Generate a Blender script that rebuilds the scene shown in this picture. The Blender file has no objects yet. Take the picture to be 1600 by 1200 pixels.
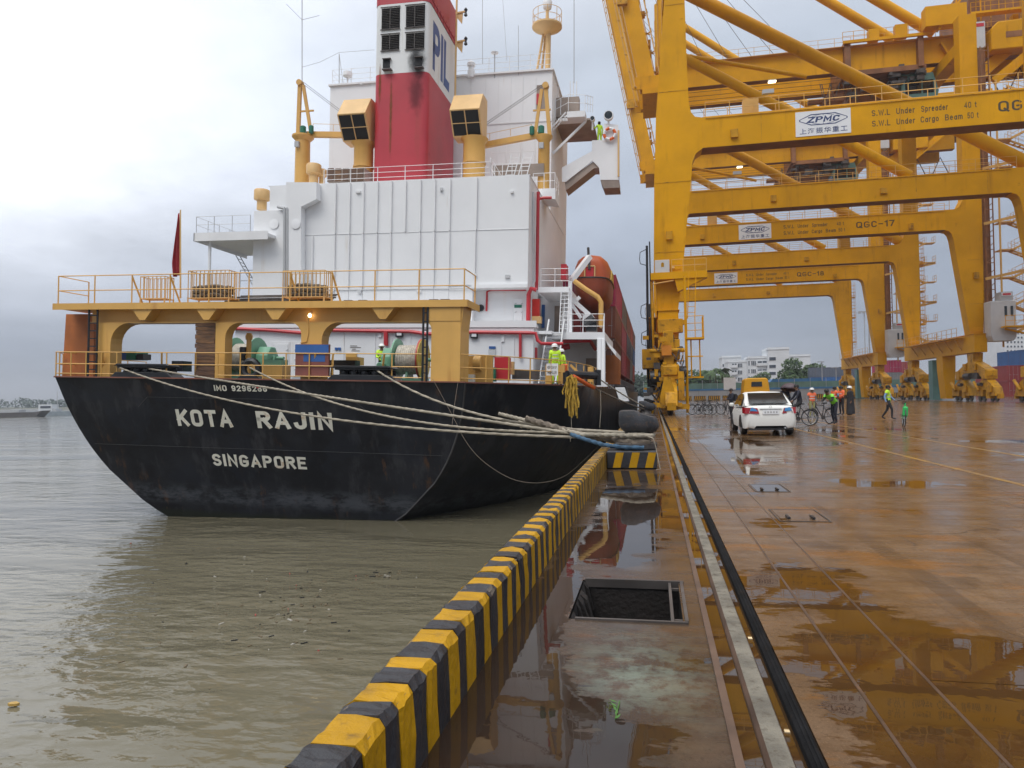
import bpy, bmesh, math, random
from mathutils import Vector, Matrix
R = math.radians
random.seed(7)
scene = bpy.context.scene
COL = scene.collection

# ------------------------------------------------------------------ camera
EYE = 1.45
cam_d = bpy.data.cameras.new('camera')
cam_d.sensor_width = 36.0
cam_d.lens = 25.0
cam_d.clip_start = 0.05
cam_d.clip_end = 9000.0
cam = bpy.data.objects.new('camera', cam_d)
COL.objects.link(cam)
CR = Vector((0.98062, 0.19508, -0.018)); CU = Vector((0.02116, -0.01412, 0.99968)); CF = Vector((-0.19476, 0.98069, 0.01798))
cam.matrix_world = Matrix(((CR.x, CU.x, -CF.x, 0), (CR.y, CU.y, -CF.y, 0), (CR.z, CU.z, -CF.z, EYE), (0, 0, 0, 1)))
scene.camera = cam

# ------------------------------------------------------------------ overcast sky
SUN_EL, SUN_AZ = R(55), R(205)          # azimuth clockwise from +Y
world = bpy.data.worlds.new('World')
scene.world = world
world.use_nodes = True
wn, wl = world.node_tree.nodes, world.node_tree.links
wn.clear()
def wnode(t, **kw):
    n = wn.new(t)
    for k, v in kw.items(): setattr(n, k, v)
    return n
w_out = wnode('ShaderNodeOutputWorld')
sky = wnode('ShaderNodeTexSky', sky_type='NISHITA', sun_disc=False, sun_elevation=SUN_EL, sun_rotation=SUN_AZ)
bg_sky = wnode('ShaderNodeBackground'); bg_sky.inputs['Strength'].default_value = 0.05
wl.new(sky.outputs[0], bg_sky.inputs['Color'])
tc = wnode('ShaderNodeTexCoord')
sep = wnode('ShaderNodeSeparateXYZ'); wl.new(tc.outputs['Generated'], sep.inputs[0])
def wmath(op, a, b=None, clamp=False):
    n = wnode('ShaderNodeMath', operation=op, use_clamp=clamp)
    for i, v in enumerate((a, b)):
        if v is None: continue
        if isinstance(v, (int, float)): n.inputs[i].default_value = v
        else: wl.new(v, n.inputs[i])
    return n.outputs[0]
# cloud layer: direction projected on a flat deck so that clouds flatten towards the horizon
zc = wmath('MAXIMUM', sep.outputs[2], 0.0)
zz = wmath('ADD', zc, 0.22)
cx_ = wmath('DIVIDE', sep.outputs[0], zz); cy_ = wmath('DIVIDE', sep.outputs[1], zz)
comb = wnode('ShaderNodeCombineXYZ'); wl.new(cx_, comb.inputs[0]); wl.new(cy_, comb.inputs[1])
def wnoise(scale, detail, rough):
    n = wnode('ShaderNodeTexNoise'); n.inputs['Scale'].default_value = scale
    n.inputs['Detail'].default_value = detail; n.inputs['Roughness'].default_value = rough
    wl.new(comb.outputs[0], n.inputs['Vector']); return n.outputs[0]
n1 = wnoise(0.8, 6, 0.52); n2 = wnoise(2.3, 7, 0.58)
cl = wmath('ADD', wmath('MULTIPLY', n1, 0.7), wmath('MULTIPLY', n2, 0.3))
cl = wmath('SUBTRACT', cl, 0.5)
ramp = wnode('ShaderNodeValToRGB')       # overcast: dim at the horizon, brightest overhead
wl.new(zc, ramp.inputs[0])
E = ramp.color_ramp.elements
E[0].position = 0.0; E[0].color = (0.395, 0.41, 0.46, 1)
E[1].position = 1.0; E[1].color = (1.95, 1.95, 1.97, 1)
for p, c in ((0.07, (0.345, 0.385, 0.475, 1)), (0.24, (0.455, 0.515, 0.625, 1)), (0.43, (0.61, 0.68, 0.79, 1)), (0.62, (1.0, 1.03, 1.12, 1)), (0.8, (1.6, 1.62, 1.66, 1))):
    e = E.new(p); e.color = c
# the thin, bright part of the cloud deck low over the river, where the sun stands behind it
gd = Vector((-0.70, 0.66, 0.28)).normalized()
dot = wnode('ShaderNodeVectorMath', operation='DOT_PRODUCT')
nrm = wnode('ShaderNodeVectorMath', operation='NORMALIZE'); wl.new(tc.outputs['Generated'], nrm.inputs[0])
wl.new(nrm.outputs[0], dot.inputs[0]); dot.inputs[1].default_value = gd
dv = wmath('MAXIMUM', dot.outputs['Value'], 0.0)
glow = wmath('MULTIPLY', wmath('POWER', dv, 40.0), 0.60)
glow = wmath('ADD', glow, wmath('MULTIPLY', wmath('POWER', dv, 6.0), 0.40))
up = wmath('MULTIPLY', wmath('SUBTRACT', zc, 0.055), 5.2, clamp=True)
glow = wmath('MULTIPLY', glow, up)
mod = wmath('ADD', 1.0, wmath('MULTIPLY', cl, 1.25))
gl2 = wmath('MULTIPLY', glow, wmath('ADD', 1.0, wmath('MULTIPLY', cl, 2.4)))
mulc = wnode('ShaderNodeVectorMath', operation='SCALE'); wl.new(ramp.outputs[0], mulc.inputs[0]); wl.new(mod, mulc.inputs['Scale'])
addc = wnode('ShaderNodeVectorMath', operation='ADD'); wl.new(mulc.outputs[0], addc.inputs[0])
gcol = wnode('ShaderNodeVectorMath', operation='SCALE'); gcol.inputs[0].default_value = (1.0, 1.0, 1.02); wl.new(gl2, gcol.inputs['Scale'])
wl.new(gcol.outputs[0], addc.inputs[1])
bg_cloud = wnode('ShaderNodeBackground'); wl.new(addc.outputs[0], bg_cloud.inputs['Color']); bg_cloud.inputs['Strength'].default_value = 1.02
addw = wnode('ShaderNodeMixShader'); addw.inputs[0].default_value = 0.88; wl.new(bg_sky.outputs[0], addw.inputs[1]); wl.new(bg_cloud.outputs[0], addw.inputs[2])
wl.new(addw.outputs[0], w_out.inputs['Surface'])

sun_d = bpy.data.lights.new('sun', 'SUN')
sun_d.energy = 1.5; sun_d.angle = R(35); sun_d.color = (1.0, 0.97, 0.92)
sun = bpy.data.objects.new('sun', sun_d); COL.objects.link(sun)
sdir = Vector((math.sin(SUN_AZ) * math.cos(SUN_EL), math.cos(SUN_AZ) * math.cos(SUN_EL), math.sin(SUN_EL)))
sun.rotation_euler = sdir.to_track_quat('Z', 'Y').to_euler()
scene.view_settings.view_transform = 'Standard'
scene.view_settings.look = 'None'
scene.view_settings.exposure = 0.0
scene.view_settings.gamma = 1.0
scene.view_settings.use_curve_mapping = False

# ------------------------------------------------------------------ helpers
def ray(px, py):
    return CF + CR * ((px - 800) / 1111.0) - CU * ((py - 600) / 1111.0)
def at(px, py, Y):                       # the point of the plane y = Y seen in that direction (photo pixels, 1600 x 1200)
    d = ray(px, py); return Vector((0, 0, EYE)) + d * (Y / d.y)
def ground(px, py, z=0.0):
    d = ray(px, py); return Vector((0, 0, EYE)) + d * ((z - EYE) / d.z)

class MB:
    def __init__(s): s.v, s.f, s.m, s.sm = [], [], [], []
    def add(s, vs, fs, mi=0, smooth=False):
        o = len(s.v); s.v += [tuple(v) for v in vs]
        for f in fs:
            s.f.append(tuple(o + i for i in f)); s.m.append(mi); s.sm.append(smooth)
        return s
    def box(s, a, b, mi=0):
        x0, x1 = sorted((a[0], b[0])); y0, y1 = sorted((a[1], b[1])); z0, z1 = sorted((a[2], b[2]))
        vs = [(x0, y0, z0), (x1, y0, z0), (x1, y1, z0), (x0, y1, z0), (x0, y0, z1), (x1, y0, z1), (x1, y1, z1), (x0, y1, z1)]
        return s.add(vs, [(0, 3, 2, 1), (4, 5, 6, 7), (0, 1, 5, 4), (1, 2, 6, 5), (2, 3, 7, 6), (3, 0, 4, 7)], mi)
    def cbox(s, c, d, mi=0):
        return s.box([c[i] - d[i] / 2 for i in range(3)], [c[i] + d[i] / 2 for i in range(3)], mi)
    def tube(s, p, q, r, n=6, mi=0, r2=None, caps=True):
        p, q = Vector(p), Vector(q); d = q - p
        if d.length < 1e-6: return s
        d.normalize(); a = d.orthogonal().normalized(); b = d.cross(a); r2 = r if r2 is None else r2
        vs = []
        for (c, rr) in ((p, r), (q, r2)):
            for k in range(n):
                t = 2 * math.pi * k / n; vs.append(c + a * math.cos(t) * rr + b * math.sin(t) * rr)
        fs = [(k, (k + 1) % n, n + (k + 1) % n, n + k) for k in range(n)]
        s.add(vs, fs, mi, n > 5)
        if caps: s.add(vs, [tuple(range(n))[::-1], tuple(range(n, 2 * n))], mi)
        return s
    def bar(s, p, q, w, h, mi=0, up=(0, 0, 1)):
        p, q = Vector(p), Vector(q); d = (q - p).normalized(); u = Vector(up)
        a = d.cross(u)
        if a.length < 1e-4: a = d.orthogonal()
        a.normalize(); b = a.cross(d).normalized()
        vs = [c + a * sx * w / 2 + b * sy * h / 2 for c in (p, q) for sx, sy in ((-1, -1), (1, -1), (1, 1), (-1, 1))]
        return s.add(vs, [(0, 1, 2, 3)[::-1], (4, 5, 6, 7), (0, 1, 5, 4), (1, 2, 6, 5), (2, 3, 7, 6), (3, 0, 4, 7)], mi)
    def path(s, pts, r, n=6, mi=0, twist=0.0, lobes=0, lob=0.22):
        pts = [Vector(p) for p in pts]; N = len(pts); vs = []; a = None; L = 0
        for i, p in enumerate(pts):
            d = (pts[min(i + 1, N - 1)] - pts[max(i - 1, 0)]).normalized()
            if a is None: a = d.orthogonal().normalized()
            else:
                a = (a - d * a.dot(d)); a = a.normalized() if a.length > 1e-6 else d.orthogonal().normalized()
                L += (p - pts[i - 1]).length
            b = d.cross(a); rr = r(i / (N - 1)) if callable(r) else r
            for k in range(n):
                t = 2 * math.pi * k / n
                q = rr * (1 + (lob * math.cos(lobes * (t - twist * L)) if lobes else 0))
                vs.append(p + a * math.cos(t) * q + b * math.sin(t) * q)
        fs = [(i * n + k, i * n + (k + 1) % n, (i + 1) * n + (k + 1) % n, (i + 1) * n + k) for i in range(N - 1) for k in range(n)]
        s.add(vs, fs, mi, True)
        s.add([vs[k] for k in range(n)] + vs[-n:], [tuple(range(n))[::-1], tuple(range(n, 2 * n))], mi)
        return s
    def prism(s, poly, axis, a, b, mi=0):
        """poly: 2-D points of the two other axes in order; extruded along axis from a to b"""
        n = len(poly)
        def P(u, v, w): return {'x': (w, u, v), 'y': (u, w, v), 'z': (u, v, w)}[axis]
        vs = [P(u, v, a) for u, v in poly] + [P(u, v, b) for u, v in poly]
        ar = sum(poly[i][0] * poly[(i + 1) % n][1] - poly[(i + 1) % n][0] * poly[i][1] for i in range(n))
        fs = [tuple(range(n)), tuple(range(n, 2 * n))[::-1]] + [(i, n + i, n + (i + 1) % n, (i + 1) % n) for i in range(n)]
        flip = (ar > 0) != (axis == 'y')
        if a > b: flip = not flip
        if flip: fs = [f[::-1] for f in fs]
        return s.add(vs, fs, mi)
    def lathe(s, prof, c=(0, 0, 0), axis='z', n=16, mi=0):
        vs = []; c = Vector(c)
        for r, h in prof:
            for k in range(n):
                t = 2 * math.pi * k / n; u, v = r * math.cos(t), r * math.sin(t)
                vs.append(c + Vector({'z': (u, v, h), 'y': (u, h, -v), 'x': (h, u, v)}[axis]))
        m = len(prof)
        fs = [(i * n + k, i * n + (k + 1) % n, (i + 1) * n + (k + 1) % n, (i + 1) * n + k) for i in range(m - 1) for k in range(n)]
        s.add(vs, fs, mi, True)
        if prof[0][0] > 1e-4: s.add(vs[:n], [tuple(range(n))[::-1]], mi)
        if prof[-1][0] > 1e-4: s.add(vs[-n:], [tuple(range(n))], mi)
        return s
    def torus(s, c, Rr, r, axis='y', n=24, m=6, mi=0):
        vs = []; c = Vector(c)
        for i in range(n):
            t = 2 * math.pi * i / n
            for k in range(m):
                p = 2 * math.pi * k / m; q = Rr + r * math.cos(p); h = r * math.sin(p)
                u, v = q * math.cos(t), q * math.sin(t)
                vs.append(c + Vector({'z': (u, v, h), 'y': (u, h, v), 'x': (h, u, v)}[axis]))
        fs = [(i * m + k, ((i + 1) % n) * m + k, ((i + 1) % n) * m + (k + 1) % m, i * m + (k + 1) % m) for i in range(n) for k in range(m)]
        return s.add(vs, fs, mi, True)
    def grid(s, rows, mi=0, smooth=True, close=False):
        n = len(rows[0]); vs = [v for r in rows for v in r]; fs = []
        for i in range(len(rows) - 1):
            for k in range(n if close else n - 1):
                k2 = (k + 1) % n
                fs.append((i * n + k, i * n + k2, (i + 1) * n + k2, (i + 1) * n + k))
        return s.add(vs, fs, mi, smooth)
    def mesh(s, name, mats):
        me = bpy.data.meshes.new(name)
        me.from_pydata(s.v, [], s.f)
        for m in (mats if isinstance(mats, (list, tuple)) else [mats]): me.materials.append(m)
        me.polygons.foreach_set('material_index', s.m)
        me.polygons.foreach_set('use_smooth', s.sm)
        me.update()
        return me
    def build(s, name, mats, parent=None, fix=True, bevel=0, loc=None):
        me = s.mesh(name, mats)
        if fix:
            bm = bmesh.new(); bm.from_mesh(me)
            bmesh.ops.remove_doubles(bm, verts=bm.verts, dist=1e-5)
            bmesh.ops.recalc_face_normals(bm, faces=bm.faces)
            if bevel:
                es = [e for e in bm.edges if len(e.link_faces) == 2 and e.calc_face_angle(0) > 0.5]
                bmesh.ops.bevel(bm, geom=es, offset=bevel, segments=1, affect='EDGES', profile=0.5)
            bm.to_mesh(me); bm.free()
        if any(s.sm): me.set_sharp_from_angle(angle=R(40))
        return link(name, me, parent, loc)
def split_loose(o):
    """every connected piece of a mesh becomes an object of its own"""
    bm = bmesh.new(); bm.from_mesh(o.data); left = set(bm.faces); n = 0; isl = []
    while left:
        st = [left.pop()]; cur = []
        while st:
            f = st.pop(); cur.append(f)
            for e in f.edges:
                for g in e.link_faces:
                    if g in left: left.remove(g); st.append(g)
        isl.append(cur)
    for cur in isl[1:]:
        ids = {}; vs = []; fs = []
        for f in cur:
            for v in f.verts:
                if v not in ids: ids[v] = len(vs); vs.append(v.co.copy())
            fs.append([ids[v] for v in f.verts])
        me = bpy.data.meshes.new(o.name); me.from_pydata(vs, [], fs); me.materials.append(o.data.materials[0]); me.update()
        link(o.name.split('.')[0], me, o.parent)
    for cur in isl[1:]: bmesh.ops.delete(bm, geom=cur, context='FACES')
    bm.to_mesh(o.data); bm.free(); return o
def link(name, me, parent=None, loc=None):
    o = bpy.data.objects.new(name, me); COL.objects.link(o)
    if parent is not None: o.parent = parent
    if loc is not None: o.location = loc
    return o
def tag(o, label=None, cat=None, group=None, kind=None):
    if label: o['label'] = label
    if cat: o['category'] = cat
    if group: o['group'] = group
    if kind: o['kind'] = kind
    return o
def thing(name, label, cat, loc=(0, 0, 0), rotz=0.0, group=None):
    o = bpy.data.objects.new(name, None); COL.objects.link(o)
    o.empty_display_size = 0.2
    o.location = loc; o.rotation_euler = (0, 0, rotz)
    return tag(o, label, cat, group)
def structure(name, mb, m, **kw):
    return tag(mb.build(name, m, **kw), kind='structure')
def copy_tree(o, label=None, parent=None):
    kids = KIDS.get(o.name) or [c for c in bpy.data.objects if c.parent == o]
    KIDS[o.name] = kids
    c = o.copy(); COL.objects.link(c); c.parent = parent
    if label: c['label'] = label
    for k in kids: copy_tree(k, None, c)
    return c
KIDS = {}
def text(s, h, m, parent=None, loc=(0, 0, 0), width=None, rot=(R(90), 0, 0), bold=0.0, name='lettering', ext=0.004, spacing=1.0, shear=0.0, words=1.0):
    c = bpy.data.curves.new(name, 'FONT'); c.body = s; c.size = 1.0; c.extrude = 0.0; c.offset = bold
    c.space_character = spacing; c.space_word = words; c.shear = shear; c.resolution_u = 3
    o = bpy.data.objects.new(name, c); COL.objects.link(o)
    me = bpy.data.meshes.new_from_object(o.evaluated_get(bpy.context.evaluated_depsgraph_get()))
    bpy.data.objects.remove(o); bpy.data.curves.remove(c)
    xs = [v.co.x for v in me.vertices]; ys = [v.co.y for v in me.vertices]
    x0, x1, y0, y1 = min(xs), max(xs), min(ys), max(ys)
    sy = h / (y1 - y0); sx = width / (x1 - x0) if width else sy
    M = Matrix.LocRotScale(Vector(loc), None, None) @ Matrix.Rotation(rot[2], 4, 'Z') @ Matrix.Rotation(rot[1], 4, 'Y') @ Matrix.Rotation(rot[0], 4, 'X')
    for v in me.vertices:
        v.co = M @ Vector(((v.co.x - (x0 + x1) / 2) * sx, (v.co.y - (y0 + y1) / 2) * sy, 0))
    bm = bmesh.new(); bm.from_mesh(me); bm.normal_update()
    g = bmesh.ops.extrude_face_region(bm, geom=bm.faces[:])
    d = M.to_3x3() @ Vector((0, 0, ext))
    for e in g['geom']:
        if isinstance(e, bmesh.types.BMVert): e.co += d
    bmesh.ops.recalc_face_normals(bm, faces=bm.faces)
    bm.to_mesh(me); bm.free()
    me.materials.clear(); me.materials.append(m)
    return link(name, me, parent)

# plain stroke lettering (sign-writer's block letters), each letter a set of mitred strokes
def _arc(cx, cy, rx, ry, a0, a1, n=7): return [(cx + rx * math.cos(R(a0 + (a1 - a0) * i / n)), cy + ry * math.sin(R(a0 + (a1 - a0) * i / n))) for i in range(n + 1)]
def _round(w, h0, h1, r): return _arc(w - r, h1 - r, r, r, 0, 90, 4) + _arc(r, h1 - r, r, r, 90, 180, 4) + _arc(r, h0 + r, r, r, 180, 270, 4) + _arc(w - r, h0 + r, r, r, 270, 360, 4)
GL = {
 'K': (.62, [[(0, 0), (0, 1)], [(0, .36), (.60, 1)], [(.20, .57), (.64, 0)]]), 'O': (.62, ['c'] + [_round(.62, 0, 1, .22)]), 'T': (.60, [[(0, 1), (.60, 1)], [(.30, 1), (.30, 0)]]),
 'A': (.68, [[(0, 0), (.34, 1), (.68, 0)], [(.12, .30), (.56, .30)]]), 'R': (.62, [[(0, 0), (0, 1), (.38, 1)] + _arc(.38, .76, .22, .24, 90, -90) + [(0, .52)], [(.30, .52), (.62, 0)]]),
 'J': (.52, [[(.52, 1), (.52, .24)] + _arc(.27, .24, .25, .24, 0, -180)]), 'I': (.0, [[(0, 0), (0, 1)]]), 'N': (.62, [[(0, 0), (0, 1), (.62, 0), (.62, 1)]]),
 'S': (.58, [_arc(.30, .76, .26, .24, 25, 90, 3) + _arc(.27, .76, .26, .25, 90, 270, 6)[1:] + _arc(.32, .25, .26, .25, 90, -90, 6)[1:] + _arc(.28, .24, .26, .24, -90, -155, 3)[1:]]),
 'G': (.62, [_arc(.31, .74, .30, .26, 25, 180, 6) + [(.01, .26)] + _arc(.31, .26, .30, .26, 180, 360, 7) + [(.61, .45), (.34, .45)]]), 'P': (.60, [[(0, 0), (0, 1), (.36, 1)] + _arc(.36, .74, .24, .26, 90, -90) + [(0, .48)]]),
 'E': (.54, [[(.54, 1), (0, 1), (0, 0), (.54, 0)], [(0, .52), (.46, .52)]]), 'F': (.52, [[(.52, 1), (0, 1), (0, 0)], [(0, .52), (.44, .52)]]), 'M': (.72, [[(0, 0), (0, 1), (.36, .30), (.72, 1), (.72, 0)]]), 'L': (.48, [[(0, 1), (0, 0), (.48, 0)]]),
 'C': (.60, [_arc(.31, .72, .29, .28, 20, 180, 6) + _arc(.31, .28, .29, .28, 180, 340, 6)]), 'Q': (.66, ['c'] + [_round(.64, 0, 1, .26)] + [[(.40, .22), (.68, -.06)]]), 'U': (.60, [[(0, 1), (0, .28)] + _arc(.30, .28, .30, .28, 180, 360) + [(.60, 1)]]),
 'W': (.92, [[(0, 1), (.23, 0), (.46, .9), (.69, 0), (.92, 1)]]), 'Z': (.64, [[(0, 1), (.64, 1), (0, 0), (.64, 0)]]), 'B': (.58, [[(.34, .52), (0, .52), (0, 1), (.34, 1)] + _arc(.34, .76, .20, .24, 90, -90) + _arc(.36, .26, .22, .26, 90, -90) + [(0, 0), (0, .52)]]),
 '.': (.0, [[(0, 0), (0, .10)]]), '-': (.46, [[(0, .48), (.46, .48)]]), ' ': (.30, []),
 '0': (.56, ['c'] + [_round(.56, 0, 1, .26)]), '1': (.24, [[(0, .80), (.24, 1), (.24, 0)]]), '2': (.56, [_arc(.28, .73, .27, .27, 165, -30, 7) + [(0, 0), (.56, 0)]]),
 '4': (.58, [[(.44, 0), (.44, 1), (0, .28), (.58, .28)]]), '5': (.54, [[(.50, 1), (.08, 1), (.04, .52)] + _arc(.27, .32, .27, .31, 120, -150, 8)]), '6': (.56, [_arc(.30, .70, .27, .30, 40, 170, 5) + [(.01, .32)] + _arc(.28, .30, .27, .30, 180, 520, 14)]),
 '7': (.54, [[(0, 1), (.54, 1), (.18, 0)]]), '8': (.56, ['c'] + [_arc(.28, .76, .23, .24, 0, 345, 14)] + ['c'] + [_arc(.28, .26, .28, .26, 0, 345, 14)]), '9': (.56, [_arc(.26, .30, .27, .30, -140, -10, 5) + [(.55, .68)] + _arc(.28, .70, .27, .30, 0, 340, 14)]),
 'n': (.42, [[(0, 0), (0, .70)], [(0, .45)] + _arc(.21, .48, .21, .22, 170, 0) + [(.42, 0)]]), 'd': (.46, ['c'] + [_arc(.22, .35, .22, .35, 0, 340, 12)] + [[(.46, 0), (.46, 1)]]), 'e': (.46, [[(.02, .37), (.45, .37)] + _arc(.23, .35, .22, .35, 5, 310, 11)]),
 'r': (.26, [[(0, 0), (0, .70)], [(0, .42)] + _arc(.24, .44, .24, .25, 175, 80, 4)]), 'p': (.46, [[(0, .70), (0, -.26)], 'c'] + [_arc(.24, .35, .22, .35, 0, 340, 12)]), 'a': (.44, ['c'] + [_arc(.21, .32, .21, .32, 0, 340, 12)] + [[(.44, 0), (.44, .68)]]),
 'g': (.46, ['c'] + [_arc(.22, .36, .22, .34, 0, 340, 12)] + [[(.46, .70), (.46, -.05)] + _arc(.24, -.05, .22, .21, 0, -150, 5)]), 'o': (.46, ['c'] + [_arc(.23, .35, .23, .35, 0, 345, 14)]), 'm': (.70, [[(0, 0), (0, .70)], [(0, .48)] + _arc(.18, .50, .17, .20, 170, 0, 5) + [(.35, 0)], [(.35, .48)] + _arc(.53, .50, .17, .20, 170, 0, 5) + [(.70, 0)]]), 't': (.26, [[(.10, .92), (.10, .14)] + _arc(.24, .14, .14, .14, 180, 280, 3), [(-.04, .68), (.26, .68)]]),
}
def stext(s, h, m, parent=None, loc=(0, 0, 0), width=None, rot=(R(90), 0, 0), wt=.15, gap=.20, shear=0.0, name='lettering', ext=0.004):
    quads, x, k = [], 0.0, 0
    for ch in s:
        w, strokes = GL[ch]; closed = False
        for st in strokes:
            if st == 'c': closed = True; continue
            P = [Vector((p[0] + x, p[1])) for p in st]; Q = [P[0]]
            for p in P[1:]:
                if (p - Q[-1]).length > .012: Q.append(p)
            n = len(Q); L, Rr = [], []
            for i in range(n):
                a = Q[i - 1] if (i > 0 or closed) else None; b = Q[(i + 1) % n] if (i < n - 1 or closed) else None
                d1 = (Q[i] - a).normalized() if a is not None else (b - Q[i]).normalized(); d2 = (b - Q[i]).normalized() if b is not None else d1
                nn = Vector((-(d1.y + d2.y), d1.x + d2.x)); nn = nn.normalized() if nn.length > .05 else Vector((-d1.y, d1.x))
                c = max(.45, nn.dot(Vector((-d1.y, d1.x)))); e = Q[i].copy()
                if a is None: e -= d1 * wt / 2 * .98
                if b is None: e += d1 * wt / 2 * .98
                L.append(e + nn * (wt / 2 / c)); Rr.append(e - nn * (wt / 2 / c))
            for i in range(n if closed else n - 1):
                j = (i + 1) % n; quads.append((k, L[i], L[j], Rr[j], Rr[i]))
            k += 1; closed = False
        x += w + wt + gap
    xs = [p.x for q in quads for p in q[1:]]; x0, x1 = min(xs), max(xs)
    sy = h / (1 + wt); sx = width / (x1 - x0) if width else sy
    Mx = Matrix.LocRotScale(Vector(loc), None, None) @ Matrix.Rotation(rot[2], 4, 'Z') @ Matrix.Rotation(rot[1], 4, 'Y') @ Matrix.Rotation(rot[0], 4, 'X')
    mb = MB()
    for q in quads:
        z = ext + q[0] * .0004
        top = [Mx @ Vector((((p.x - (x0 + x1) / 2) + shear * (p.y - .5)) * sx, (p.y - .5) * sy, z)) for p in q[1:]]
        mb.add(top, [(3, 2, 1, 0)])
    return mb.build(name, m, parent, fix=False)

# ------------------------------------------------------------------ materials
def new_mat(name):
    m = bpy.data.materials.new(name); m.use_nodes = True
    nt = m.node_tree; b = nt.nodes['Principled BSDF']
    return m, nt.nodes, nt.links, b
class NG:
    """small node-building helper"""
    def __init__(s, nodes, links): s.n, s.l = nodes, links
    def put(s, v, sock):
        if isinstance(v, bpy.types.NodeSocket): s.l.new(v, sock)
        elif isinstance(v, (tuple, list)) and len(v) == 3 and sock.type == 'RGBA': sock.default_value = (*v, 1)
        else: sock.default_value = v
    def math(s, op, a, b=0.0, clamp=False):
        n = s.n.new('ShaderNodeMath'); n.operation = op; n.use_clamp = clamp; s.put(a, n.inputs[0]); s.put(b, n.inputs[1]); return n.outputs[0]
    def mix(s, f, a, b, t='MIX'):
        n = s.n.new('ShaderNodeMix'); n.data_type = 'RGBA'; n.blend_type = t
        s.put(f, n.inputs[0]); s.put(a, n.inputs[6]); s.put(b, n.inputs[7]); return n.outputs[2]
    def mapping(s, vec, scale=(1, 1, 1), loc=(0, 0, 0), rot=(0, 0, 0)):
        n = s.n.new('ShaderNodeMapping'); s.put(vec, n.inputs[0]); n.inputs[1].default_value = loc; n.inputs[2].default_value = rot; n.inputs[3].default_value = scale; return n.outputs[0]
    def noise(s, vec, scale=1, detail=4, rough=0.55, out=0):
        n = s.n.new('ShaderNodeTexNoise'); s.put(vec, n.inputs['Vector']); n.inputs['Scale'].default_value = scale
        n.inputs['Detail'].default_value = detail; n.inputs['Roughness'].default_value = rough; return n.outputs[out]
    def step(s, v, lo, hi, a=0.0, b=1.0):
        n = s.n.new('ShaderNodeMapRange'); n.interpolation_type = 'SMOOTHSTEP'; s.put(v, n.inputs[0])
        n.inputs[1].default_value = lo; n.inputs[2].default_value = hi; n.inputs[3].default_value = a; n.inputs[4].default_value = b; return n.outputs[0]
    def coord(s, rnd=True):
        t = s.n.new('ShaderNodeTexCoord'); v = t.outputs['Object']
        if rnd:
            oi = s.n.new('ShaderNodeObjectInfo'); a = s.n.new('ShaderNodeVectorMath'); a.operation = 'ADD'
            m = s.math('MULTIPLY', oi.outputs['Random'], 50.0)
            c = s.n.new('ShaderNodeCombineXYZ'); s.l.new(m, c.inputs[0]); s.l.new(m, c.inputs[1]); s.l.new(m, c.inputs[2])
            s.l.new(v, a.inputs[0]); s.l.new(c.outputs[0], a.inputs[1]); v = a.outputs[0]
        return v
    def bump(s, h, strength, dist, b):
        n = s.n.new('ShaderNodeBump'); n.inputs['Strength'].default_value = strength; n.inputs['Distance'].default_value = dist
        s.put(h, n.inputs['Height']); s.l.new(n.outputs[0], b.inputs['Normal']); return n
def paint(name, col, rough=0.45, var=0.12, scale=0.8, dirt=None, damt=0.0, streak=0.0, scol=None, bump=0.0, metal=0.0, coat=0.0, sdens=3.0, spec=0.5, buckle=0.0):
    """painted / plain surface: tone variation, patches of dirt or rust, vertical runs"""
    m, n, l, b = new_mat(name); g = NG(n, l); v = g.coord()
    c = g.mix(g.step(g.noise(v, scale, 5), 0.3, 0.7), tuple(x * (1 - var) for x in col), tuple(min(1, x * (1 + var)) for x in col))
    rg = rough
    if dirt and damt > 0:
        f = g.step(g.noise(v, scale * 2.7, 8, 0.65), 0.72 - damt * 0.45, 0.86 - damt * 0.3)
        c = g.mix(g.math('MULTIPLY', f, 0.85), c, dirt); rg = g.math('ADD', rough, g.math('MULTIPLY', f, 0.25))
    if streak > 0:
        sv = g.mapping(v, (sdens, sdens, 0.16))
        f = g.step(g.noise(sv, 1.0, 6, 0.6), 0.66 - streak * 0.3, 0.80 - streak * 0.1)
        f = g.math('MULTIPLY', f, g.step(g.noise(v, 0.5, 3), 0.35, 0.65))
        c = g.mix(g.math('MULTIPLY', f, min(0.9, 0.45 + streak * 0.5)), c, scol or dirt or (0.12, 0.05, 0.02))
    g.put(c, b.inputs['Base Color']); g.put(rg, b.inputs['Roughness'])
    b.inputs['Metallic'].default_value = metal; b.inputs['Coat Weight'].default_value = coat; b.inputs['Coat Roughness'].default_value = 0.08
    b.inputs['Specular IOR Level'].default_value = spec
    if buckle > 0: g.bump(g.noise(g.mapping(v, (1.3, 1.3, .8)), 1.0, 2, .5), buckle, 0.06, b)
    elif bump > 0: g.bump(g.noise(v, scale * 9, 6), bump, 0.02, b)
    return m
RUST = (0.13, 0.05, 0.02)
M = {}
M['yellow'] = paint('crane yellow', (0.68, 0.33, 0.001), 0.45, 0.10, 0.30, (0.30, 0.115, 0.006), 0.16, 0.42, (0.30, 0.12, 0.006), sdens=1.3, spec=0.18, bump=0.06)
M['yellow_dirty'] = paint('greasy yellow', (0.55, 0.27, 0.006), 0.45, 0.2, 0.9, (0.10, 0.045, 0.015), 0.45, 0.6, (0.12, 0.05, 0.015), spec=0.3)
M['under'] = paint('shade-brown rusty steel', (0.24, 0.10, 0.035), 0.6, 0.25, 0.7, RUST, 0.3, 0.0)  # dark brown holds the shade of the undersides, with rust patches over it
M['orange_y'] = paint('ship buff', (0.66, 0.38, 0.10), 0.42, 0.08, 0.6, (0.40, 0.17, 0.04), 0.12, 0.35, (0.36, 0.14, 0.03), sdens=2.5)
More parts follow.
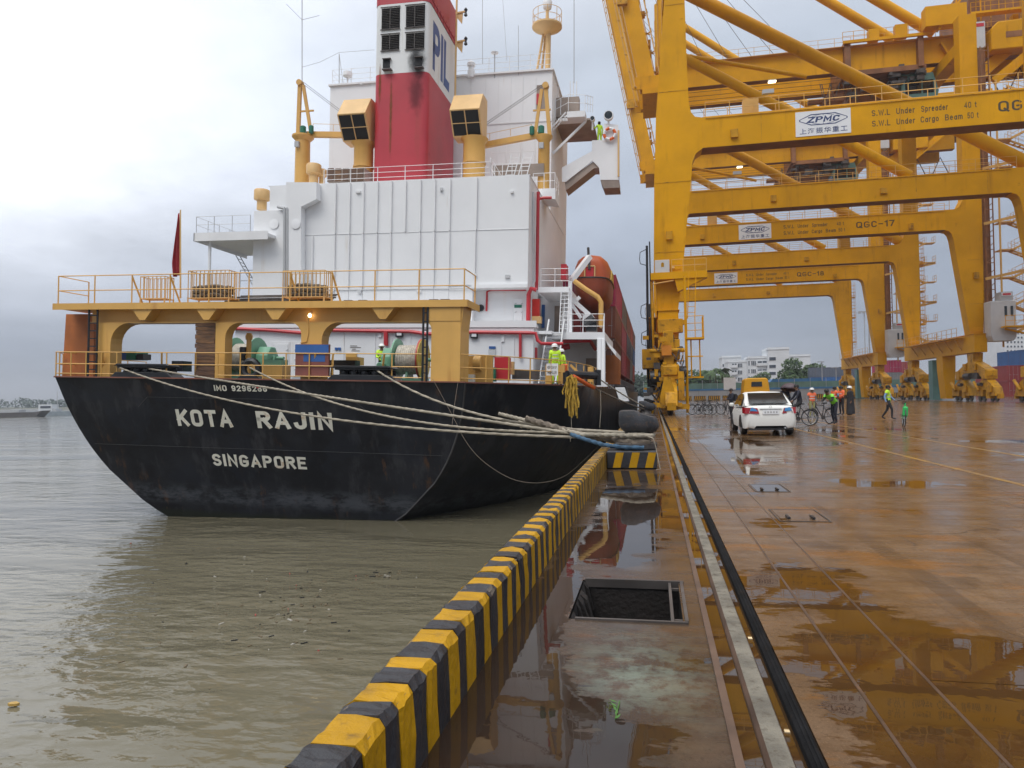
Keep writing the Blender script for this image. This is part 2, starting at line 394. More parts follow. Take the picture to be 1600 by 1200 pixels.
M['orange_light'] = paint('vent buff', (0.70, 0.45, 0.19), 0.45, 0.08, 0.8, (0.30, 0.13, 0.04), 0.12, 0.3, (0.30, 0.12, 0.03))
M['white'] = paint('ship white', (0.80, 0.81, 0.82), 0.42, 0.03, 0.35, (0.60, 0.55, 0.48), 0.12, 0.22, (0.58, 0.50, 0.41), sdens=2.2, buckle=0.35)
M['white2'] = paint('duller ship white', (0.78, 0.785, 0.79), 0.45, 0.05, 0.5, (0.42, 0.30, 0.20), 0.10, 0.3, (0.48, 0.38, 0.28), sdens=2.2)  # slightly duller than ship white, with browner dirt and runs
M['bgrey'] = paint('deck brown grey', (0.30, 0.24, 0.20), 0.6, 0.2, 0.8, RUST, 0.25, 0.1)
M['deck'] = paint('deck red brown', (0.20, 0.075, 0.05), 0.5, 0.2, 0.9, (0.07, 0.05, 0.04), 0.3)
M['hull0'] = paint('hull black plain', (0.010, 0.011, 0.015), 0.36, 0.3, 0.5, (0.035, 0.033, 0.036), 0.30, 0.75, (0.045, 0.034, 0.026), sdens=1.3, bump=0.05)
M['black'] = paint('black paint', (0.014, 0.015, 0.018), 0.35, 0.25, 1.2, (0.05, 0.035, 0.025), 0.2)
M['hole'] = paint('dark opening', (0.006, 0.006, 0.007), 0.7, 0.1, 1)
M['red'] = paint('funnel red', (0.45, 0.035, 0.05), 0.42, 0.10, 0.35, (0.28, 0.03, 0.035), 0.2, 0.3, (0.30, 0.05, 0.03), sdens=1.4)
M['pipe_red'] = paint('fire main red', (0.50, 0.03, 0.04), 0.35, 0.1, 1.0, (0.25, 0.03, 0.02), 0.15)
M['blue'] = paint('letter blue', (0.03, 0.08, 0.26), 0.45, 0.1, 1)
M['boxblue'] = paint('box blue', (0.03, 0.11, 0.34), 0.5, 0.1, 1)
M['boxred'] = paint('box red brown', (0.22, 0.07, 0.055), 0.5, 0.2, 0.8, (0.05, 0.1, 0.25), 0.15)
M['letter'] = paint('letter white', (0.80, 0.78, 0.68), 0.5, 0.1, 1.0, (0.50, 0.25, 0.04), 0.40, 0.0)
M['signw'] = paint('sign white', (0.78, 0.79, 0.80), 0.35, 0.03, 1)
M['ltr_dark'] = paint('letter dark', (0.075, 0.05, 0.02), 0.5, 0.1, 1)
M['ltr_blue'] = paint('letter navy', (0.035, 0.06, 0.17), 0.5, 0.1, 1)
M['green'] = paint('winch green', (0.16, 0.36, 0.24), 0.4, 0.1, 1, (0.05, 0.06, 0.04), 0.25)
M['dgreen'] = paint('motor green', (0.02, 0.16, 0.10), 0.4, 0.1, 1)
M['rope'] = paint('rope', (0.31, 0.275, 0.215), 0.85, 0.2, 4.0, (0.20, 0.16, 0.12), 0.4, bump=0.3)
M['rope_dark'] = paint('wet rope', (0.15, 0.12, 0.09), 0.8, 0.3, 5.0, (0.10, 0.08, 0.06), 0.4, bump=0.3)
M['rope_blue'] = paint('blue rope', (0.035, 0.085, 0.145), 0.8, 0.3, 6.0, (0.16, 0.17, 0.17), 0.35)
M['rope_yellow'] = paint('yellow netting', (0.42, 0.26, 0.03), 0.85, 0.3, 6.0, (0.20, 0.11, 0.02), 0.4)
M['rope_drum'] = paint('drum rope', (0.58, 0.55, 0.48), 0.85, 0.2, 6.0, (0.3, 0.27, 0.22), 0.3)
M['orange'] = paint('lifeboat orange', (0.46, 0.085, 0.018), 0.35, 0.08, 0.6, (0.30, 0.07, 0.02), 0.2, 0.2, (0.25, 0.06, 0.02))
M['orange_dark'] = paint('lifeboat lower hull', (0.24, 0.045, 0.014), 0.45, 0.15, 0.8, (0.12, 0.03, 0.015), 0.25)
M['rustbox'] = paint('rusty orange', (0.42, 0.13, 0.03), 0.6, 0.3, 0.5, (0.22, 0.07, 0.04), 0.35, 0.3, (0.20, 0.06, 0.03))
M['hot_orange'] = paint('chafe tube orange', (0.75, 0.13, 0.015), 0.5, 0.1, 2)
M['grey'] = paint('grey paint', (0.42, 0.43, 0.44), 0.4, 0.06, 1, (0.2, 0.17, 0.14), 0.1, 0.2)
M['lgrey'] = paint('light grey cabinet', (0.55, 0.56, 0.57), 0.4, 0.05, 1, (0.3, 0.25, 0.2), 0.08, 0.2)
M['teal'] = paint('teal cabinet', (0.11, 0.23, 0.22), 0.4, 0.1, 0.8, (0.07, 0.11, 0.10), 0.2, 0.2)
M['steel'] = paint('dark steel', (0.085, 0.075, 0.07), 0.45, 0.3, 2, RUST, 0.3, 0.0, metal=0.3)
M['galv'] = paint('galvanised', (0.45, 0.46, 0.47), 0.4, 0.1, 2, metal=0.4)
M['belt'] = paint('cable slot rubber', (0.013, 0.013, 0.014), 0.9, 0.3, 5, (0.05, 0.033, 0.02), 0.3, spec=0.1, bump=.3)
M['rubber'] = paint('rubber', (0.018, 0.018, 0.02), 0.55, 0.2, 4)
M['flag'] = paint('flag red', (0.30, 0.02, 0.03), 0.8, 0.2, 3)
M['cap_red'] = paint('cap red', (0.35, 0.015, 0.04), 0.7, 0.1, 3)
def glass_mat(name, col, rough=0.05):
    m, n, l, b = new_mat(name); b.inputs['Base Color'].default_value = (*col, 1); b.inputs['Roughness'].default_value = rough
    b.inputs['Specular IOR Level'].default_value = 0.7; return m
M['glass'] = glass_mat('dark glass', (0.015, 0.018, 0.02))
def lamp_mat(name, col, s):
    m, n, l, b = new_mat(name); b.inputs['Base Color'].default_value = (*col, 1)
    b.inputs['Emission Color'].default_value = (*col, 1); b.inputs['Emission Strength'].default_value = s; return m
M['lit'] = lamp_mat('lit bulb', (1.0, 0.80, 0.50), 6.0)
def wood_mat():
    m, n, l, b = new_mat('weathered plank'); g = NG(n, l); v = g.coord()
    oi = n.new('ShaderNodeObjectInfo')
    gr = g.noise(g.mapping(v, (1.2, 9, 9)), 2.0, 6, 0.6)
    c = g.mix(g.step(gr, 0.3, 0.7), (0.085, 0.045, 0.025), (0.24, 0.12, 0.05))
    c = g.mix(g.math('MULTIPLY', oi.outputs['Random'], 0.7), c, (0.10, 0.055, 0.04))
    g.put(c, b.inputs['Base Color']); b.inputs['Roughness'].default_value = 0.65; g.bump(gr, 0.4, 0.02, b); return m
M['wood'] = wood_mat()

def hull_mat():
    m, n, l, b = new_mat('hull black'); g = NG(n, l); v = g.coord(False)
    sp = n.new('ShaderNodeSeparateXYZ'); l.new(v, sp.inputs[0]); Z = sp.outputs[2]
    c = g.mix(g.step(g.noise(v, .55, 6, .6), .35, .65), (.008, .009, .013), (.020, .022, .029))
    runs = g.step(g.noise(g.mapping(v, (1.5, 1.5, .22)), 1.0, 7, .65), .50, .68)
    c = g.mix(g.math('MULTIPLY', runs, .7), c, (.050, .049, .056))
    r2 = g.math('MULTIPLY', g.step(g.noise(g.mapping(v, (2.6, 2.6, .14), loc=(4, 0, 0)), 1.0, 6, .6), .56, .68), g.step(g.noise(v, .35, 3), .45, .6))
    c = g.mix(g.math('MULTIPLY', r2, .75), c, (.10, .048, .024))
    patch = g.step(g.noise(g.mapping(v, (.5, .5, .9), loc=(1, 2, 7)), 1.0, 2, .4), .56, .58)
    c = g.mix(g.math('MULTIPLY', patch, .35), c, (.016, .020, .032))
    # salt-scrubbed band just above the water
    band = g.math('MULTIPLY', g.step(Z, .35, .75), g.math('SUBTRACT', 1.0, g.step(Z, .9, 1.5)))
    band = g.math('MULTIPLY', band, g.step(g.noise(g.mapping(v, (1.2, 1.2, 3.0)), 1.2, 7, .7), .38, .62))
    c = g.mix(g.math('MULTIPLY', band, .6), c, (.105, .115, .135))
    slime = g.math('SUBTRACT', 1.0, g.step(g.math('ADD', Z, g.math('MULTIPLY', g.noise(v, 1.5, 4), .3)), .15, .45))
    c = g.mix(g.math('MULTIPLY', slime, .8), c, (.018, .022, .014))
    g.put(c, b.inputs['Base Color']); g.put(g.step(runs, 0, 1, .30, .5), b.inputs['Roughness'])
    pl = g.noise(g.mapping(v, (.55, .55, .4)), 1.0, 2, .4)
    g.bump(g.math('ADD', g.math('MULTIPLY', pl, 1.0), g.math('MULTIPLY', g.noise(v, 6, 4), .05)), .5, .10, b)
    b.inputs['Specular IOR Level'].default_value = .25
    return m
M['hull'] = hull_mat()
# ------------------------------------------------------------------ water
WZ = -3.4
def water_mat():
    m, n, l, b = new_mat('muddy river water'); g = NG(n, l); v = g.coord(False)
    c = g.mix(g.step(g.noise(v, 0.05, 4), 0.35, 0.65), (0.132, 0.119, 0.080), (0.155, 0.140, 0.096))
    g.put(c, b.inputs['Base Color']); b.inputs['Roughness'].default_value = 0.04; b.inputs['IOR'].default_value = 1.34
    calm = g.step(g.noise(g.mapping(v, (0.06, 0.16, 1), rot=(0, 0, 0.3)), 1.0, 5, 0.6), 0.40, 0.62, 0.12, 1.25)
    w1 = g.noise(g.mapping(v, (0.85, 1.6, 1), rot=(0, 0, R(-28))), 1.0, 3, 0.5)
    w2 = g.noise(g.mapping(v, (2.4, 4.2, 1), rot=(0, 0, R(18))), 1.0, 3, 0.5)
    w3 = g.noise(g.mapping(v, (0.16, 0.38, 1), rot=(0, 0, R(-15))), 1.0, 2, 0.5)
    h = g.math('ADD', g.math('MULTIPLY', w1, 1.05), g.math('MULTIPLY', w2, 0.36)); h = g.math('MULTIPLY', h, calm)
    h = g.math('ADD', h, g.math('MULTIPLY', w3, 0.8))
    g.bump(h, 0.34, 0.30, b)
    return m
M['water'] = water_mat()
structure('water', MB().add([(-4000, -300, WZ), (-1.16, -300, WZ), (-1.16, 5000, WZ), (-4000, 5000, WZ)], [(0, 1, 2, 3)]), M['water'])

# ------------------------------------------------------------------ wet quay
def wet_mat(name, dry1, dry2, mud, pud, thr, spots, mudamt=0.5, r0=0.13, r1=0.36, scale=0.42, algae=None, tracks=0.0, broom=1.0):
    m, n, l, b = new_mat(name); g = NG(n, l); v = g.coord(False)
    sp = n.new('ShaderNodeSeparateXYZ'); l.new(v, sp.inputs[0]); X, Y = sp.outputs[0], sp.outputs[1]
    def blob(sx, sy, rx, ry):
        dx = g.math('DIVIDE', g.math('SUBTRACT', X, sx), rx); dy = g.math('DIVIDE', g.math('SUBTRACT', Y, sy), ry)
        return g.math('POWER', 2.718, g.math('MULTIPLY', g.math('ADD', g.math('MULTIPLY', dx, dx), g.math('MULTIPLY', dy, dy)), -1.0))
    # height of the surface against standing water: hollows, broken edges, a little grain
    p = g.noise(g.mapping(v, (1.0, 0.62, 1)), scale, 7, 0.58)
    p = g.math('ADD', p, g.math('MULTIPLY', g.math('SUBTRACT', g.noise(g.mapping(v, (0.7, 2.4, 1), loc=(3, 7, 0)), 1.9, 7, 0.68), 0.5), 0.50))
    for (sx, sy, rx, ry, a) in spots: p = g.math('ADD', p, g.math('MULTIPLY', blob(sx, sy, rx, ry), a))
    P = g.step(p, thr - 0.012, thr + 0.012)
    damp = g.step(p, thr - 0.20, thr - 0.01)
    fine = g.noise(v, 42.0, 3, 0.75); grit = g.noise(v, 130.0, 2, 0.6)
    med = g.noise(v, 2.6, 8, 0.70); st = g.noise(g.mapping(v, (0.35, 6.5, 1)), 1.0, 6, 0.65)
    c = g.mix(g.step(med, 0.34, 0.66), dry1, dry2)
    c = g.mix(g.math('MULTIPLY', g.step(st, 0.40, 0.62), 0.30), c, tuple(x * 0.62 for x in dry1))
    c = g.mix(g.math('MULTIPLY', g.step(fine, 0.50, 0.66), 0.45), c, tuple(x * 0.45 for x in dry1))
    c = g.mix(g.math('MULTIPLY', g.step(grit, 0.58, 0.70), 0.40), c, tuple(min(1, x * 1.7) for x in dry2))
    mf = g.step(g.noise(g.mapping(v, (0.7, 1.9, 1), loc=(5, 3, 0)), 0.9, 8, 0.68), 0.57 - mudamt * 0.2, 0.64 - mudamt * 0.1)
    c = g.mix(g.math('MULTIPLY', mf, 0.75), c, mud)
    stain = g.step(g.noise(g.mapping(v, (1, 1, 1), loc=(9, 1, 0)), 1.3, 8, 0.66), 0.55, 0.66)
    c = g.mix(g.math('MULTIPLY', stain, 0.55), c, tuple(x * 0.38 for x in dry1))
    if tracks:                             # wheel tracks and drag marks along the quay
        t1 = g.step(g.noise(g.mapping(v, (3.2, 0.035, 1), loc=(2, 0, 0)), 1.0, 5, 0.6), 0.52, 0.62)
        t1 = g.math('MULTIPLY', t1, g.step(g.noise(v, 0.6, 5), 0.40, 0.58))
        c = g.mix(g.math('MULTIPLY', t1, tracks), c, tuple(x * 0.45 for x in dry1))
    vo = n.new('ShaderNodeTexVoronoi'); vo.feature = 'DISTANCE_TO_EDGE'; vo.inputs['Scale'].default_value = 0.33
    wv = n.new('ShaderNodeVectorMath'); wv.operation = 'ADD'; l.new(v, wv.inputs[0]); cn = n.new('ShaderNodeTexNoise'); cn.inputs['Scale'].default_value = 1.6; cn.inputs['Detail'].default_value = 5; l.new(v, cn.inputs['Vector'])
    sc = n.new('ShaderNodeVectorMath'); sc.operation = 'SCALE'; sc.inputs['Scale'].default_value = 0.7; l.new(cn.outputs[1], sc.inputs[0]); l.new(sc.outputs[0], wv.inputs[1]); l.new(wv.outputs[0], vo.inputs['Vector'])
    crack = g.math('SUBTRACT', 1.0, g.step(vo.outputs['Distance'], 0.0, 0.006))
    crack = g.math('MULTIPLY', crack, g.step(g.noise(v, 0.45, 3), 0.50, 0.58))
    c = g.mix(g.math('MULTIPLY', crack, 0.75), c, tuple(x * 0.2 for x in dry1))
    if algae:
        f = g.math('MULTIPLY', blob(*algae), g.step(g.noise(v, 6, 8, 0.75), 0.40, 0.60))
        c = g.mix(g.math('MULTIPLY', f, 0.62), c, (0.20, 0.25, 0.20))
    c = g.mix(g.math('MULTIPLY', damp, 0.30), c, pud)
    c = g.mix(g.math('MULTIPLY', P, 0.82), c, pud)
    g.put(c, b.inputs['Base Color'])
    rr = g.step(g.math('ADD', g.math('MULTIPLY', st, 0.55), g.math('MULTIPLY', g.noise(v, 0.9, 6, .6), 0.45)), 0.38, 0.62, r0, r1)
    rr = g.math('SUBTRACT', rr, g.math('MULTIPLY', damp, 0.05))
    rr = g.math('ADD', rr, g.math('MULTIPLY', mf, 0.06))
    rough = n.new('ShaderNodeMix'); rough.data_type = 'FLOAT'; g.put(P, rough.inputs[0]); g.put(rr, rough.inputs[2]); rough.inputs[3].default_value = 0.015
    l.new(rough.outputs[0], b.inputs['Roughness'])
    b.inputs['IOR'].default_value = 1.34
    h = g.math('ADD', g.math('MULTIPLY', fine, 0.35), g.math('ADD', g.math('MULTIPLY', st, 0.8 * broom), g.math('MULTIPLY', med, 0.7)))
    h = g.math('SUBTRACT', h, g.math('MULTIPLY', crack, 0.8))
    bn = n.new('ShaderNodeBump'); bn.inputs['Distance'].default_value = 0.007; l.new(h, bn.inputs['Height'])
    l.new(g.math('MULTIPLY', g.math('SUBTRACT', 1.0, P), g.math('SUBTRACT', 0.62, g.math('MULTIPLY', damp, 0.22))), bn.inputs['Strength'])
    b2 = n.new('ShaderNodeBump'); b2.inputs['Strength'].default_value = 0.05; b2.inputs['Distance'].default_value = 0.004
    l.new(g.noise(v, 9, 2), b2.inputs['Height']); l.new(bn.outputs[0], b2.inputs['Normal']); l.new(b2.outputs[0], b.inputs['Normal'])
    return m
M['strip'] = wet_mat('wet quay edge', (0.060, 0.039, 0.027), (0.100, 0.068, 0.047), (0.115, 0.050, 0.018), (0.022, 0.014, 0.010), 0.64,
                     [(-0.55, 3.0, 0.5, 0.75, 0.30), (-0.1, 2.6, 0.35, 0.5, 0.2), (-0.45, 7.3, 0.45, 1.3, 0.36), (-0.25, 10.2, 0.6, 2.0, 0.34), (-.75, 4.2, .22, 1.6, .3), (-0.80, 5.2, 0.14, 1.3, 0.25), (-0.5, 12.9, 0.5, 0.9, 0.3), (0.2, 8.4, 0.12, 0.5, 0.3), (-0.05, 3.6, 0.5, 0.2, -0.1)],
                     mudamt=0.15, r0=0.12, r1=0.36, scale=0.6, broom=0.3, algae=(-0.12, 3.75, 0.34, 0.55))
M['apron'] = wet_mat('wet concrete apron', (0.128, 0.075, 0.038), (0.200, 0.130, 0.078), (0.210, 0.085, 0.014), (0.055, 0.025, 0.006), 0.665,
                     [(1.35, 3.7, 0.75, 1.1, 0.30), (1.1, 5.8, 0.6, 0.9, 0.27), (2.3, 4.3, 1.0, 0.45, 0.20), (1.25, 8.2, 0.4, 1.0, 0.18), (1.7, 2.6, 0.6, 0.5, 0.22), (1.75, 14, 0.5, 5, 0.24), (2.4, 22, 1.2, 8, 0.16), (5, 30, 5, 9, 0.11), (4.2, 12, 1.2, .5, .12), (8, 5.5, 1.2, 0.3, 0.1), (6, 16, 2, .8, .1), (10, 22, 4, 1.5, .1)],
                     mudamt=0.24, r0=0.05, r1=0.30, tracks=0.6)
M['channel_water'] = glass_mat('rail groove water', (0.055, 0.030, 0.012), 0.015)
M['concrete_wall'] = paint('quay wall concrete', (0.20, 0.18, 0.15), 0.8, 0.2, 0.8, (0.07, 0.08, 0.05), 0.3, 0.4, (0.08, 0.07, 0.05), bump=0.3)
M['rail_top'] = paint('worn rail head', (0.165, 0.15, 0.118), 0.55, 0.3, 6.0, (0.07, 0.05, 0.03), 0.48, bump=0.6)
M['rail_side'] = paint('rusty rail web', (0.10, 0.06, 0.04), 0.5, 0.3, 3.0, RUST, 0.3)
M['kerb_y'] = paint('kerb yellow', (0.44, 0.232, 0.003), 0.5, 0.12, 2.5, (0.10, 0.07, 0.04), 0.33, 0.45, (0.14, 0.09, 0.04), bump=0.5, sdens=9, spec=0.25)
M['kerb_k'] = paint('kerb black', (0.022, 0.022, 0.026), 0.45, 0.35, 2.5, (0.16, 0.14, 0.12), 0.16, 0.0, bump=0.5)
M['kerb_c'] = paint('bare kerb concrete', (0.13, 0.105, 0.08), 0.7, 0.2, 3, (0.1, 0.08, 0.06), 0.3, bump=0.5)

HX0, HX1, HY0, HY1 = -0.575, 0.155, 4.63, 5.62       # the open pit
XE = 0.31
wall = MB()
wall.add([(-1.162, -40, -6), (-1.162, 700, -6), (-1.16, 700, -0.01), (-1.16, -40, -0.01)], [(0, 1, 2, 3)])
structure('quay_wall', wall, M['concrete_wall'])
st = MB()
xs = [-1.16, -0.93, HX0, HX1, XE]
ys = [-30, -3, 1.2, 4.05, HY0, HY1, 7.2, 10.2, 13.2, 16, 20, 26, 32, 40, 60, 120, 700]
for i in range(4):
    for j in range(len(ys) - 1):
        if i == 2 and ys[j] == HY0: continue
        st.add([(xs[i], ys[j], 0), (xs[i + 1], ys[j], 0), (xs[i + 1], ys[j + 1], 0), (xs[i], ys[j + 1], 0)], [(0, 1, 2, 3)])
st.add([(XE, -30, 0), (XE, 700, 0), (XE, 700, -0.3), (XE, -30, -0.3)], [(0, 1, 2, 3)])
strip = structure('quay_edge_deck', st, M['strip'])
# the pit: broken concrete sides, a steel angle frame, water and a pipe at the bottom
pit = MB()
for (a, b_) in (((HX0, HY0), (HX1, HY0)), ((HX1, HY0), (HX1, HY1)), ((HX1, HY1), (HX0, HY1)), ((HX0, HY1), (HX0, HY0))):
    pit.add([(a[0], a[1], 0), (b_[0], b_[1], 0), (b_[0], b_[1], -3), (a[0], a[1], -3)], [(0, 1, 2, 3)])
pit.add([(HX0, HY0, -3), (HX1, HY0, -3), (HX1, HY1, -3), (HX0, HY1, -3)], [(0, 1, 2, 3)])
M['pit'] = paint('shade-black concrete', (0.009, 0.006, 0.005), 0.7, 0.4, 3, (0.004, 0.003, 0.002), 0.4, bump=0.6)  # concrete coloured near black: the shade of the deep pit is in the colour
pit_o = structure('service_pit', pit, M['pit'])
fr = MB()
def frame_side(a, b_): fr.bar(a, b_, 0.022, 0.05)
fr.box((HX0 + .045, HY0 - .012, -.05), (HX1 + .03, HY0 + .012, .012)); fr.box((HX0 + .02, HY1 - .014, -.05), (HX1 + .04, HY1 + .012, .014))
fr.box((HX1 - .075, HY0 + .014, -.06), (HX1 - .055, HY1 - .016, .004)); fr.box((HX1 + .012, HY0 + .014, -.05), (HX1 + .034, HY1 - .016, .016))
for k in (0, 4): fr.box((HX1 - .052, HY0 + .1 + k * .19, -.03), (HX1 + .010, HY0 + .125 + k * .19, -.012))
fr.build('steel_frame', M['steel'], pit_o)
rb = MB()
for k in range(16):                                  # spalled left edge
    y = HY0 + 0.03 + k * 0.0605; w = random.uniform(0.03, 0.12)
    rb.prism([(HX0, -0.22), (HX0 + w, -0.2 + random.uniform(-.05, .05)), (HX0 + w * 0.55, -0.05), (HX0 + 0.012, -0.004)], 'y', y - 0.029, y + 0.029)
rb.build('broken_concrete', M['pit'], pit_o)
MB().tube((-0.20, HY1 - .1, -0.55), (-0.20, HY1 - .1, -1.45), 0.022, 8).build('blue_pipe', paint('pit pipe', (0.10, 0.25, 0.32), 0.4), pit_o)
MB().tube((-0.14, HY1 - .08, -0.5), (-0.14, HY1 - .08, -1.45), 0.018, 8).build('white_pipe', M['galv'], pit_o)

# kerb of painted blocks
kerb = structure('kerb', MB().box((-1.128, -6, 0.0), (-0.952, 300, 0.325)), M['kerb_c'])
yy, k = 1.0, 0
rk = random.Random(3)
def kerb_block(y0, y1, mt):
    x0, x1, t = -1.148, -0.935, 0.34
    prof = [(x0, -0.02), (x1 + 0.004, -0.002), (x1 + .002, .15), (x1, t - 0.028), (x1 - 0.026, t), ((x0 + x1) / 2, t + .002), (x0 + 0.035, t), (x0, t - 0.035)]
    n = len(prof); rings = []; m = 5 if y0 < 7 else 2
    chip = [rk.random() < .05 for _ in range(m)]
    for i in range(m):
        y = y0 + (y1 - y0) * i / (m - 1); r = []
        for k, (x, z) in enumerate(prof):
            j = .0035 if y0 < 9 else .002; dx, dz = rk.gauss(0, j), rk.gauss(0, j)
            if chip[i] and k in (3, 4): dx -= rk.uniform(.004, .014); dz -= rk.uniform(.004, .014)
            if chip[i] and k in (6, 7) and rk.random() < .5: dx += rk.uniform(.01, .03); dz -= rk.uniform(.0, .02)
            fr_ = i / (m - 1); y_sk = (SK0[0] * (1 - fr_) + SK0[1] * fr_) * (z - .17) + (SK0[2] * (1 - fr_) + SK0[3] * fr_) * (x + 1.04)
            r.append((x + (dx if z > .02 else 0), y + y_sk + (rk.gauss(0, .004) if 0 < i < m - 1 else 0), z + (dz if z > .1 else 0)))
        rings.append(r)
    mb = MB(); mb.grid(rings, smooth=False, close=True); mb.add(rings[0], [tuple(range(n))[::-1]]); mb.add(rings[-1], [tuple(range(n))])
    for q, f in enumerate(mb.f[:(m - 1) * n]):
        if q % n in (3, 6) and (chip[q // n] or chip[min(m - 1, q // n + 1)]): mb.m[q] = 1
    return mb.build('painted_block', [mt, M['kerb_c']], kerb)
PS = (0.0, 0.0)
while yy < 30:
    w = rk.uniform(0.138, 0.182); ns = (rk.gauss(0, .05), rk.gauss(0, .06)); SK0 = (PS[0], ns[0], PS[1], ns[1]); PS = ns
    kerb_block(yy + 0.0015, yy + w - 0.0015, M['kerb_y'] if k % 2 else M['kerb_k'])
    yy += w; k += 1
# crane rail in its groove
ch = MB().add([(XE, -30, -0.15), (0.633, -30, -0.15), (0.633, 700, -0.15), (XE, 700, -0.15)], [(0, 1, 2, 3)])
structure('rail_groove', ch, M['rail_side'])
structure('groove_water', MB().add([(XE + .001, -30, -0.035), (0.632, -30, -0.035), (0.632, 700, -0.035), (XE + .001, 700, -0.035)], [(0, 1, 2, 3)]), M['channel_water'])
rail = MB()
rail.prism([(0.405, -0.02), (0.42, 0.006), (0.505, 0.006), (0.518, -0.02), (0.518, -0.05), (0.48, -0.09), (0.48, -0.14), (0.44, -0.14), (0.44, -0.09), (0.405, -0.05)], 'y', -30, 600)
ro = rail.build('crane_rail', [M['rail_side'], M['rail_top']], fix=True); tag(ro, kind='structure')
for p in ro.data.polygons:
    if p.normal.z > 0.8 and p.center.z > -0.01: p.material_index = 1
structure('steel_kerb_edge', MB().box((XE - 0.03, -30, -0.06), (XE + 0.006, 600, 0.012)), M['rail_side'])
belt = MB(); belt.prism([(.566, -.06), (.628, -.06), (.626, .002), (.612, .016), (.582, .016), (.568, .002)], 'y', -30, 600)
for x in (.583, .602): belt.box((x, -30, .0162), (x + .008, 600, .021))
structure('cable_slot_cover', belt, M['belt'])

# apron: cast slabs near the camera, one sheet beyond
slab_x = [0.634, 0.95, 1.31, 4.8, 8.8, 12.8, 16.8, 20.8, 24.8, 28.8, 32.8]
slab_y = [-3, 0.5, 3.9, 7.6, 11.3, 15.0, 19.5, 24, 28.5, 33, 37.5, 42, 46.5]
apron = structure('apron', MB().add([(0.634, -30, -0.02), (60, -30, -0.02), (60, 60, -0.02), (0.634, 60, -0.02)], [(0, 1, 2, 3)]), M['apron'])
G_ = 0.0045
for i in range(len(slab_x) - 1):
    for j in range(len(slab_y) - 1):
        dz = random.uniform(-0.0015, 0.0015)
        s_ = MB().box((slab_x[i] + (G_ if i > 1 else .001), slab_y[j] + (G_ if i > 1 else .001), -0.018), (slab_x[i + 1] - (G_ if i > 0 else .001), slab_y[j + 1] - (G_ if i > 1 else .001), dz))
        s_.build('concrete_slab', M['apron'], apron)
gs = MB()
for (x0, x1, y0, y1) in ((slab_x[-1], 1500, -60, 46.5), (0.634, 1500, 46.5, 1500), (0.634, slab_x[-1], -30, -3)):
    gs.add([(x0, y0, 0), (x1, y0, 0), (x1, y1, 0), (x0, y1, 0)], [(0, 1, 2, 3)])
structure('ground', gs, M['apron'])
tr = MB()
for x in (0.95, 1.31): tr.box((x - 0.008, -3, -0.02), (x + 0.008, 60, 0.002))
structure('trench_edge_steel', tr, paint('trench edge', (.075, .045, .03), .3, .3, 3, (.13, .06, .02), .4))
for (a, b_, nm) in (((1168, 757), (1236, 769), 0), ((1197, 796), (1300, 816), 1)):
    p0, p1 = ground(*a), ground(*b_)
    x0, y1 = max(p0.x, 1.36), p0.y; x1, y0 = p1.x, p1.y
    fm = MB()
    for q in (((x0, y0), (x1, y0 + .016)), ((x0, y1 - .02), (x1, y1)), ((x0, y0 + .016), (x0 + .012, y1 - .02)), ((x1 - .016, y0 + .016), (x1, y1 - .02))):
        fm.box((q[0][0], q[0][1], 0.002), (q[1][0], q[1][1], 0.006))
    cv = structure('access_cover', fm, M['steel'])
    MB().box((x0 + .034, y0 + .034, 0.0025), (x1 - .034, y1 - .034, 0.0045)).build('cover_plate', M['apron'] if nm else M['channel_water'], cv)
    hn = MB()
    for xx in (x0 + .12, x1 - .16): hn.bar((xx, y0 + .12, .02), (xx, y0 + .3, .02), .03, .02)
    hn.build('lifting_handle', M['black'], cv)
M['line'] = paint('worn yellow line', (0.42, 0.225, 0.02), 0.22, 0.2, 0.8, (0.19, 0.11, 0.055), 0.95, spec=0.5)
ln = MB()
for x in (5.35, 7.6):
    ln.box((x - .05, 7, 0.001), (x + .05, 46, 0.0045))
structure('painted_lane_line', ln, M['line'])
# ================================================================== the ship
ship = thing('container_ship', 'black hulled container ship with white deckhouse and red funnel moored along the quay', 'ship', (-15.6, 25.0, WZ))
LIST = 0.035
ship.rotation_euler = (0, LIST, 0)
def S(px, py, Y):
    p = at(px, py, Y) - Vector((-15.6, 25, WZ)); c, s = math.cos(LIST), math.sin(LIST)
    return Vector((c * p.x - s * p.z, p.y, s * p.x + c * p.z))
def ship_world(v):
    c, s = math.cos(LIST), math.sin(LIST)
    return Vector((c * v[0] + s * v[2] - 15.6, v[1] + 25, -s * v[0] + c * v[2] + WZ))
DZ = 5.72
def sbox(mb, x0, y0, x1, y1, Y, dep, mi=0):
    a, b = S(x0, y1, Y), S(x1, y0, Y)
    mb.box((a.x, Y - 25, a.z), (b.x, Y - 25 + dep, b.z), mi); return mb
def part(name, m, x0, y0, x1, y1, Y, dep, parent=None):
    return sbox(MB(), x0, y0, x1, y1, Y, dep).build(name, m, parent or ship)
def rails(mb, pts, h, zs=(0.5, 1.0), step=1.2, r=0.022, rp=0.028, mi=0):
    pts = [Vector(p) for p in pts]
    for a, b in zip(pts, pts[1:]):
        L = (b - a).length; n = max(1, round(L / step))
        for z in zs: mb.tube(a + Vector((0, 0, h * z)), b + Vector((0, 0, h * z)), r, 5, mi)
        for k in range(n + 1):
            p = a.lerp(b, k / n); mb.tube(p, p + Vector((0, 0, h)), rp, 5, mi)
    return mb
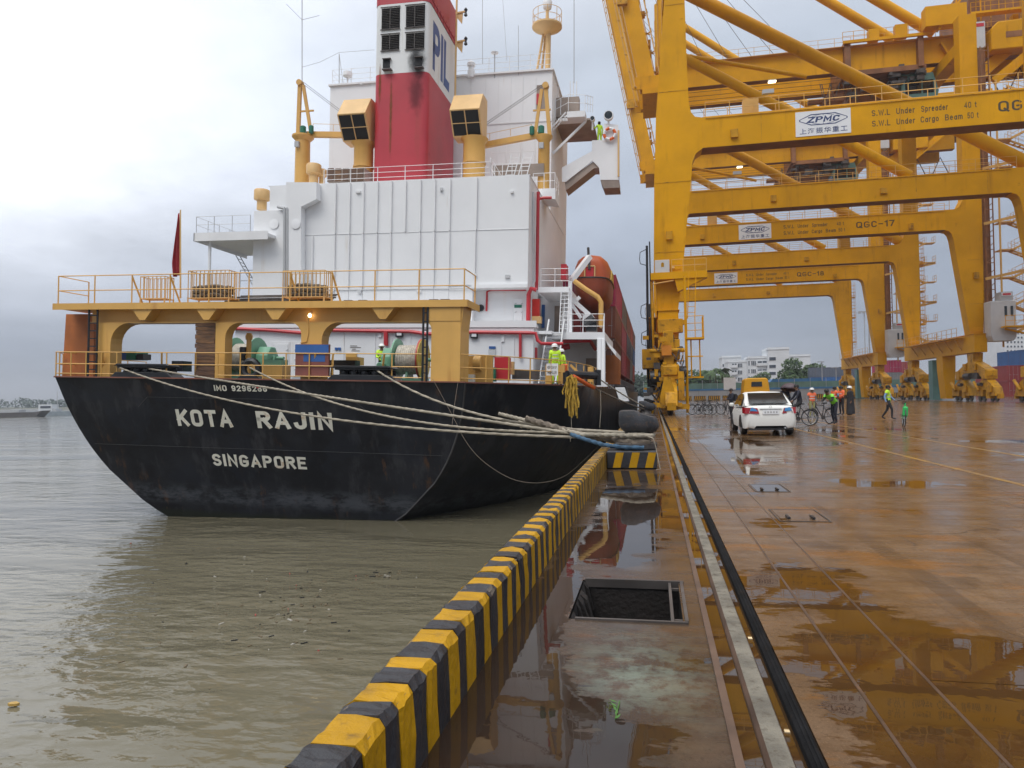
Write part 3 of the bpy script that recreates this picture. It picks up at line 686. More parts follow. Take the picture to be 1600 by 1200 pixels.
def ladder(mb, a, b, w=0.4, step=0.3, r=0.03, side=(1, 0, 0), mi=0):
    a, b, s = Vector(a), Vector(b), Vector(side) * w / 2
    mb.tube(a - s, b - s, r, 5, mi); mb.tube(a + s, b + s, r, 5, mi)
    n = int((b - a).length / step)
    for k in range(1, n + 1):
        p = a.lerp(b, k / (n + 1)); mb.tube(p - s, p + s, r * 0.7, 4, mi)

# --- hull: flat raked transom, rounded quarters, parallel body
_kz = [-1.2, -0.2, 0.45, 1.25, 1.8, 2.97, 4.4, DZ]
_kb = [3.1, 4.82, 5.82, 6.62, 7.18, 7.92, 8.46, 8.72]
_kf = [8.5, 11.6, 12.1, 12.4, 12.5, 12.55, 12.55, 12.55]
def _interp(zs, vs, z):
    for i in range(len(zs) - 1):
        if z <= zs[i + 1] + 1e-9:
            h_ = zs[i + 1] - zs[i]; t = (z - zs[i]) / h_
            m0 = (vs[i + 1] - vs[max(i - 1, 0)]) / (zs[i + 1] - zs[max(i - 1, 0)]); j = min(i + 2, len(zs) - 1); m1 = (vs[j] - vs[i]) / (zs[j] - zs[i])
            return (2 * t ** 3 - 3 * t * t + 1) * vs[i] + (t ** 3 - 2 * t * t + t) * h_ * m0 + (-2 * t ** 3 + 3 * t * t) * vs[i + 1] + (t ** 3 - t * t) * h_ * m1
    return vs[-1]
NZ = 17
tz = [-1.2 + (DZ + 1.2) * i / (NZ - 1) for i in range(NZ)]
tb = [_interp(_kz, _kb, z) for z in tz]; tfull = [_interp(_kz, _kf, z) for z in tz]
hull = MB()
def half(z_i, t):
    full = tfull[z_i]
    return tb[z_i] + (full - tb[z_i]) * t
rows = []
stn = [0, 0.8, 1.7, 2.7, 3.9, 5.2, 7, 10, 14, 20, 30, 60, 110, 140, 152]
for y in stn:
    row = []
    for sgn in (1, -1):
        col = []
        for i, z in enumerate(tz):
            R_ = 8.6 + (DZ - z) * 2.8          # the run: the lower, the longer the taper
            u = min(1.0, y / R_); t = 1 - (1 - u) ** 2
            b = half(i, t)
            if y > 110: b *= max(0.02, 1 - ((y - 110) / 42) ** 2)
            rake = 0.345 * (DZ - z) * max(0, 1 - y / 8)
            col.append((sgn * b, y + rake, z))
        row += col if sgn == 1 else col[::-1]
    rows.append(row)
hull.grid(rows, smooth=True)
n_ = len(rows[0])
hull.add(rows[0], [(i, i + 1, n_ - 2 - i, n_ - 1 - i) for i in range(n_ // 2 - 1)])
hull_o = hull.build('hull', M['hull'], ship)
hull_o.data.set_sharp_from_angle(angle=R(28))
dk = MB()
for a, b in zip(rows, rows[1:]):
    pa, pb, qa, qb = a[NZ - 1], b[NZ - 1], a[NZ], b[NZ]
    dk.add([(pa[0] - .03, pa[1] + .02, DZ - .06), (pb[0] - .03, pb[1] + .02, DZ - .06), (qb[0] + .03, qb[1] + .02, DZ - .06), (qa[0] + .03, qa[1] + .02, DZ - .06)], [(0, 1, 2, 3)])
dk.build('main_deck', M['deck'], ship)
# rust-red strake along the deck edge and weld seams
edge = MB()
for sgn in (NZ - 1, NZ):
    for a, b in zip(rows[:9], rows[1:9]): edge.bar((a[sgn][0], a[sgn][1], DZ - .01), (b[sgn][0], b[sgn][1], DZ - .01), 0.10, 0.05)
edge.bar((rows[0][NZ - 1][0], -.01, DZ), (rows[0][NZ][0], -.01, DZ), 0.08, 0.05)
edge.build('deck_edge_bar', M['deck'], ship)
def tpt(x, z, out=0.012): return (x, 0.345 * (DZ - z) - out, z)
seam = MB()
def sline(x0, z0, x1, z1, w=0.02):
    n = max(2, int(abs(x1 - x0) / 1.5) + 1)
    for k in range(n):
        f0, f1 = k / n, (k + 1) / n
        a, b = (x0 + (x1 - x0) * f0, z0 + (z1 - z0) * f0), (x0 + (x1 - x0) * f1, z0 + (z1 - z0) * f1)
        seam.bar(tpt(*a, 0.003), tpt(*b, 0.003), w, 0.012)
sline(-7.6, 2.93, 7.6, 2.93)
sline(-4.6, 4.95, 4.3, 4.95); sline(-4.6, 4.95, -5.1, 4.55); sline(4.3, 4.95, 4.8, 4.55)
for i in range(2, NZ - 1):
    z0, z1 = tz[i], tz[i + 1]
    seam.bar(tpt(tb[i], z0, 0), tpt(tb[i + 1], z1, 0), 0.05, 0.05)
seam.build('weld_seam', paint('weld seam', (0.06, 0.058, 0.06), 0.5, 0.3, 2), ship)
ang = math.atan(0.345)
def ttext(s, xc, z, h, w, m, **kw):
    p = tpt(xc, z, 0.016)
    return stext(s, h, m, hull_o, p, w, rot=(R(90) + ang, 0, 0), **kw)
ttext('IMO 9296286', -0.37, 5.36, 0.24, 2.28, M['letter'], wt=.25)
for s_, xa, xb in (('KOTA', -3.47, -0.95), ('RAJIN', 0.10, 3.32)):
    ttext(s_, (xa + xb) / 2, 4.14, 0.72, xb - xa, M['letter'], wt=.27, gap=.20)
ttext('SINGAPORE', -0.12, 2.43, 0.53, 4.15, M['letter'], wt=.26, gap=.19)

# --- raised chock seats and roller fairleads on the stern
def fairlead(px0, px1, py, n):
    a, b = S(px0, py, 25.0), S(px1, py, 25.0)
    x0, x1 = a.x, b.x; z = DZ
    fl = MB()
    fl.prism([(x0 - .45, z - .06), (x1 + .45, z - .06), (x1 + .1, z + .22), (x0 - .1, z + .22)], 'y', -0.03, 0.75); fl.box((x0 - .1, .55, z + .2), (x1 + .1, .62, z + .40))
    fl.box((x0 - .05, .0, z + .40), (x1 + .05, .62, z + .47)); fl.prism([(x0 - .18, z + .47), (x1 + .18, z + .47), (x1 + .05, z + .56), (x0 - .05, z + .56)], 'y', -.04, .68)
    o = fl.build('fairlead', M['black'], ship, bevel=0.02)
    for k in range(n):
        x = x0 + .2 + (x1 - x0 - .4) * k / (n - 1)
        MB().lathe([(.20, z + .22), (.15, z + .26), (.15, z + .36), (.20, z + .40)], (x, .3, 0), 'z', 12).build('roller', M['black'], o)
fairlead(184, 258, 582, 5); fairlead(524, 606, 586, 5)
c = S(387, 571, 25.0)
ck = MB().torus((c.x, 0.25, DZ + .40), .32, .13, 'y', 20, 8); ck.prism([(c.x - .5, DZ), (c.x + .5, DZ), (c.x + .34, DZ + .14), (c.x - .34, DZ + .14)], 'y', 0.05, .45)
ck.build('panama_chock', M['black'], ship)
MB().lathe([(0, -.02), (.05, -.015), (.05, .0)], (S(401, 594, 25).x, 0.34 * .3 - .02, DZ - .3), 'y', 10).build('stern_mark', M['pipe_red'], ship)

# --- yellow guard rail round the stern
gr = MB()
zr = DZ + 0.02
L_ = [(-8.55, .15), (-8.0, .12), (-6.45, .12)]
def dpt(px, Y=25.12): return (S(px, 590, Y).x, Y - 25, zr)
rails(gr, [(-8.62, 1.4, zr), dpt(87)], 1.0, (0.12, 0.52, 1.0), 1.4)
rails(gr, [dpt(87), dpt(182)], 1.0, (0.12, 0.52, 1.0), 0.75)
rails(gr, [dpt(182), dpt(340)], 1.0, (0.52, 1.0), 2.6); rails(gr, [dpt(340), dpt(520)], 1.0, (0.12, 0.52, 1.0), 1.05)
rails(gr, [dpt(520), dpt(612)], 1.0, (1.0,), 2.4); rails(gr, [dpt(612), dpt(716)], 1.0, (0.12, 0.52, 1.0), 1.05)
for px in (160, 252, 305, 352, 492, 520, 600): 
    p = Vector(dpt(px)); gr.bar(p + Vector((0, .0, 1.0)), p + Vector((-.25, .35, 0)), .07, .05)
qpts = [Vector(dpt(716))] + [Vector((r[NZ - 1][0] - .12, r[NZ - 1][1] + .02, zr)) for r in rows[1:6]]
rails(gr, qpts, 1.0, (0.12, 0.52, 1.0), 1.1)
rails(gr, [(rows[5][NZ - 1][0] - .12, rows[5][NZ - 1][1], zr), (12.38, 10, zr), (12.38, 22, zr)], 1.0, (0.12, 0.52, 1.0), 1.5)
rails(gr, [(-r[NZ - 1][0] + .12, r[NZ - 1][1], zr) for r in rows[1:8]], 1.0, (0.12, 0.52, 1.0), 1.4)
gr.build('guard_rail', M['orange_y'], ship)

# --- stern platform on four legs
PZ0, PZ1 = 8.46, 8.70
pf = MB(); pf.box((-8.85, -.05, PZ0 + .06), (8.75, 1.75, PZ1)); pf.box((-8.85, -.07, PZ0), (8.75, -.052, PZ1 + .02)); pf.box((8.752, -.05, PZ0), (8.77, 1.75, PZ1 + .02))
plat = pf.build('stern_platform', M['orange_y'], ship)
bm_ = MB(); bm_.box((-7.5, .55, 8.0), (7.2, .72, PZ0 + .059)); bm_.box((-7.5, .40, 7.95), (7.2, .95, 7.998))
bm_.build('platform_girder', M['orange_y'], plat)
for px in (222, 322, 430, 598):
    x = S(px, 500, 25).x
    MB().prism([(x - .5, PZ0 + .058), (x + .5, PZ0 + .058), (x + .12, 8.03), (x - .12, 8.03)], 'y', .0, .548).build('gusset', M['orange_y'], plat)
def leg(x0, x1, r_l, r_r, y0=.30, y1=1.25):
    zt = 7.948; pts = [(x0, DZ - .05), (x1, DZ - .05)]
    def arc(x, r, sgn):
        return [(x + sgn * r * (1 - math.cos(t)), zt - r + r * math.sin(t)) for t in [R(90) * k / 6 for k in range(7)]]
    pts += arc(x1, r_r, 1) if r_r else [(x1, zt)]
    l_ = arc(x0, r_l, -1)[::-1] if r_l else [(x0, zt)]
    pts += l_
    return MB().prism(pts, 'y', y0, y1).build('platform_leg', M['orange_y'], plat)
xs_ = lambda px: S(px, 560, 25.3).x
leg(xs_(152), xs_(172), 0, .85, .3, .95); leg(xs_(336), xs_(351), 0, .62, .3, .8); leg(xs_(470), xs_(502), .5, .7, .3, .9); 
lg = leg(xs_(677), xs_(722), .32, 0, .02, 1.25)
MB().prism([(xs_(722), 7.6), (8.6, PZ0 + .05), (xs_(722), PZ0 + .05)], 'y', .05, 1.2).build('gusset', M['orange_y'], plat)
MB().box((xs_(677) - .1, .0, 7.95), (xs_(722), .5, PZ0)).build('gusset', M['orange_y'], plat)
pr = MB()
def ppt(px, Y=25.0): return (S(px, 470, Y).x, Y - 25, PZ1)
rails(pr, [(-8.7, 1.65, PZ1), (-8.7, .05, PZ1), (8.6, .05, PZ1), (8.6, 1.65, PZ1)], 1.16, (0.48, 1.0), 1.66)
for k in (2, 3, 6, 7):
    x = -8.7 + 1.73 * k; pr.bar((x, .05, PZ1 + 1.1), (x + .2, .45, PZ1), .06, .05)
pr.build('platform_rail', M['orange_y'], plat)
# stowage baskets of flat bars, two with coiled wire inside
def basket(px0, px1, py0, dep, coil):
    x0, x1 = ppt(px0)[0], ppt(px1)[0]; h = S(px0, py0, 25.3).z - PZ1; y0 = .22
    b = MB()
    def side(p, q):
        p, q = Vector(p), Vector(q); n = max(2, int((q - p).length / .17))
        for k in range(n + 1):
            c_ = p.lerp(q, k / n); b.bar(c_ + Vector((0, 0, .22)), c_ + Vector((0, 0, h)), .035, .012)
        b.bar(p + Vector((0, 0, h)), q + Vector((0, 0, h)), .03, .03); b.bar(p + Vector((0, 0, .22)), q + Vector((0, 0, .22)), .03, .03)
    z = PZ1
    side((x0, y0, z), (x1, y0, z)); side((x1, y0, z), (x1, y0 + dep, z)); side((x0, y0, z), (x0, y0 + dep, z)); side((x0, y0 + dep, z), (x1, y0 + dep, z))
    for x in (x0, x1): b.bar((x, y0, z), (x, y0, z + .25), .05, .05); b.bar((x, y0 + dep, z), (x, y0 + dep, z + .25), .05, .05)
    b.box((x0, y0, z + .20), (x1, y0 + dep, z + .215))
    o = b.build('stowage_basket', M['orange_light'], plat)
    if coil:
        cc = MB()
        for k in range(9):
            yk = y0 + .15 + (k % 3) * .2; zk = z + .30 + (k // 3) * .16
            cc.path([(x0 + .12 + (x1 - x0 - .24) * t / 10, yk + random.uniform(-.05, .05), zk + random.uniform(-.03, .03) + .06 * math.sin(t * .31)) for t in range(11)], .085, 6)
        cc.build('coiled_wire', M['rope_dark'], o)
basket(213, 251, 433, .55, 0); basket(288, 352, 424, .7, 1); basket(437, 502, 424, .7, 1)
pp = MB()
for k in range(5):
    z = PZ1 + .16 + .055 * k; x0 = ppt(330 + 6 * k)[0]; pp.tube((x0, .9 + .07 * (k % 3), z), (ppt(500 + 3 * k)[0], .9 + .07 * (k % 3), z + .02), .03, 6)
pp.build('pipe_stack', M['steel'], plat)
hb = MB()
for px in (537, 560, 672, 690): hb.box((ppt(px)[0] - .14, .3, PZ1 + .02), (ppt(px)[0] + .2, .7, PZ1 + .09))
hb.build('lashing_pot', M['steel'], plat)
# ladders, lamp, box pillar, timber
for px, y1_ in ((143.5, .15), (666, -.02)):
    lb = MB(); x = S(px, 530, 25.1).x; ladder(lb, (x, y1_, DZ), (x, y1_, PZ0 + .1), .40 if px < 300 else .16, .33, .045)
    lb.build('ladder', M['black'], ship)
p = S(484, 493, 25.4)
lampo = MB().tube((p.x, .45, p.z + .1), (p.x, .56, p.z + .1), .03, 8).build('deck_lamp', M['galv'], plat)
MB().lathe([(0, -.075), (.05, -.06), (.07, 0), (.05, .06), (0, .075)], (p.x, .40, p.z), 'z', 12).build('bulb', M['lit'], lampo)
cn = MB(); cn.path([(p.x, .29, p.z - .1), (p.x + .02, .28, 7.5), (p.x - .05, .28, 7.2), (p.x - .3, .28, 7.15)], .02, 5); cn.build('conduit', M['orange_y'], plat)
x0, x1 = S(107, 583, 26.2).x, S(140, 583, 26.2).x
pil = MB().prism([(x0 - .12, DZ), (x1 + .35, DZ), (x1 + .35, 8.4), (x0 + .0, 8.4)], 'y', 1.0, 2.2)
pil.build('box_pillar', M['rustbox'], ship)
x0, x1 = S(301, 560, 25.2).x, S(332, 560, 25.2).x
tp = MB().box((x0 + .03, .42, DZ), (x1 - .03, .56, 7.95)).build('plank_screen', M['steel'], ship)
zz_ = DZ + .02
for k in range(18):
    h = random.uniform(.12, .20)
    if zz_ + h > 8.05: break
    MB().box((x0 + random.uniform(-.03, .03), .36 + random.uniform(-.012, .0), zz_ + .006), (x1 + random.uniform(-.03, .03), .418, zz_ + h - .006)).build('plank', M['wood'], tp)
    zz_ += h
MB().tube((S(342, 560, 26).x, .7, DZ), (S(342, 560, 26).x, .7, 7.7), .13, 10).build('vent_post', M['deck'], ship)
bx = sbox(MB(), 461, 538, 514, 588, 25.16, .13).build('deck_locker', M['boxred'], ship)
sbox(MB(), 461, 538.5, 513.5, 551, 25.153, .004).build('blue_panel', M['boxblue'], bx); sbox(MB(), 474, 554, 508, 565, 25.153, .004).build('blue_panel', M['boxblue'], bx)

# --- mooring winches
def winch(px0, px1, Y, flip):
    a, b = S(px0, 580, Y), S(px1, 580, Y); y = Y - 25; z = DZ + 1.0; L = b.x - a.x
    w = MB(); w.box((a.x, y - .5, DZ), (b.x, y + .5, DZ + .18))
    for x in (a.x + .02 * L, a.x + .60 * L, b.x - .1): w.prism([(y - .45, DZ + .18), (y + .45, DZ + .18), (y + .12, z + .12), (y - .12, z + .12)], 'x', x, x + .09)
    w.tube((a.x, y, z), (b.x + .35, y, z), .08, 10)
    o = w.build('mooring_winch', M['green'], ship)
    d0, d1 = (a.x + .12 * L, a.x + .56 * L) if not flip else (a.x + .38 * L, b.x - .2)
    pr_ = [(.40, d0)]
    n = 11
    for k in range(n):
        t = d0 + (d1 - d0) * (k + .5) / n; pr_ += [(.60, t - (d1 - d0) * .4 / n), (.65, t), (.60, t + (d1 - d0) * .4 / n)]
    MB().lathe(pr_ + [(.40, d1)], (0, y, z), 'x', 20).build('wound_rope', M['rope_drum'], o)
    MB().lathe([(.02, d0 - .08), (.92, d0 - .08), (.92, d0 - .02), (.02, d0 - .02)], (0, y, z), 'x', 24).build('drum_flange', M['green'], o)
    MB().lathe([(.02, d1 + .02), (.92, d1 + .02), (.92, d1 + .08), (.02, d1 + .08)], (0, y, z), 'x', 24).build('drum_flange', paint('flange red', (0.42, .05, .04), .4) if flip else M['green'], o)
    if flip: MB().lathe([(.25, d1 + .081), (.90, d1 + .081), (.90, d1 + .12), (.25, d1 + .12)], (0, y, z), 'x', 24).build('brake_band', paint('brake yellow', (0.5, .36, .03), .4), o)
    gx = a.x + (.66 * L if not flip else .05 * L)
    g_ = MB(); g_.prism([(y - .5, DZ + .2), (y + .5, DZ + .2), (y + .5, z + .1), (y + .2, z + .5), (y - .2, z + .5), (y - .5, z + .1)], 'x', gx, gx + .26 * L); g_.tube((gx + .1, y - .5, z - .3), (gx + .1, y - .9, z - .3), .16, 10)
    g_.build('gearbox', M['green'], o, bevel=.03)
winch(362, 432, 29.0, False); winch(598, 665, 29.5, True)
x = S(389, 540, 26.4).x
ar = MB(); ar.tube((x, 1.4, DZ), (x, 1.4, 7.35), .10, 8); ar.bar((x - .1, 1.4, 6.7), (x + .3, 1.4, 6.1), .14, .1); ar.lathe([(.13, 7.35), (.15, 7.5), (.10, 7.62), (0, 7.62)], (x, 1.4, 0), 'z', 10)
ar.build('deck_post', M['orange_y'], ship)
MB().lathe([(.14, 6.5), (.16, 6.55), (.16, 7.0), (.14, 7.05)], (x - .24, 1.4, 0), 'z', 10).build('air_pipe_head', M['black'], ship)
for (nm, mt, a) in (('gear_pedestal', 'orange_y', (408, 571, 441, 592, 26.5, .7)), ('valve_box', 'green', (412, 562, 440, 572, 26.6, .5)), ('store_bin', 'boxblue', (183, 549, 197, 562, 27.6, .8)), ('store_bin', 'dgreen', (197, 549, 212, 562, 27.6, .8)),
                    ('bollard_base', 'black', (213, 553, 224, 562, 27.6, .5)), ('hydraulic_unit', 'orange_y', (540, 558, 560, 570, 28, .6)), ('deck_block', 'black', (268, 564, 286, 580, 27, .6)), ('dark_pump', 'black', (501, 563, 555, 574, 27.2, .5))):
    part(nm, M[mt], *a)

# --- deckhouse: stepped white tiers
HX = lambda px, Y: S(px, 400, Y).x
t1 = sbox(MB(), 366, 513, 834, 600, 37.0, 3.1)
tier = t1.build('lower_deckhouse', M['white'], ship)
led = MB(); a = S(366, 513, 37); b = S(834, 513, 37); led.box((a.x - .05, 11.94, b.z + .05), (b.x + .15, 12.6, b.z + .16)); led.box((a.x - .05, 11.94, b.z + .161), (b.x + .15, 12.0, b.z + .40))
led.build('deck_edge', M['white'], tier)
ribs = MB()
for px in (405, 537, 586, 612, 641, 668, 783, 803): 
    x = S(px, 560, 37).x; ribs.box((x - .02, 11.96, DZ), (x + .02, 12.0, b.z))
split_loose(ribs.build('stiffener', M['white2'], tier))
# tier 2, recessed below the main block on the starboard side
part('upper_deckhouse', M['white'], 470, 440, 828, 512, 40.4, 3)
def door(px0, py0, px1, py1, Y, parent):
    o = sbox(MB(), px0 - 3, py0 - 3, px1 + 3, py1 + 2, Y - .035, .03).build('door_frame', M['white2'], parent)
    d = sbox(MB(), px0, py0, px1, py1, Y - .075, .04).build('door', M['white'], parent, bevel=.03)
    h = MB()
    for f in (.2, .5, .8):
        for xx in (px0 + 2, px1 - 3):
            q = S(xx, py0 + (py1 - py0) * f, Y - .1); h.tube(q, q + Vector((.12, 0, .05)), .018, 5)
    h.build('dog_handle', M['galv'], d); return d
d = door(802, 466, 817, 511, 40.4, ship); sg = sbox(MB(), 803.5, 476, 815.5, 481, 40.31, .004).build('door_sign', M['dgreen'], d)
door(426, 537, 450, 588, 37, tier); door(458, 537, 470, 588, 37, tier)
# main block: plating panels between stiffeners, two bands
Y0 = 39.6
zt, zm, zb = S(640, 281, Y0).z, S(640, 363, Y0).z, S(640, 447, Y0).z
xl, xr = S(420, 380, Y0).x, S(826, 380, Y0).x
core = MB().box((xl + .02, Y0 - 25 + .02, zb - .0), (xr - .0, Y0 - 25 + 15.5, zt - .03)); core.box((xl + .02, Y0 - 25 + .02, DZ), (S(738, 470, Y0).x, Y0 - 25 + 3, zb - .001))
house = core.build('engine_casing', M['white2'], ship)
up_x = [420, 475, 530, 553, 575, 597, 619, 641, 664, 686, 709, 749, 826]
lo_x = [420, 475, 494, 530, 553, 575, 597, 619, 664, 686, 709, 748, 826]
fx = lambda px: xl + (xr - xl) * (px - 420) / 406.0
for (xsl, z0, z1) in ((up_x, zm + .012, zt), (lo_x, zb, zm - .012)):
    for a_, b_ in zip(xsl, xsl[1:]):
        z0_ = z0 if (z0 > zb or b_ > 740) else z0 - 1.0
        dy = random.uniform(-.008, .008)
        MB().box((fx(a_) + .018, Y0 - 25 - .02 + dy, z0_), (fx(b_) - .018, Y0 - 25 + .015, z1)).build('plating_panel', M['white'], house)
rb_ = MB()
for px in up_x[2:-1]: rb_.box((fx(px) - .03, Y0 - 25 - .15, zm + .03), (fx(px) + .03, Y0 - 25 - .03, zt - .05))
for px in lo_x[2:-1]: rb_.box((fx(px) - .03, Y0 - 25 - .15, zb + .03), (fx(px) + .03, Y0 - 25 - .03, zm - .05))
rb_.box((xl, Y0 - 25 - .05, zm - .008), (xr, Y0 - 25 + .0, zm + .008))
split_loose(rb_.build('stiffener', M['white2'], house))
lg_ = MB(); lg_.box((S(738, 446, Y0).x, Y0 - 25 - .25, zb - .20), (xr + .02, Y0 - 25 + .9, zb - .002)); lg_.build('deck_edge', M['white'], house)
# port side trunk with sloped foot, lower block, pipes
tk = MB(); za = S(470, 292, 39).z; 
q = [S(451, 470, 39.3), S(474, 470, 39.3), S(474, 325, 39.3), S(498, 313, 39.3), S(498, 287, 39.3), S(451, 287, 39.3)]
tk.prism([(v.x, v.z) for v in q], 'y', 14.0, 14.56); tk.build('exhaust_trunk', M['white'], ship)
lowb = sbox(MB(), 393, 328, 446, 520, 39.2, 6).build('side_casing', M['white'], ship)
pj = MB()
for px, r in ((445, .10), (449, .08)):
    a, b = S(px, 470, 39), S(px, 326, 39); pj.tube(a, b, r, 8); pj.tube(b, b + Vector((-.5, .1, .15)), r, 8)
pj.build('drain_pipe', M['grey'], ship)
for px, py in ((428, 350), (462, 350)):
    q = S(px, py, 39.15 if px < 450 else 38.95); MB().lathe([(.30, 0), (.30, -.006), (.28, -.010), (0, -.010)], q, 'y', 20).build('blank_flange', M['white'], ship)
# port wing platform
wp = MB(); a, b = S(306, 366, 38.5), S(421, 366, 38.5); z = (a.z + b.z) / 2
wp.box((a.x, 13.3, z - .4), (b.x, 13.36, z + .1)); wp.box((a.x, 13.361, z - .2), (b.x, 19, z - .02)); wp.box((a.x - .01, 13.3, z - .4), (a.x + .05, 19, z + .1))
w_o = wp.build('wing_platform', M['white2'], ship)
q = S(326, 405, 38.6); MB().tube((q.x, 13.7, DZ), (q.x, 13.7, z - .2), .09, 8).build('support_post', M['white'], w_o)
q = S(395, 410, 39.5); MB().tube((q.x, 14.7, DZ), (q.x, 14.7, z - .2), .09, 8).build('support_post', M['white'], w_o)
wr = MB(); rails(wr, [(a.x + .1, 18, z + .1), (a.x + .1, 13.4, z + .1), (b.x - 1.2, 13.4, z + .1)], 1.0, (.5, 1.0), 1.3, .015, .022); wr.build('guard_rail', M['galv'], w_o)
sl = MB(); ladder(sl, S(403, 455, 40), S(372, 400, 40), .5, .28, .03, (0, 1, 0)); ladder(sl, S(398, 440, 41), S(415, 400, 41), .5, .28, .03, (0, 1, 0)); rails(sl, [S(375, 455, 39.8), S(418, 455, 39.8)], 1.3, (.5, 1), .8, .02, .02)
sl.build('ladder', M['galv'], ship)
# mushroom ventilators
def mushroom(px, py0, py1, Y, w, m):
    q0, q1 = S(px, py1, Y), S(px, py0, Y); h = q1.z - q0.z; r = w / 2
    MB().lathe([(r * .62, 0), (r * .62, h * .45), (r * .98, h * .5), (r, h * .55), (r, h * .95), (r * .9, h), (0, h)], q0, 'z', 16).build('mushroom_vent', m, ship)
mushroom(409, 297, 328, 40.5, .98, M['orange_light']); mushroom(490, 257, 287, 42, .95, M['orange_light']); mushroom(503, 265, 287, 42.5, .6, M['orange_light'])
# fire main pipes
rp = MB(); Yp = 36.86
def pl(pts, r, Y=Yp): rp.path([S(x_, y_, Y) for x_, y_ in pts], r, 8)
pl([(362, 513), (420, 516), (470, 520), (515, 516), (640, 518), (655, 520), (664, 522), (740, 519), (826, 520), (837, 521), (840, 532), (846, 537), (880, 537)], .095)
pl([(603, 518), (603, 540)], .13); pl([(813, 520), (813, 560)], .08)
pl([(825, 512), (826, 460), (830, 451), (838, 453)], .13, 39.9); pl([(838, 453), (839, 430), (841, 300)], .10, 41.5); pl([(841, 311), (850, 309), (862, 309)], .09, 42.2)
pl([(822, 453), (768, 453), (761, 456), (760, 486)], .06, 40.3)
rp.build('fire_main', M['pipe_red'], ship)
fx_ = MB()
for px, py, Y, w, h in ((623.5, 522, 36.93, 11, 9), (740.5, 524, 36.93, 11, 9)): sbox(fx_, px - w / 2, py - h / 2, px + w / 2, py + h / 2, Y - .1, .12)
fl_o = fx_.build('floodlight', M['black'], ship)
for px, py in ((623.5, 521.5), (740.5, 523.5)): part('lamp_glass', M['signw'], px - 3.8, py - 2.6, px + 3.8, py + 2.6, 36.82, .008, fl_o)
for (px0, py0, px1, py1, mt) in ((591, 519.5, 596, 527, 'signw'), (783.5, 524, 788, 534, 'signw'), (764, 541, 774, 545, 'boxblue'), (763, 546, 774, 557, 'lgrey'), (523, 543, 527, 547, 'boxblue'), (528, 543, 532, 547, 'boxblue'), (540, 552, 557, 558, 'orange_y')):
    part('wall_fitting', M[mt], px0, py0, px1, py1, 36.93, .06)
nt = MB()
for k, (a_, b_) in enumerate(((547, 558), (547, 564), (550, 556), (549, 562))): sbox(nt, a_, 540 + 2.6 * k, b_, 540.8 + 2.6 * k, 36.985, .006)
nt.build('stencil_line', M['ltr_dark'], tier)
q = S(751, 481, 40.3); MB().lathe([(.02, -.05), (.17, -.05), (.2, 0), (.2, .06)], q, 'y', 14).build('porthole', M['black'], ship)
part('fire_cabinet', paint('cabinet red', (.55, .03, .02), .35), 831, 467, 843, 497, 41.0, .4); part('hose_bin', M['orange_light'], 829, 494, 845, 505, 40.6, .5); part('red_bin', M['pipe_red'], 832, 543, 838, 560, 37.5, .4)

# --- funnel deck
UZ = zt
ur = MB(); rails(ur, [(S(505, 285, 39.8).x, 14.9, UZ), (S(765, 285, 39.8).x, 14.9, UZ)], S(640, 258, 39.8).z - UZ, (.33, .66, 1.0), 1.62, .016, .024)
rails(ur, [(S(765, 285, 39.8).x, 14.9, UZ), (S(775, 285, 42).x, 19, UZ)], 1.2, (.5, 1.0), 1.5, .016, .024); ur.build('guard_rail', M['white'], ship)
ud = MB().box((xl - .1, Y0 - 25 + .0, UZ - .028), (xr + .02, Y0 - 25 + 15.4, UZ + .01)).build('funnel_deck', M['white2'], ship)
crate = sbox(MB(), 511, 262, 570, 284, 40.6, 1.2).build('stores_crate', M['bgrey'], ship)
for k in range(5): part('crate_board', M['wood'], 512 + 11.6 * k, 262.5, 521.5 + 11.6 * k, 283, 40.56, .03, crate)
YF = 42.0
fa, fb = S(581, 284, YF), S(665, 284, YF); ftop = S(627, -6, YF).z; fband = S(627, 114, YF).z; fcap = S(627, 5, YF).z
y0f, y1f = YF - 25, YF - 25 + 6.3
def fring(z, ins=0.0):
    x0, x1 = fa.x + ins, fb.x - ins + .02; r = .42; pts = []
    for cx, cy, t0 in ((x1 - r, y0f + r, -90), (x1 - r, y1f - r, 0), (x0 + r, y1f - r, 90), (x0 + r, y0f + r, 180)):
        for k in range(5):
            t = R(t0 + 22.5 * k); pts.append((cx + r * math.cos(t), cy + r * math.sin(t), z))
    return pts
def fseg(name, z0, z1, m, parent, e0=0, e1=0):
    g_ = MB(); g_.grid([fring(z0, e0), fring(z1, e1)], close=True); g_.add(fring(z1, e1), [tuple(range(20))]); return g_.build(name, m, parent)
fun = fseg('funnel', UZ, fband - .003, M['red'], ship)
M['fun_white'] = paint('funnel white', (0.74, 0.75, 0.74), 0.45, 0.05, 0.5, (0.45, 0.40, 0.34), 0.15, 0.25, (0.40, .30, .2))
fseg('funnel_band', fband, fcap - .003, M['fun_white'], fun); fseg('funnel_cap', fcap, ftop + 2, M['red'], fun, -.03, -.03)
cs = MB(); cs.box((fb.x + .04, y0f + .1, fcap + .3), (fb.x + .10, y1f - .1, fcap + .36)); 
for k in range(9): cs.box((fb.x + .051, y0f + .3 + .66 * k, fcap + .05), (fb.x + .08, y0f + .36 + .66 * k, fcap + .55))
cs.build('cap_bracket', M['red'], fun)
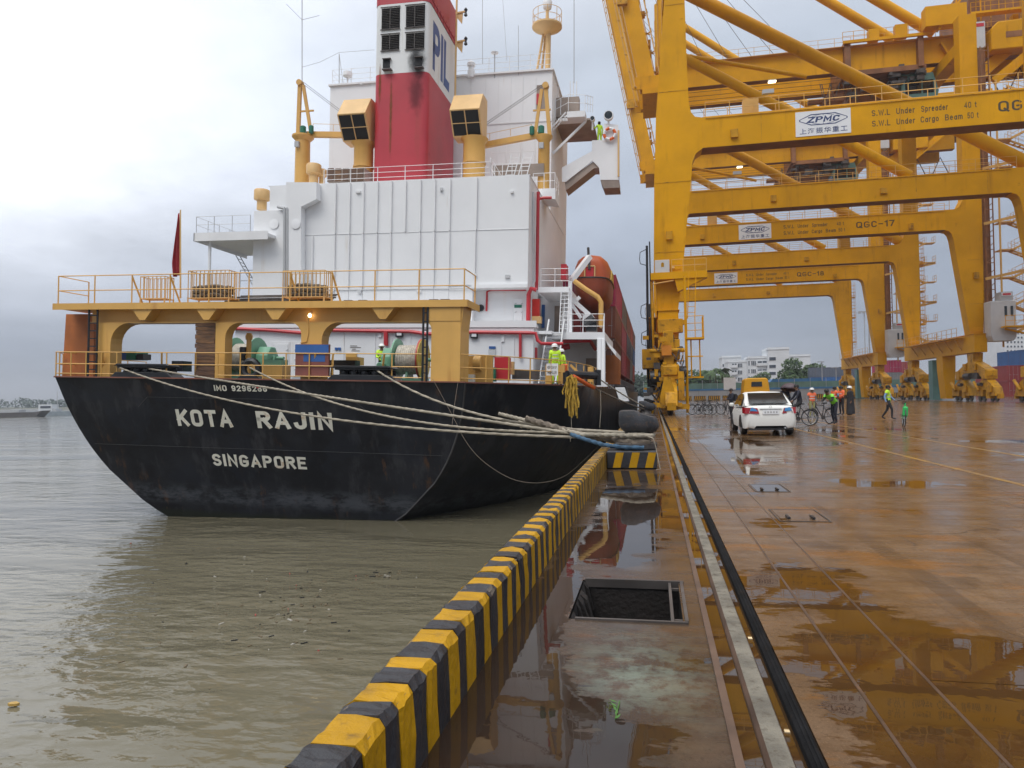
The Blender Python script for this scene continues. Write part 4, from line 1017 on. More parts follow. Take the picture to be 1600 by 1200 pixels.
def louvre(px0, py0, px1, py1):
    o = sbox(MB(), px0, py0, px1, py1, YF - .03, .04).build('louvre', M['hole'], fun)
    a, b = S(px0, py1, YF), S(px1, py0, YF); n = int((b.z - a.z) / .10); s_ = MB()
    for k in range(n):
        z = a.z + (b.z - a.z) * (k + .5) / n; s_.add([(a.x + .02, y0f - .10, z - .045), (b.x - .02, y0f - .10, z - .045), (b.x - .02, y0f - .04, z + .02), (a.x + .02, y0f - .04, z + .02)], [(0, 1, 2, 3)])
    s_.box(((a.x + b.x) / 2 - .02, y0f - .11, a.z), ((a.x + b.x) / 2 + .02, y0f - .10, b.z)); s_.box((a.x - .05, y0f - .09, a.z - .05), (b.x + .05, y0f - .032, a.z - .005)); s_.box((a.x - .05, y0f - .09, b.z + .005), (b.x + .05, y0f - .032, b.z + .05))
    s_.build('louvre_slats', M['steel'], o, fix=False)
louvre(596, 11, 625, 47); louvre(634, 7, 664, 44); louvre(596, 53, 624, 80); louvre(634, 50, 663, 78)
for px0, py0, px1, py1 in ((598, 92, 609, 106), (648, 89, 659, 103)):
    o = sbox(MB(), px0, py0, px1, py1, YF - .05, .06).build('smoke_outlet', M['hole'], fun)
    s_ = MB(); sbox(s_, px0 - 1.5, py1, px1 + 1.5, py1 + 2.5, YF - .35, .32); sbox(s_, px0 - 1, py0 - 2, px1 + 1, py0, YF - .22, .2); s_.build('outlet_lip', M['steel'], o)
# soot and rust stains that have burned into the paint
def stain_mat(name, col, amt=.68):
    m, n, l, b = new_mat(name); g = NG(n, l); t = n.new('ShaderNodeTexCoord')
    gd_ = n.new('ShaderNodeVectorMath'); gd_.operation = 'LENGTH'
    mp = g.mapping(t.outputs['Generated'], (2, 2, 2), (-1, -1, -1)); nz = n.new('ShaderNodeVectorMath'); nz.operation = 'MULTIPLY'; l.new(mp, nz.inputs[0]); nz.inputs[1].default_value = (1, 0, 1)
    l.new(nz.outputs[0], gd_.inputs[0])
    f = g.math('SUBTRACT', 1.0, g.step(g.math('ADD', gd_.outputs['Value'], g.math('MULTIPLY', g.math('SUBTRACT', g.noise(g.coord(), 1.6, 6), .5), .9)), .0, 1.0))
    b.inputs['Base Color'].default_value = (*col, 1); b.inputs['Roughness'].default_value = .8
    l.new(g.math('MULTIPLY', f, amt), b.inputs['Alpha']); return m
soot = sbox(MB(), 634, 62, 668.5, 132, YF - .012, .001).build('soot_stain', stain_mat('soot', (.03, .03, .035)), fun)
sbox(MB(), 634, 100, 666.5, 190, YF - .012, .001).build('soot_stain', stain_mat('soot thin', (.16, .03, .04), .35), fun)
sbox(MB(), 606, 98, 615, 260, YF - .0125, .001).build('rust_run', stain_mat('rust run', (.30, .10, .03), .55), fun); sbox(MB(), 590, 98, 597, 170, YF - .0125, .001).build('rust_run', bpy.data.materials['rust run'], fun)
zP = S(690, 80, 45).z
pil_ = MB()
ltz0, ltz1 = S(668, 104, YF).z + .25, S(668, 40, YF).z + .6
stext('PIL', 3.1, M['blue'], fun, (fb.x + .022, y0f + 2.75, (fband + fcap) / 2 - .1), 3.7, rot=(R(90), 0, R(90)), wt=.27, gap=.10, name='funnel_lettering')
# funnel-side light brackets
fm = MB(); xx = S(712, 100, 47).x
fm.tube((xx, 22.0, UZ + 6), (xx, 22.0, ftop + 3), .07, 8)
for py in (21, 66):
    q = S(712, py, 47); fm.bar(q, q + Vector((.75, 0, .08)), .12, .10); fm.prism([(q.x, q.z - .05), (q.x + .5, q.z), (q.x + .45, q.z - .75), (q.x + .1, q.z - .3)], 'y', 22.0, 22.1)
fm.build('light_bracket', M['orange_light'], fun)
lk = MB()
for py in (21, 66):
    q = S(712, py, 47) + Vector((.72, 0, 0)); lk.lathe([(.05, -.28), (.13, -.2), (.06, 0), (.13, .2), (.05, .32)], q, 'z', 10)
lk.build('signal_light', M['black'], fun)
# big box ventilators with sloping louvred faces
def boxvent(f, cyl, Y):
    (tl, tr, br, bl), side = f
    q = [S(*p_, Y) for p_ in (tl, tr)]; w0 = [S(*p_, Y - 1.0) for p_ in side]
    q2 = [S(*p_, Y) for p_ in (br, bl)]
    zt_, zm_, zb_ = (q[0].z + q[1].z) / 2, w0[0].z, q2[0].z
    x0, x1 = (q[0].x + q2[1].x) / 2 , (q[1].x + q2[0].x) / 2
    y = Y - 25
    v = MB().prism([(y, zt_), (y - .95, zm_), (y - .0, zb_), (y + 1.15, zb_), (y + 1.15, zt_)], 'x', x0, x1)
    o = v.build('box_ventilator', M['orange_light'], ship, bevel=.02)
    def fpt(u, w_, out): 
        t = w_; return Vector((x0 + (x1 - x0) * u, y - .95 + .95 * t - out * .8, zm_ + (zb_ - zm_) * t - out * .6))
    g_ = MB()
    for u0, u1 in ((.05, .485), (.515, .95)):
        for w0_, w1_ in ((.05, .485), (.515, .95)):
            g_.add([fpt(u0, w0_, .012), fpt(u1, w0_, .012), fpt(u1, w1_, .012), fpt(u0, w1_, .012)], [(0, 1, 2, 3)])
    g_.build('intake_grille', M['hole'], o)
    b_ = MB(); b_.bar(fpt(.5, 0, .02), fpt(.5, 1, .02), .06, .03); b_.bar(fpt(0, .5, .03), fpt(1, .5, .03), .06, .03); b_.build('grille_bar', M['orange_light'], o)
    c0 = S(cyl[0], cyl[1], Y + .5); r = cyl[2]
    MB().lathe([(r, UZ), (r, zb_ - 1.6), (r + .05, zb_ - 1.6), (r + .05, zb_ - 1.5), (r, zb_ - 1.5), (r, zb_ - .25), (r + .2, zb_)], (c0.x, y + .55, 0), 'z', 24).build('vent_trunk', M['orange_y'], o)
boxvent(((( 532, 155), (578, 155), (581, 219), (541, 217)), ((528, 178),)), (567, 280, .62), 42.2)
boxvent((((705, 150), (752, 146), (757, 212), (712, 212)), ((704, 171),)), (740, 280, .70), 43.0)
# --- store cranes
def store_crane(px, pyb, pyt, pya, Y, jx, jy, r=.40):
    b, t, a = S(px, pyb, Y), S(px, pyt, Y), S(px, pya, Y); y = Y - 25
    p_ = MB().lathe([(r * 1.05, b.z - .5), (r, t.z - .35), (r * 1.5, t.z - .1), (r * 1.5, t.z), (r * .5, t.z + .02)], (b.x, y, 0), 'z', 18)
    o = p_.build('store_crane', M['orange_y'], ship)
    f_ = MB(); sg = 1 if jx > px else -1
    top = Vector((a.x - sg * .15, y, a.z))
    f_.bar((b.x - sg * .36, y, t.z), top, .24, .2, up=(0, 1, 0)); f_.bar((b.x + sg * .62, y, t.z), top + Vector((sg * .25, 0, -.1)), .2, .16, up=(0, 1, 0))
    f_.bar((b.x - sg * .4, y, t.z + 1.7), (b.x + sg * .75, y, t.z + 1.7), .1, .1); f_.tube(top + Vector((0, -.2, .1)), top + Vector((0, .2, .1)), .2, 12)
    f_.build('a_frame', M['orange_y'], o)
    j = S(jx, jy, Y + .2); f_ = MB(); f_.bar((b.x + sg * .3, y, t.z + .1), (j.x, y, j.z), .3, .35); f_.box((j.x - .2, y - .2, j.z - .1), (j.x + .3, y + .2, j.z + .75)); f_.build('jib', M['orange_y'], o)
    rails_ = MB(); rails(rails_, [(b.x + sg * .8, y - .15, t.z + .3), (j.x, y - .15, j.z + .18)], .45, (1.0,), 1.6, .016, .02); rails_.build('jib_rail', M['orange_light'], o)
    mo = MB()
    for dx, rr in ((sg * .15, .2), (sg * .75, .16)): mo.lathe([(rr * .6, 0), (rr, .06), (rr, .5), (rr * .6, .56), (0, .56)], (b.x + dx, y - .3, t.z + .02), 'z', 12)
    mo.build('slewing_motor', M['dgreen'], o)
    w_ = MB(); 
    for dz in (0, .14): w_.tube(top + Vector((0, 0, .2 + dz)), (j.x, y, j.z + .8 + dz), .018, 4)
    w_.build('luffing_wire', M['steel'], o)
    sbx = MB().cbox((b.x - .1, y - r - .1, t.z - .75), (.3, .2, .36)); sbx.build('switch_box', M['grey'], o)
store_crane(472, 288, 213, 132, 44.2, 556, 213, .49); store_crane(849, 292, 213, 137, 45.0, 735, 233, .37)
# sponson under the starboard crane post
sp = MB(); a, b = S(833, 296, 44), S(868, 308, 44); sp.prism([(a.x, b.z), (b.x, b.z - .15), (b.x, a.z), (a.x, a.z)], 'y', 18.9, 20.9); sp.prism([(a.x + .0, b.z - .6), (b.x - .9, b.z - .02), (a.x, b.z - .02)], 'y', 19.2, 20.7)
spo = sp.build('crane_sponson', M['white2'], ship); sr = MB(); rails(sr, [(a.x, 19.0, a.z), (b.x - .05, 19.0, a.z), (b.x - .05, 20.8, a.z)], 1.0, (.5, 1), .9, .016, .022); sr.build('guard_rail', M['white'], spo)

# --- bridge house behind the funnel
YB = 49.0
bl = MB(); xa, xb = S(515, 200, YB).x, S(862, 200, YB).x
zb1 = S(700, 122, YB).z
bl.box((xa, YB - 25, UZ - 2), (xb, YB - 25 + 9, zb1)); br_o = bl.build('bridge_house', M['white'], ship)
bs = MB()
for px in (590, 735, 758, 778, 797, 816, 836): x = S(px, 200, YB).x; bs.box((x - .03, YB - 25 - .03, UZ), (x + .03, YB - 25 - .001, zb1 - .1))
zq = S(780, 193, YB).z; bs.box((S(708, 190, YB).x, YB - 25 - .06, zq - .05), (xb, YB - 25 - .031, zq + .03)); bs.box((xa - .1, YB - 25 - .15, zb1 + .001), (xb + .1, YB - 25 + 9.1, zb1 + .12))
split_loose(bs.build('stiffener', M['white2'], br_o))
rr = MB(); rails(rr, [(xa + .1, YB - 25 + .1, zb1 + .12), (xb - .1, YB - 25 + .1, zb1 + .12)], 1.15, (.33, .66, 1), 1.5, .016, .022); rails(rr, [(xa + .1, YB - 25 + .1, zb1 + .12), (xa + .1, YB - 25 + 8, zb1 + .12)], 1.15, (.33, .66, 1), 1.5, .016, .022); rr.build('guard_rail', M['white2'], br_o)
# recess with red locker, inner ladders
part('recess', M['bgrey'], 838, 132, 857, 172, YB - .02, .03); part('foam_locker', M['pipe_red'], 838, 146, 845, 163, YB - .12, .09)
part('casing_opening', M['bgrey'], 770, 255, 850, 278, 44.5, .1)
for qa, qb in (((795, 280), (806, 240)), ((815, 280), (826, 240))):
    il = MB(); ladder(il, S(*qa, 44), S(*qb, 44), .55, .28, .035, (1, 0, 0)); il.build('inner_ladder', M['white'], ship)
il = MB(); rails(il, [S(770, 279, 43.6), S(815, 278, 43.6)], .9, (.5, 1), .7, .018, .022); il.build('inner_rail', M['white'], ship); il = MB(); rails(il, [S(768, 258, 46), S(836, 255, 46)], 1.6, (.5, 1), 1, .02, .02)
il.build('inner_rail', M['white'], ship)
# radar mast on the roof
MX, MY = S(852, 60, YB + 3).x, YB - 25 + 3
zp0 = S(858, 52, YB + 3).z
ms = MB(); ms.tube((MX + .22, MY, zb1), (MX + .22, MY, zp0 + .1), .20, 12); 
bx0 = S(834, 116, YB + 3).x
ms.tube((bx0, MY, zb1), (MX - .15, MY, zp0), .09, 8); ms.tube((bx0 + .3, MY + .9, zb1), (MX - .05, MY + .3, zp0), .09, 8)
for k in range(5):
    t = (k + .3) / 5; p = Vector((bx0, MY, zb1)).lerp(Vector((MX - .15, MY, zp0)), t); ms.tube(p, (MX + .22, MY, p.z + (.35 if k % 2 else -.1)), .035, 6)
mast = ms.build('radar_mast', M['orange_light'], ship)
MB().lathe([(.2, zp0 - .1), (1.05, zp0 + .35), (1.12, zp0 + .42), (1.12, zp0 + .55), (0, zp0 + .55)], (MX + .12, MY, 0), 'z', 24).build('mast_platform', M['orange_light'], mast)
hr = MB()
for h_ in (.5, 1.05):
    pts = [(MX + .12 + 1.07 * math.cos(R(15 * k)), MY + 1.07 * math.sin(R(15 * k)), zp0 + .55 + h_) for k in range(25)]; hr.path(pts, .022, 5)
for k in range(9): hr.tube((MX + .12 + 1.07 * math.cos(R(40 * k)), MY + 1.07 * math.sin(R(40 * k)), zp0 + .55), (MX + .12 + 1.07 * math.cos(R(40 * k)), MY + 1.07 * math.sin(R(40 * k)), zp0 + 1.6), .025, 5)
hr.build('mast_rail', M['orange_light'], mast)
MB().tube((MX + .12, MY, zp0 + .55), (MX + .12, MY, zp0 + 1.75), .16, 10, r2=.10).build('dome_pedestal', M['orange_light'], mast)
MB().lathe([(.12, zp0 + 1.7), (.30, zp0 + 1.85), (.33, zp0 + 2.0), (.35, zp0 + 2.3), (.28, zp0 + 2.5), (0, zp0 + 2.58)], (MX + .12, MY, 0), 'z', 16).build('radar_dome', M['white'], mast)
# aerials, roof fittings
an = MB()
for (px, py0, py1, r) in ((472, 140, -60, .035), (754, 100, -70, .02), (810, 118, 40, .02), (897, 130, -40, .03), (773, 122, 84, .04), (530, 130, 84, .03)):
    a, b = S(px, py0, YB), S(px, py1, YB); an.tube(a, b, r, 5)
a = S(472, 31, YB); an.tube(a, a + Vector((-1.3, 0, 1.3)), .02, 4); an.tube(a, a + Vector((1.4, 0, .2)), .018, 4)
an.path([S(472, 105, YB), S(500, 97, YB), S(530, 82, YB), S(585, 78, YB)], .014, 4); an.tube(S(792, 95, YB), S(783, -40, YB), .014, 4); an.tube(S(530, 84, YB), S(536, 130, YB), .02, 4)
an.build('aerial', M['grey'], ship)
for nm, (px, py), prof in (('satellite_dish', (773, 84), [(0, -.05), (.25, 0), (.27, .08), (0, .12)]), ('roof_vent', (736, 122), [(.27, 0), (.27, .5), (.2, .55), (.2, .8), (.3, .85), (.3, 1.05), (.15, 1.2), (0, 1.2)]), ('satellite_dome', (543, 130), [(.06, 0), (.06, .35), (.35, .5), (.33, .8), (0, .95)]), ('roof_vent', (565, 133), [(.15, 0), (.16, .2), (0, .22)])):
    MB().lathe(prof, S(px, py, YB), 'z', 14).build(nm, M['white'], ship)
# starboard bridge wing
YW = 50.5
wz = S(930, 198, YW)
wg = MB(); yw = YW - 25
def wp2(*pts): return [(S(px, py, YW).x, S(px, py, YW).z) for px, py in pts]
wg.prism(wp2((925, 219), (944, 219), (944, 193), (966, 195), (968, 281), (938, 281), (936, 262), (926, 251), (884, 284), (878, 284), (878, 262), (925, 236)), 'y', yw, yw + .12)
wing = wg.build('bridge_wing', M['white'], ship)
u = MB(); a, b = S(862, 183, YW), S(926, 219, YW)
u.box((xb, yw + .121, a.z - .3), (S(926, 210, YW).x, yw + 4.5, a.z - .18)); u.build('wing_soffit', M['bgrey'], wing)
u = MB(); p0, p1 = S(886, 172, YW - 1.2), S(914, 182, YW - 1.2); u.box((p0.x, yw - 1.2, p1.z), (p1.x, yw + .0, p1.z + .42)); u.box((xb + .3, yw - .6, p1.z - .0), (p0.x, yw - .0, p1.z + .2)); u.build('wing_landing', M['white'], wing)
u = MB(); u.bar(S(858, 246, YW - .5), S(915, 190, YW - .5), .16, .16); ladder(u, S(842, 225, YW - .8), S(885, 178, YW - .8), .55, .25, .06, (0, 1, 0)); u.build('wing_stair', M['white'], wing)
u = MB(); rails(u, [S(888, 173, YW - 1), S(914, 174, YW - 1), S(926, 176, YW + 2)], 1.15, (.5, 1), 1.0, .018, .024); rails(u, [S(864, 186, YW), S(888, 173, YW)], 1.2, (.5, 1), .6, .018, .022); u.build('guard_rail', M['white'], wing)
u = MB(); a, b = S(868, 152, YW + .4), S(904, 180, YW + .4); u.box((a.x, yw + .5, b.z), (b.x, yw + 1.2, a.z)); u.build('wing_locker', M['bgrey'], wing)
u = MB(); a, b = S(938, 281, YW), S(967, 293, YW); u.prism([(a.x, a.z), (b.x, a.z), (b.x + .05, b.z), (a.x + .25, b.z)], 'y', yw + .02, yw + 1.8); u.build('wing_foot', M['bgrey'], wing)
u = MB(); u.prism(wp2((882, 284), (926, 252), (936, 258), (936, 262), (928, 262), (884, 297)), 'y', yw + .121, yw + 1.6); u.build('wing_brace', M['bgrey'], wing)
u = MB(); u.tube(S(966.5, 204, YW - .1), S(966.5, 276, YW - .1), .07, 8); u.build('wing_pole', M['orange_light'], wing)
for px, r_ in ((951, .33), (926, .17)):
    q = S(px, 182 if px > 940 else 187, YW); MB().lathe([(.02, -.28), (r_, -.3), (r_ * 1.05, -.1), (r_ * .9, .15), (0, .25)], q, 'y', 16).build('searchlight', M['white'], wing)
    MB().lathe([(0, -.31), (r_ * .85, -.305), (r_ * .85, -.301)], q, 'y', 16).build('lens', M['glass'], wing); MB().tube(q + Vector((0, 0, -r_)), q + Vector((0, 0, -.75)), .07, 8).build('pedestal', M['white'], wing)
u = MB()
for px in (872, 891, 896, 901): u.tube(S(px, 170, YW + 1), S(px, 125 + (px % 5) * 2, YW + 1), .035, 6)
u.build('signal_post', M['white'], wing)

# --- starboard side decks, stairs and davit
sd = MB()
def sdk(px0, px1, py0, py1, Ya, Yb): a, b = S(px0, py1, Ya), S(px1, py0, Ya); sd.box((a.x, Ya - 25, a.z), (b.x, Yb - 25, b.z))
sdk(841, 889, 448, 457, 40.8, 46); sdk(862, 945, 519, 530, 39.0, 47); sdk(838, 862, 517, 522, 38.5, 40)
sdo = sd.build('side_deck', M['white'], ship)
s_ = MB(); rails(s_, [S(845, 448, 40.85), S(889, 448, 40.85), S(889, 448, 45)], 1.05, (.33, .66, 1), .9, .018, .022); rails(s_, [S(878, 519, 39.1), S(944, 519, 39.1), S(942, 522, 46)], 1.0, (.33, .66, 1), 1.1, .018, .022); s_.build('guard_rail', M['white'], sdo)
s_ = MB()
for px0, px1 in ((842, 858), (868, 882)): s_.bar(S(px0, 600, 37.2), S(px1, 500, 39.2), .07, .16)
for k in range(11):
    t = (k + .5) / 11; a = Vector(S(842, 600, 37.2)).lerp(S(856, 517, 38.9), t); b = Vector(S(868, 600, 37.2)).lerp(S(880, 517, 38.9), t); s_.bar(a, b, .2, .03)
s_.build('deck_stair', M['lgrey'], ship)
s_ = MB(); ladder(s_, S(880, 520, 40.5), S(883, 455, 40.8), .45, .26, .03); ladder(s_, S(885, 520, 41), S(888, 460, 41.2), .4, .26, .03); s_.build('ladder', M['white'], ship)
s_ = MB()
for px, w in ((937, .30), (943, .2)): a, b = S(px, 600, 38.6), S(px, 530, 39.0); s_.tube(a, b, w / 2, 10)
s_.box(S(932, 604, 38.5), S(950, 598, 39.5)); s_.tube(S(891, 520, 40.9), S(891, 440, 41.4), .12, 8); s_.prism([(S(945, 530, 39).x, S(945, 530, 39).z), (S(962, 548, 39).x, S(962, 548, 39).z), (S(962, 556, 39).x, S(962, 556, 39).z), (S(950, 540, 39).x, S(950, 540, 39).z)], 'y', 14.2, 20)
split_loose(s_.build('deck_pillar', M['white'], ship))
dvt = MB(); dvt.path([S(897, 439, 43), S(915, 452, 43), S(934, 464, 43), S(939, 472, 43), S(939, 510, 43)], .15, 10); dvt.box(S(937, 512, 42.9), S(941, 494, 43.2)); dvt.build('davit_arm', M['orange_y'], ship)
dv = MB(); dv.bar(S(893, 438, 44), S(921, 401, 45), .35, .30); dv.bar(S(893, 467, 43), S(921, 492, 43), .2, .25); dv.bar(S(893, 475, 43), S(908, 497, 43), .2, .2); dv.bar(S(900, 470, 43), S(906, 464, 43), .2, .2); dv.lathe([(.02, -.3), (.35, -.3), (.35, .3), (.02, .3)], S(920, 499, 42.8), 'y', 14)
split_loose(dv.build('boat_davit', M['white'], ship))
s_ = MB(); s_.box(S(876, 436, 43), S(888, 417, 44)); s_.build('raft_rack', M['pipe_red'], ship)
s_ = MB(); s_.box(S(915, 517, 41.2), S(934, 502, 42)); s_.tube(S(912, 508, 41), S(928, 496, 41), .25, 8); split_loose(s_.build('davit_winch', M['black'], ship))
s_ = MB(); sbox(s_, 836, 530, 935, 602, 43.5, .2); s_.build('side_bulkhead', M['white2'], ship); part('side_bulkhead', M['white2'], 838, 458, 893, 529, 45.0, .2); part('side_door', M['bgrey'], 866, 478, 878, 518, 44.94, .05); part('side_locker', M['boxblue'], 846, 476, 851, 512, 44.7, .2)
part('side_recess', M['bgrey'], 915, 560, 932, 600, 43.45, .03); part('side_store', M['rustbox'], 945, 555, 968, 600, 46.5, 2)
s_ = MB(); s_.tube(S(875, 544, 40), S(890, 541, 40), .16, 8); s_.path([S(880, 533, 39.5), S(922, 532, 39.5), S(930, 545, 41)], .12, 8); split_loose(s_.build('overhead_pipe', M['pipe_red'], ship))
# quarter-deck clutter: red bins, yellow fairlead frames, notice
for (nm, mt, a) in (('paint_bin', 'pipe_red', (772, 558, 794, 594, 29.5, .6)), ('hatch_coaming', 'orange_y', (725, 556, 769, 598, 27.8, .25)), ('drum', 'pipe_red', (724, 565, 741, 590, 28.6, .5)), ('bucket', 'letter', (727, 585, 740, 598, 27.5, .3)), ('green_drum', 'dgreen', (768, 574, 774, 596, 29.3, .3)), ('valve_stand', 'orange_light', (795, 565, 802, 585, 30, .3)), ('cable_tray', 'steel', (800, 578, 842, 592, 30.5, .3))):
    part(nm, M[mt], *a)
q = S(741, 568, 27.75); MB().lathe([(.02, 0), (.3, 0), (.33, .08), (.3, .3), (.02, .3)], q, 'x', 16).build('vent_hood', M['orange_y'], ship)
f_ = MB()
for px0, px1 in ((852, 862), (872, 882)): sbox(f_, px0, 570, px1, 600, 29.6, .25)
sbox(f_, 918, 573, 926, 597, 31.5, .25); f_.bar(S(891, 570, 30.5), S(902, 581, 30.5), .12, .1); split_loose(f_.build('chock_frame', M['orange_y'], ship))
f_ = MB(); f_.tube(S(886, 585, 29.2), S(932, 587, 30.6), .17, 10); f_.tube(S(934, 602, 30.6), S(934, 578, 30.6), .14, 10); f_.tube(S(884, 600, 29.2), S(884, 582, 29.2), .12, 10); split_loose(f_.build('side_fairlead', M['black'], ship))
nb = sbox(MB(), 853.5, 568, 872, 586.5, 28.9, .02).build('warning_board', M['signw'], ship)
for s_, py, h in (('KEEP CLEAR OF', 574, 4.2), ('PROPELLER', 582, 4.6)):
    q = S(862.5, py, 28.9); stext(s_, h * 28.9 / 1111, M['ltr_dark'], nb, (q.x, q.y - .003, q.z), 14.5 * 28.9 / 1111, wt=.18)

# fittings on the big white walls: pipes, cable runs, vents, small doors
ft_ = MB()
for px, y0_, y1_, r in ((833, 300, 452, .05), (836, 310, 440, .03), (830, 455, 510, .04)): ft_.tube(S(px, y0_, 40.6), S(px, y1_, 40.6), r, 6)
for px, y0_, y1_ in ((500, 470, 470), ): pass
split_loose(ft_.build('wall_pipe', M['lgrey'], ship))
for k, (px, py) in enumerate(((520, 453), (562, 456), (560, 300), (690, 296), (742, 430), (793, 432), (800, 300), (487, 440), (655, 455))):
    q = S(px, py, Y0 - .06); MB().cbox((q.x, Y0 - 25 - .08, q.z), (.16 + .06 * (k % 3), .12, .14 + .05 * (k % 2))).build('junction_box', M['lgrey'] if k % 2 else M['white2'], house, bevel=.01)
cb_ = MB(); zq_ = S(640, 452, Y0).z
cb_.tube((S(505, 452, Y0).x, Y0 - 25 - .06, zq_), (S(738, 452, Y0).x, Y0 - 25 - .06, zq_), .025, 5)
cb_.build('cable_run', M['grey'], house)
# ================================================================== containers carried on deck
CL, CW, CH = 12.19, 2.44, 2.59
def corr(n, L, d=.036):
    pts = []
    for k in range(n):
        a = L * k / n; s = L / n; pts += [(a, 0), (a + .25 * s, 0), (a + .5 * s, -d), (a + .75 * s, -d)]
    return pts + [(L, 0)]
def container_meshes(L=CL):
    b = MB(); pr = [(.16 + p, q) for p, q in corr(int(L * 2.6), L - .32)]
    for sx in (1, -1):
        x = sx * (CW / 2 - .03)
        b.grid([[(x + sx * q, p, .16) for p, q in pr], [(x + sx * q, p, CH - .12) for p, q in pr]], smooth=False)
        b.box((sx * CW / 2, .0, 0), (sx * (CW / 2 - .06), L, .16)); b.box((sx * CW / 2, 0, CH - .12), (sx * (CW / 2 - .06), L, CH))
        for y in (0, L - .16): b.box((sx * CW / 2, y, .16), (sx * (CW / 2 - .16), y + .16, CH - .12))
    b.box((-CW / 2 + .06, .02, .03), (CW / 2 - .06, L - .02, .10)); b.box((-CW / 2 + .06, .02, CH - .06), (CW / 2 - .06, L - .02, CH - .02))
    b.box((-CW / 2 + .16, L - .06, .1), (CW / 2 - .16, L - .03, CH - .1))
    b.box((-CW / 2 + .06, 0, .0), (CW / 2 - .06, .05, .14)); b.box((-CW / 2 + .06, 0, CH - .12), (CW / 2 - .06, .05, CH - .061))
    d = MB(); d.box((-CW / 2 + .165, .05, .145), (-.006, .085, CH - .125))
    for k in range(5): d.box((-CW / 2 + .2, .03, .3 + k * .45), (-.04, .049, .55 + k * .45))
    l = MB()
    for x in (-.95, -.35): l.tube((x, .012, .1), (x, .012, CH - .08), .017, 5); l.box((x - .05, -.005, 1.0), (x + .3, .008, 1.04))
    return b, d, l
_b, _d, _l = container_meshes()
cm_body = _b.mesh('container_body', [M['red']]); cm_door = _d.mesh('container_door', [M['red']]); cm_lock = _l.mesh('locking_bar', [M['galv']])
def cmat(name, col): return paint(name, col, .45, .12, .6, (.16, .07, .03), .22, .35, (.14, .06, .03))
CM = {k: cmat('container ' + k, c) for k, c in dict(magenta=(.42, .03, .09), brown=(.20, .09, .06), greybrown=(.17, .14, .12), pink=(.40, .06, .09), red=(.33, .05, .05), slate=(.10, .12, .16), blue=(.03, .12, .33), rust=(.25, .075, .04), green=(.05, .15, .09), grey=(.27, .28, .29)).items()}
def container(colour, loc, rotz, label, group, tilt=0.0, doors=True):
    r = thing('shipping_container', label, 'container', loc, rotz, group)
    r.rotation_euler[1] = tilt
    def p_(n, me, par, m=None):
        o = link(n, me, par)
        if m: o.material_slots[0].link = 'OBJECT'; o.material_slots[0].material = m
        return o
    p_('body', cm_body, r, CM[colour])
    if doors:
        for s in (0, 1):
            d = p_('door', cm_door, r, CM[colour]); 
            if s: d.rotation_euler = (0, 0, 0); d.scale = (-1, 1, 1)
            p_('locking_bar', cm_lock, d)
    return r
bay0 = 33.5
cols = [['brown', 'rust', 'magenta'], ['pink', 'pink', 'greybrown'], ['red', 'slate', 'rust'], ['grey', 'slate', 'red'], ['red', 'blue', 'brown']]
tn = ['bottom', 'middle', 'top']
bn = ['beside the orange lifeboat', 'second bay from the lifeboat', 'third bay from the lifeboat', 'fourth bay from the lifeboat', 'bay farthest forward']
for i, stack in enumerate(cols):
    for t, cname in enumerate(stack):
        y = bay0 + i * 12.9; z = 7.3 + t * 2.62 - (0.0 if i < 3 else .0)
        w = ship_world((11.05, y, z))
        container(cname, w, 0, f'{cname.replace("greybrown", "grey brown")} container in the {tn[t]} tier of the ship, {bn[i]}', 'containers stacked on the ship', LIST)
for t, cname in enumerate(['brown', 'red', 'magenta']):
    container(cname, ship_world((8.5, bay0, 7.3 + t * 2.62)), 0, f'{cname} container inboard in the {tn[t]} tier, behind the orange lifeboat', 'containers stacked on the ship', LIST)
hc = MB()
for i in range(6):
    y = bay0 - .6 + i * 12.9; hc.box((9.2, y, DZ), (9.7, y + .5, 7.25)); hc.box((11.6, y, DZ), (12.2, y + .5, 7.25)); hc.box((4, y + .05, 7.0), (12.2, y + .45, 7.26))
hc.box((4, bay0, DZ), (11.4, 95, 7.0))
hc.build('hatch_support', M['deck'], ship)
lbar = MB()
for i in range(5):
    y = bay0 + i * 12.9 - .12; lbar.tube((12.2, y, DZ), (10.0, y, 9.8), .03, 5); lbar.tube((10, y, DZ + 1), (12.2, y, 9.8), .03, 5)
rails(lbar, [(12.4, 24, DZ), (12.4, 90, DZ)], 1.0, (.5, 1), 2.0)
lbar.build('lashing_bar', M['galv'], ship)

# ================================================================== lifeboat
lw = at(929, 446, 50.5)
lb = thing('lifeboat', 'enclosed orange lifeboat hanging from its davit on the ship side', 'lifeboat', lw)
lb.rotation_euler = (0, LIST, 0)
def lbsec(y, zlo, zhi, w, h0, h1, n=9):
    row = []
    for k in range(n):
        t = zlo + (zhi - zlo) * k / (n - 1)
        c, s = math.cos(t), math.sin(t)
        e = .72
        row.append((math.copysign(abs(c) ** e, c) * w, y, math.copysign(abs(s) ** e, s) * (h1 if s > 0 else h0)))
    return row
st_ = [(-3.6, .30), (-3.5, .55), (-3.2, .76), (-2.6, .90), (-1.5, .98), (0, 1.0), (1.5, .97), (2.8, .82), (3.4, .5), (3.6, .1)]
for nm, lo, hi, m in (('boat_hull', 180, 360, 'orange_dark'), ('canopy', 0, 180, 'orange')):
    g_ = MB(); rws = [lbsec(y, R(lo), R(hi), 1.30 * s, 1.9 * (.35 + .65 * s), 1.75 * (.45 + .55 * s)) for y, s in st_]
    g_.grid(rws); g_.add(rws[0], [tuple(range(9))]); g_.build(nm, M[m], lb)
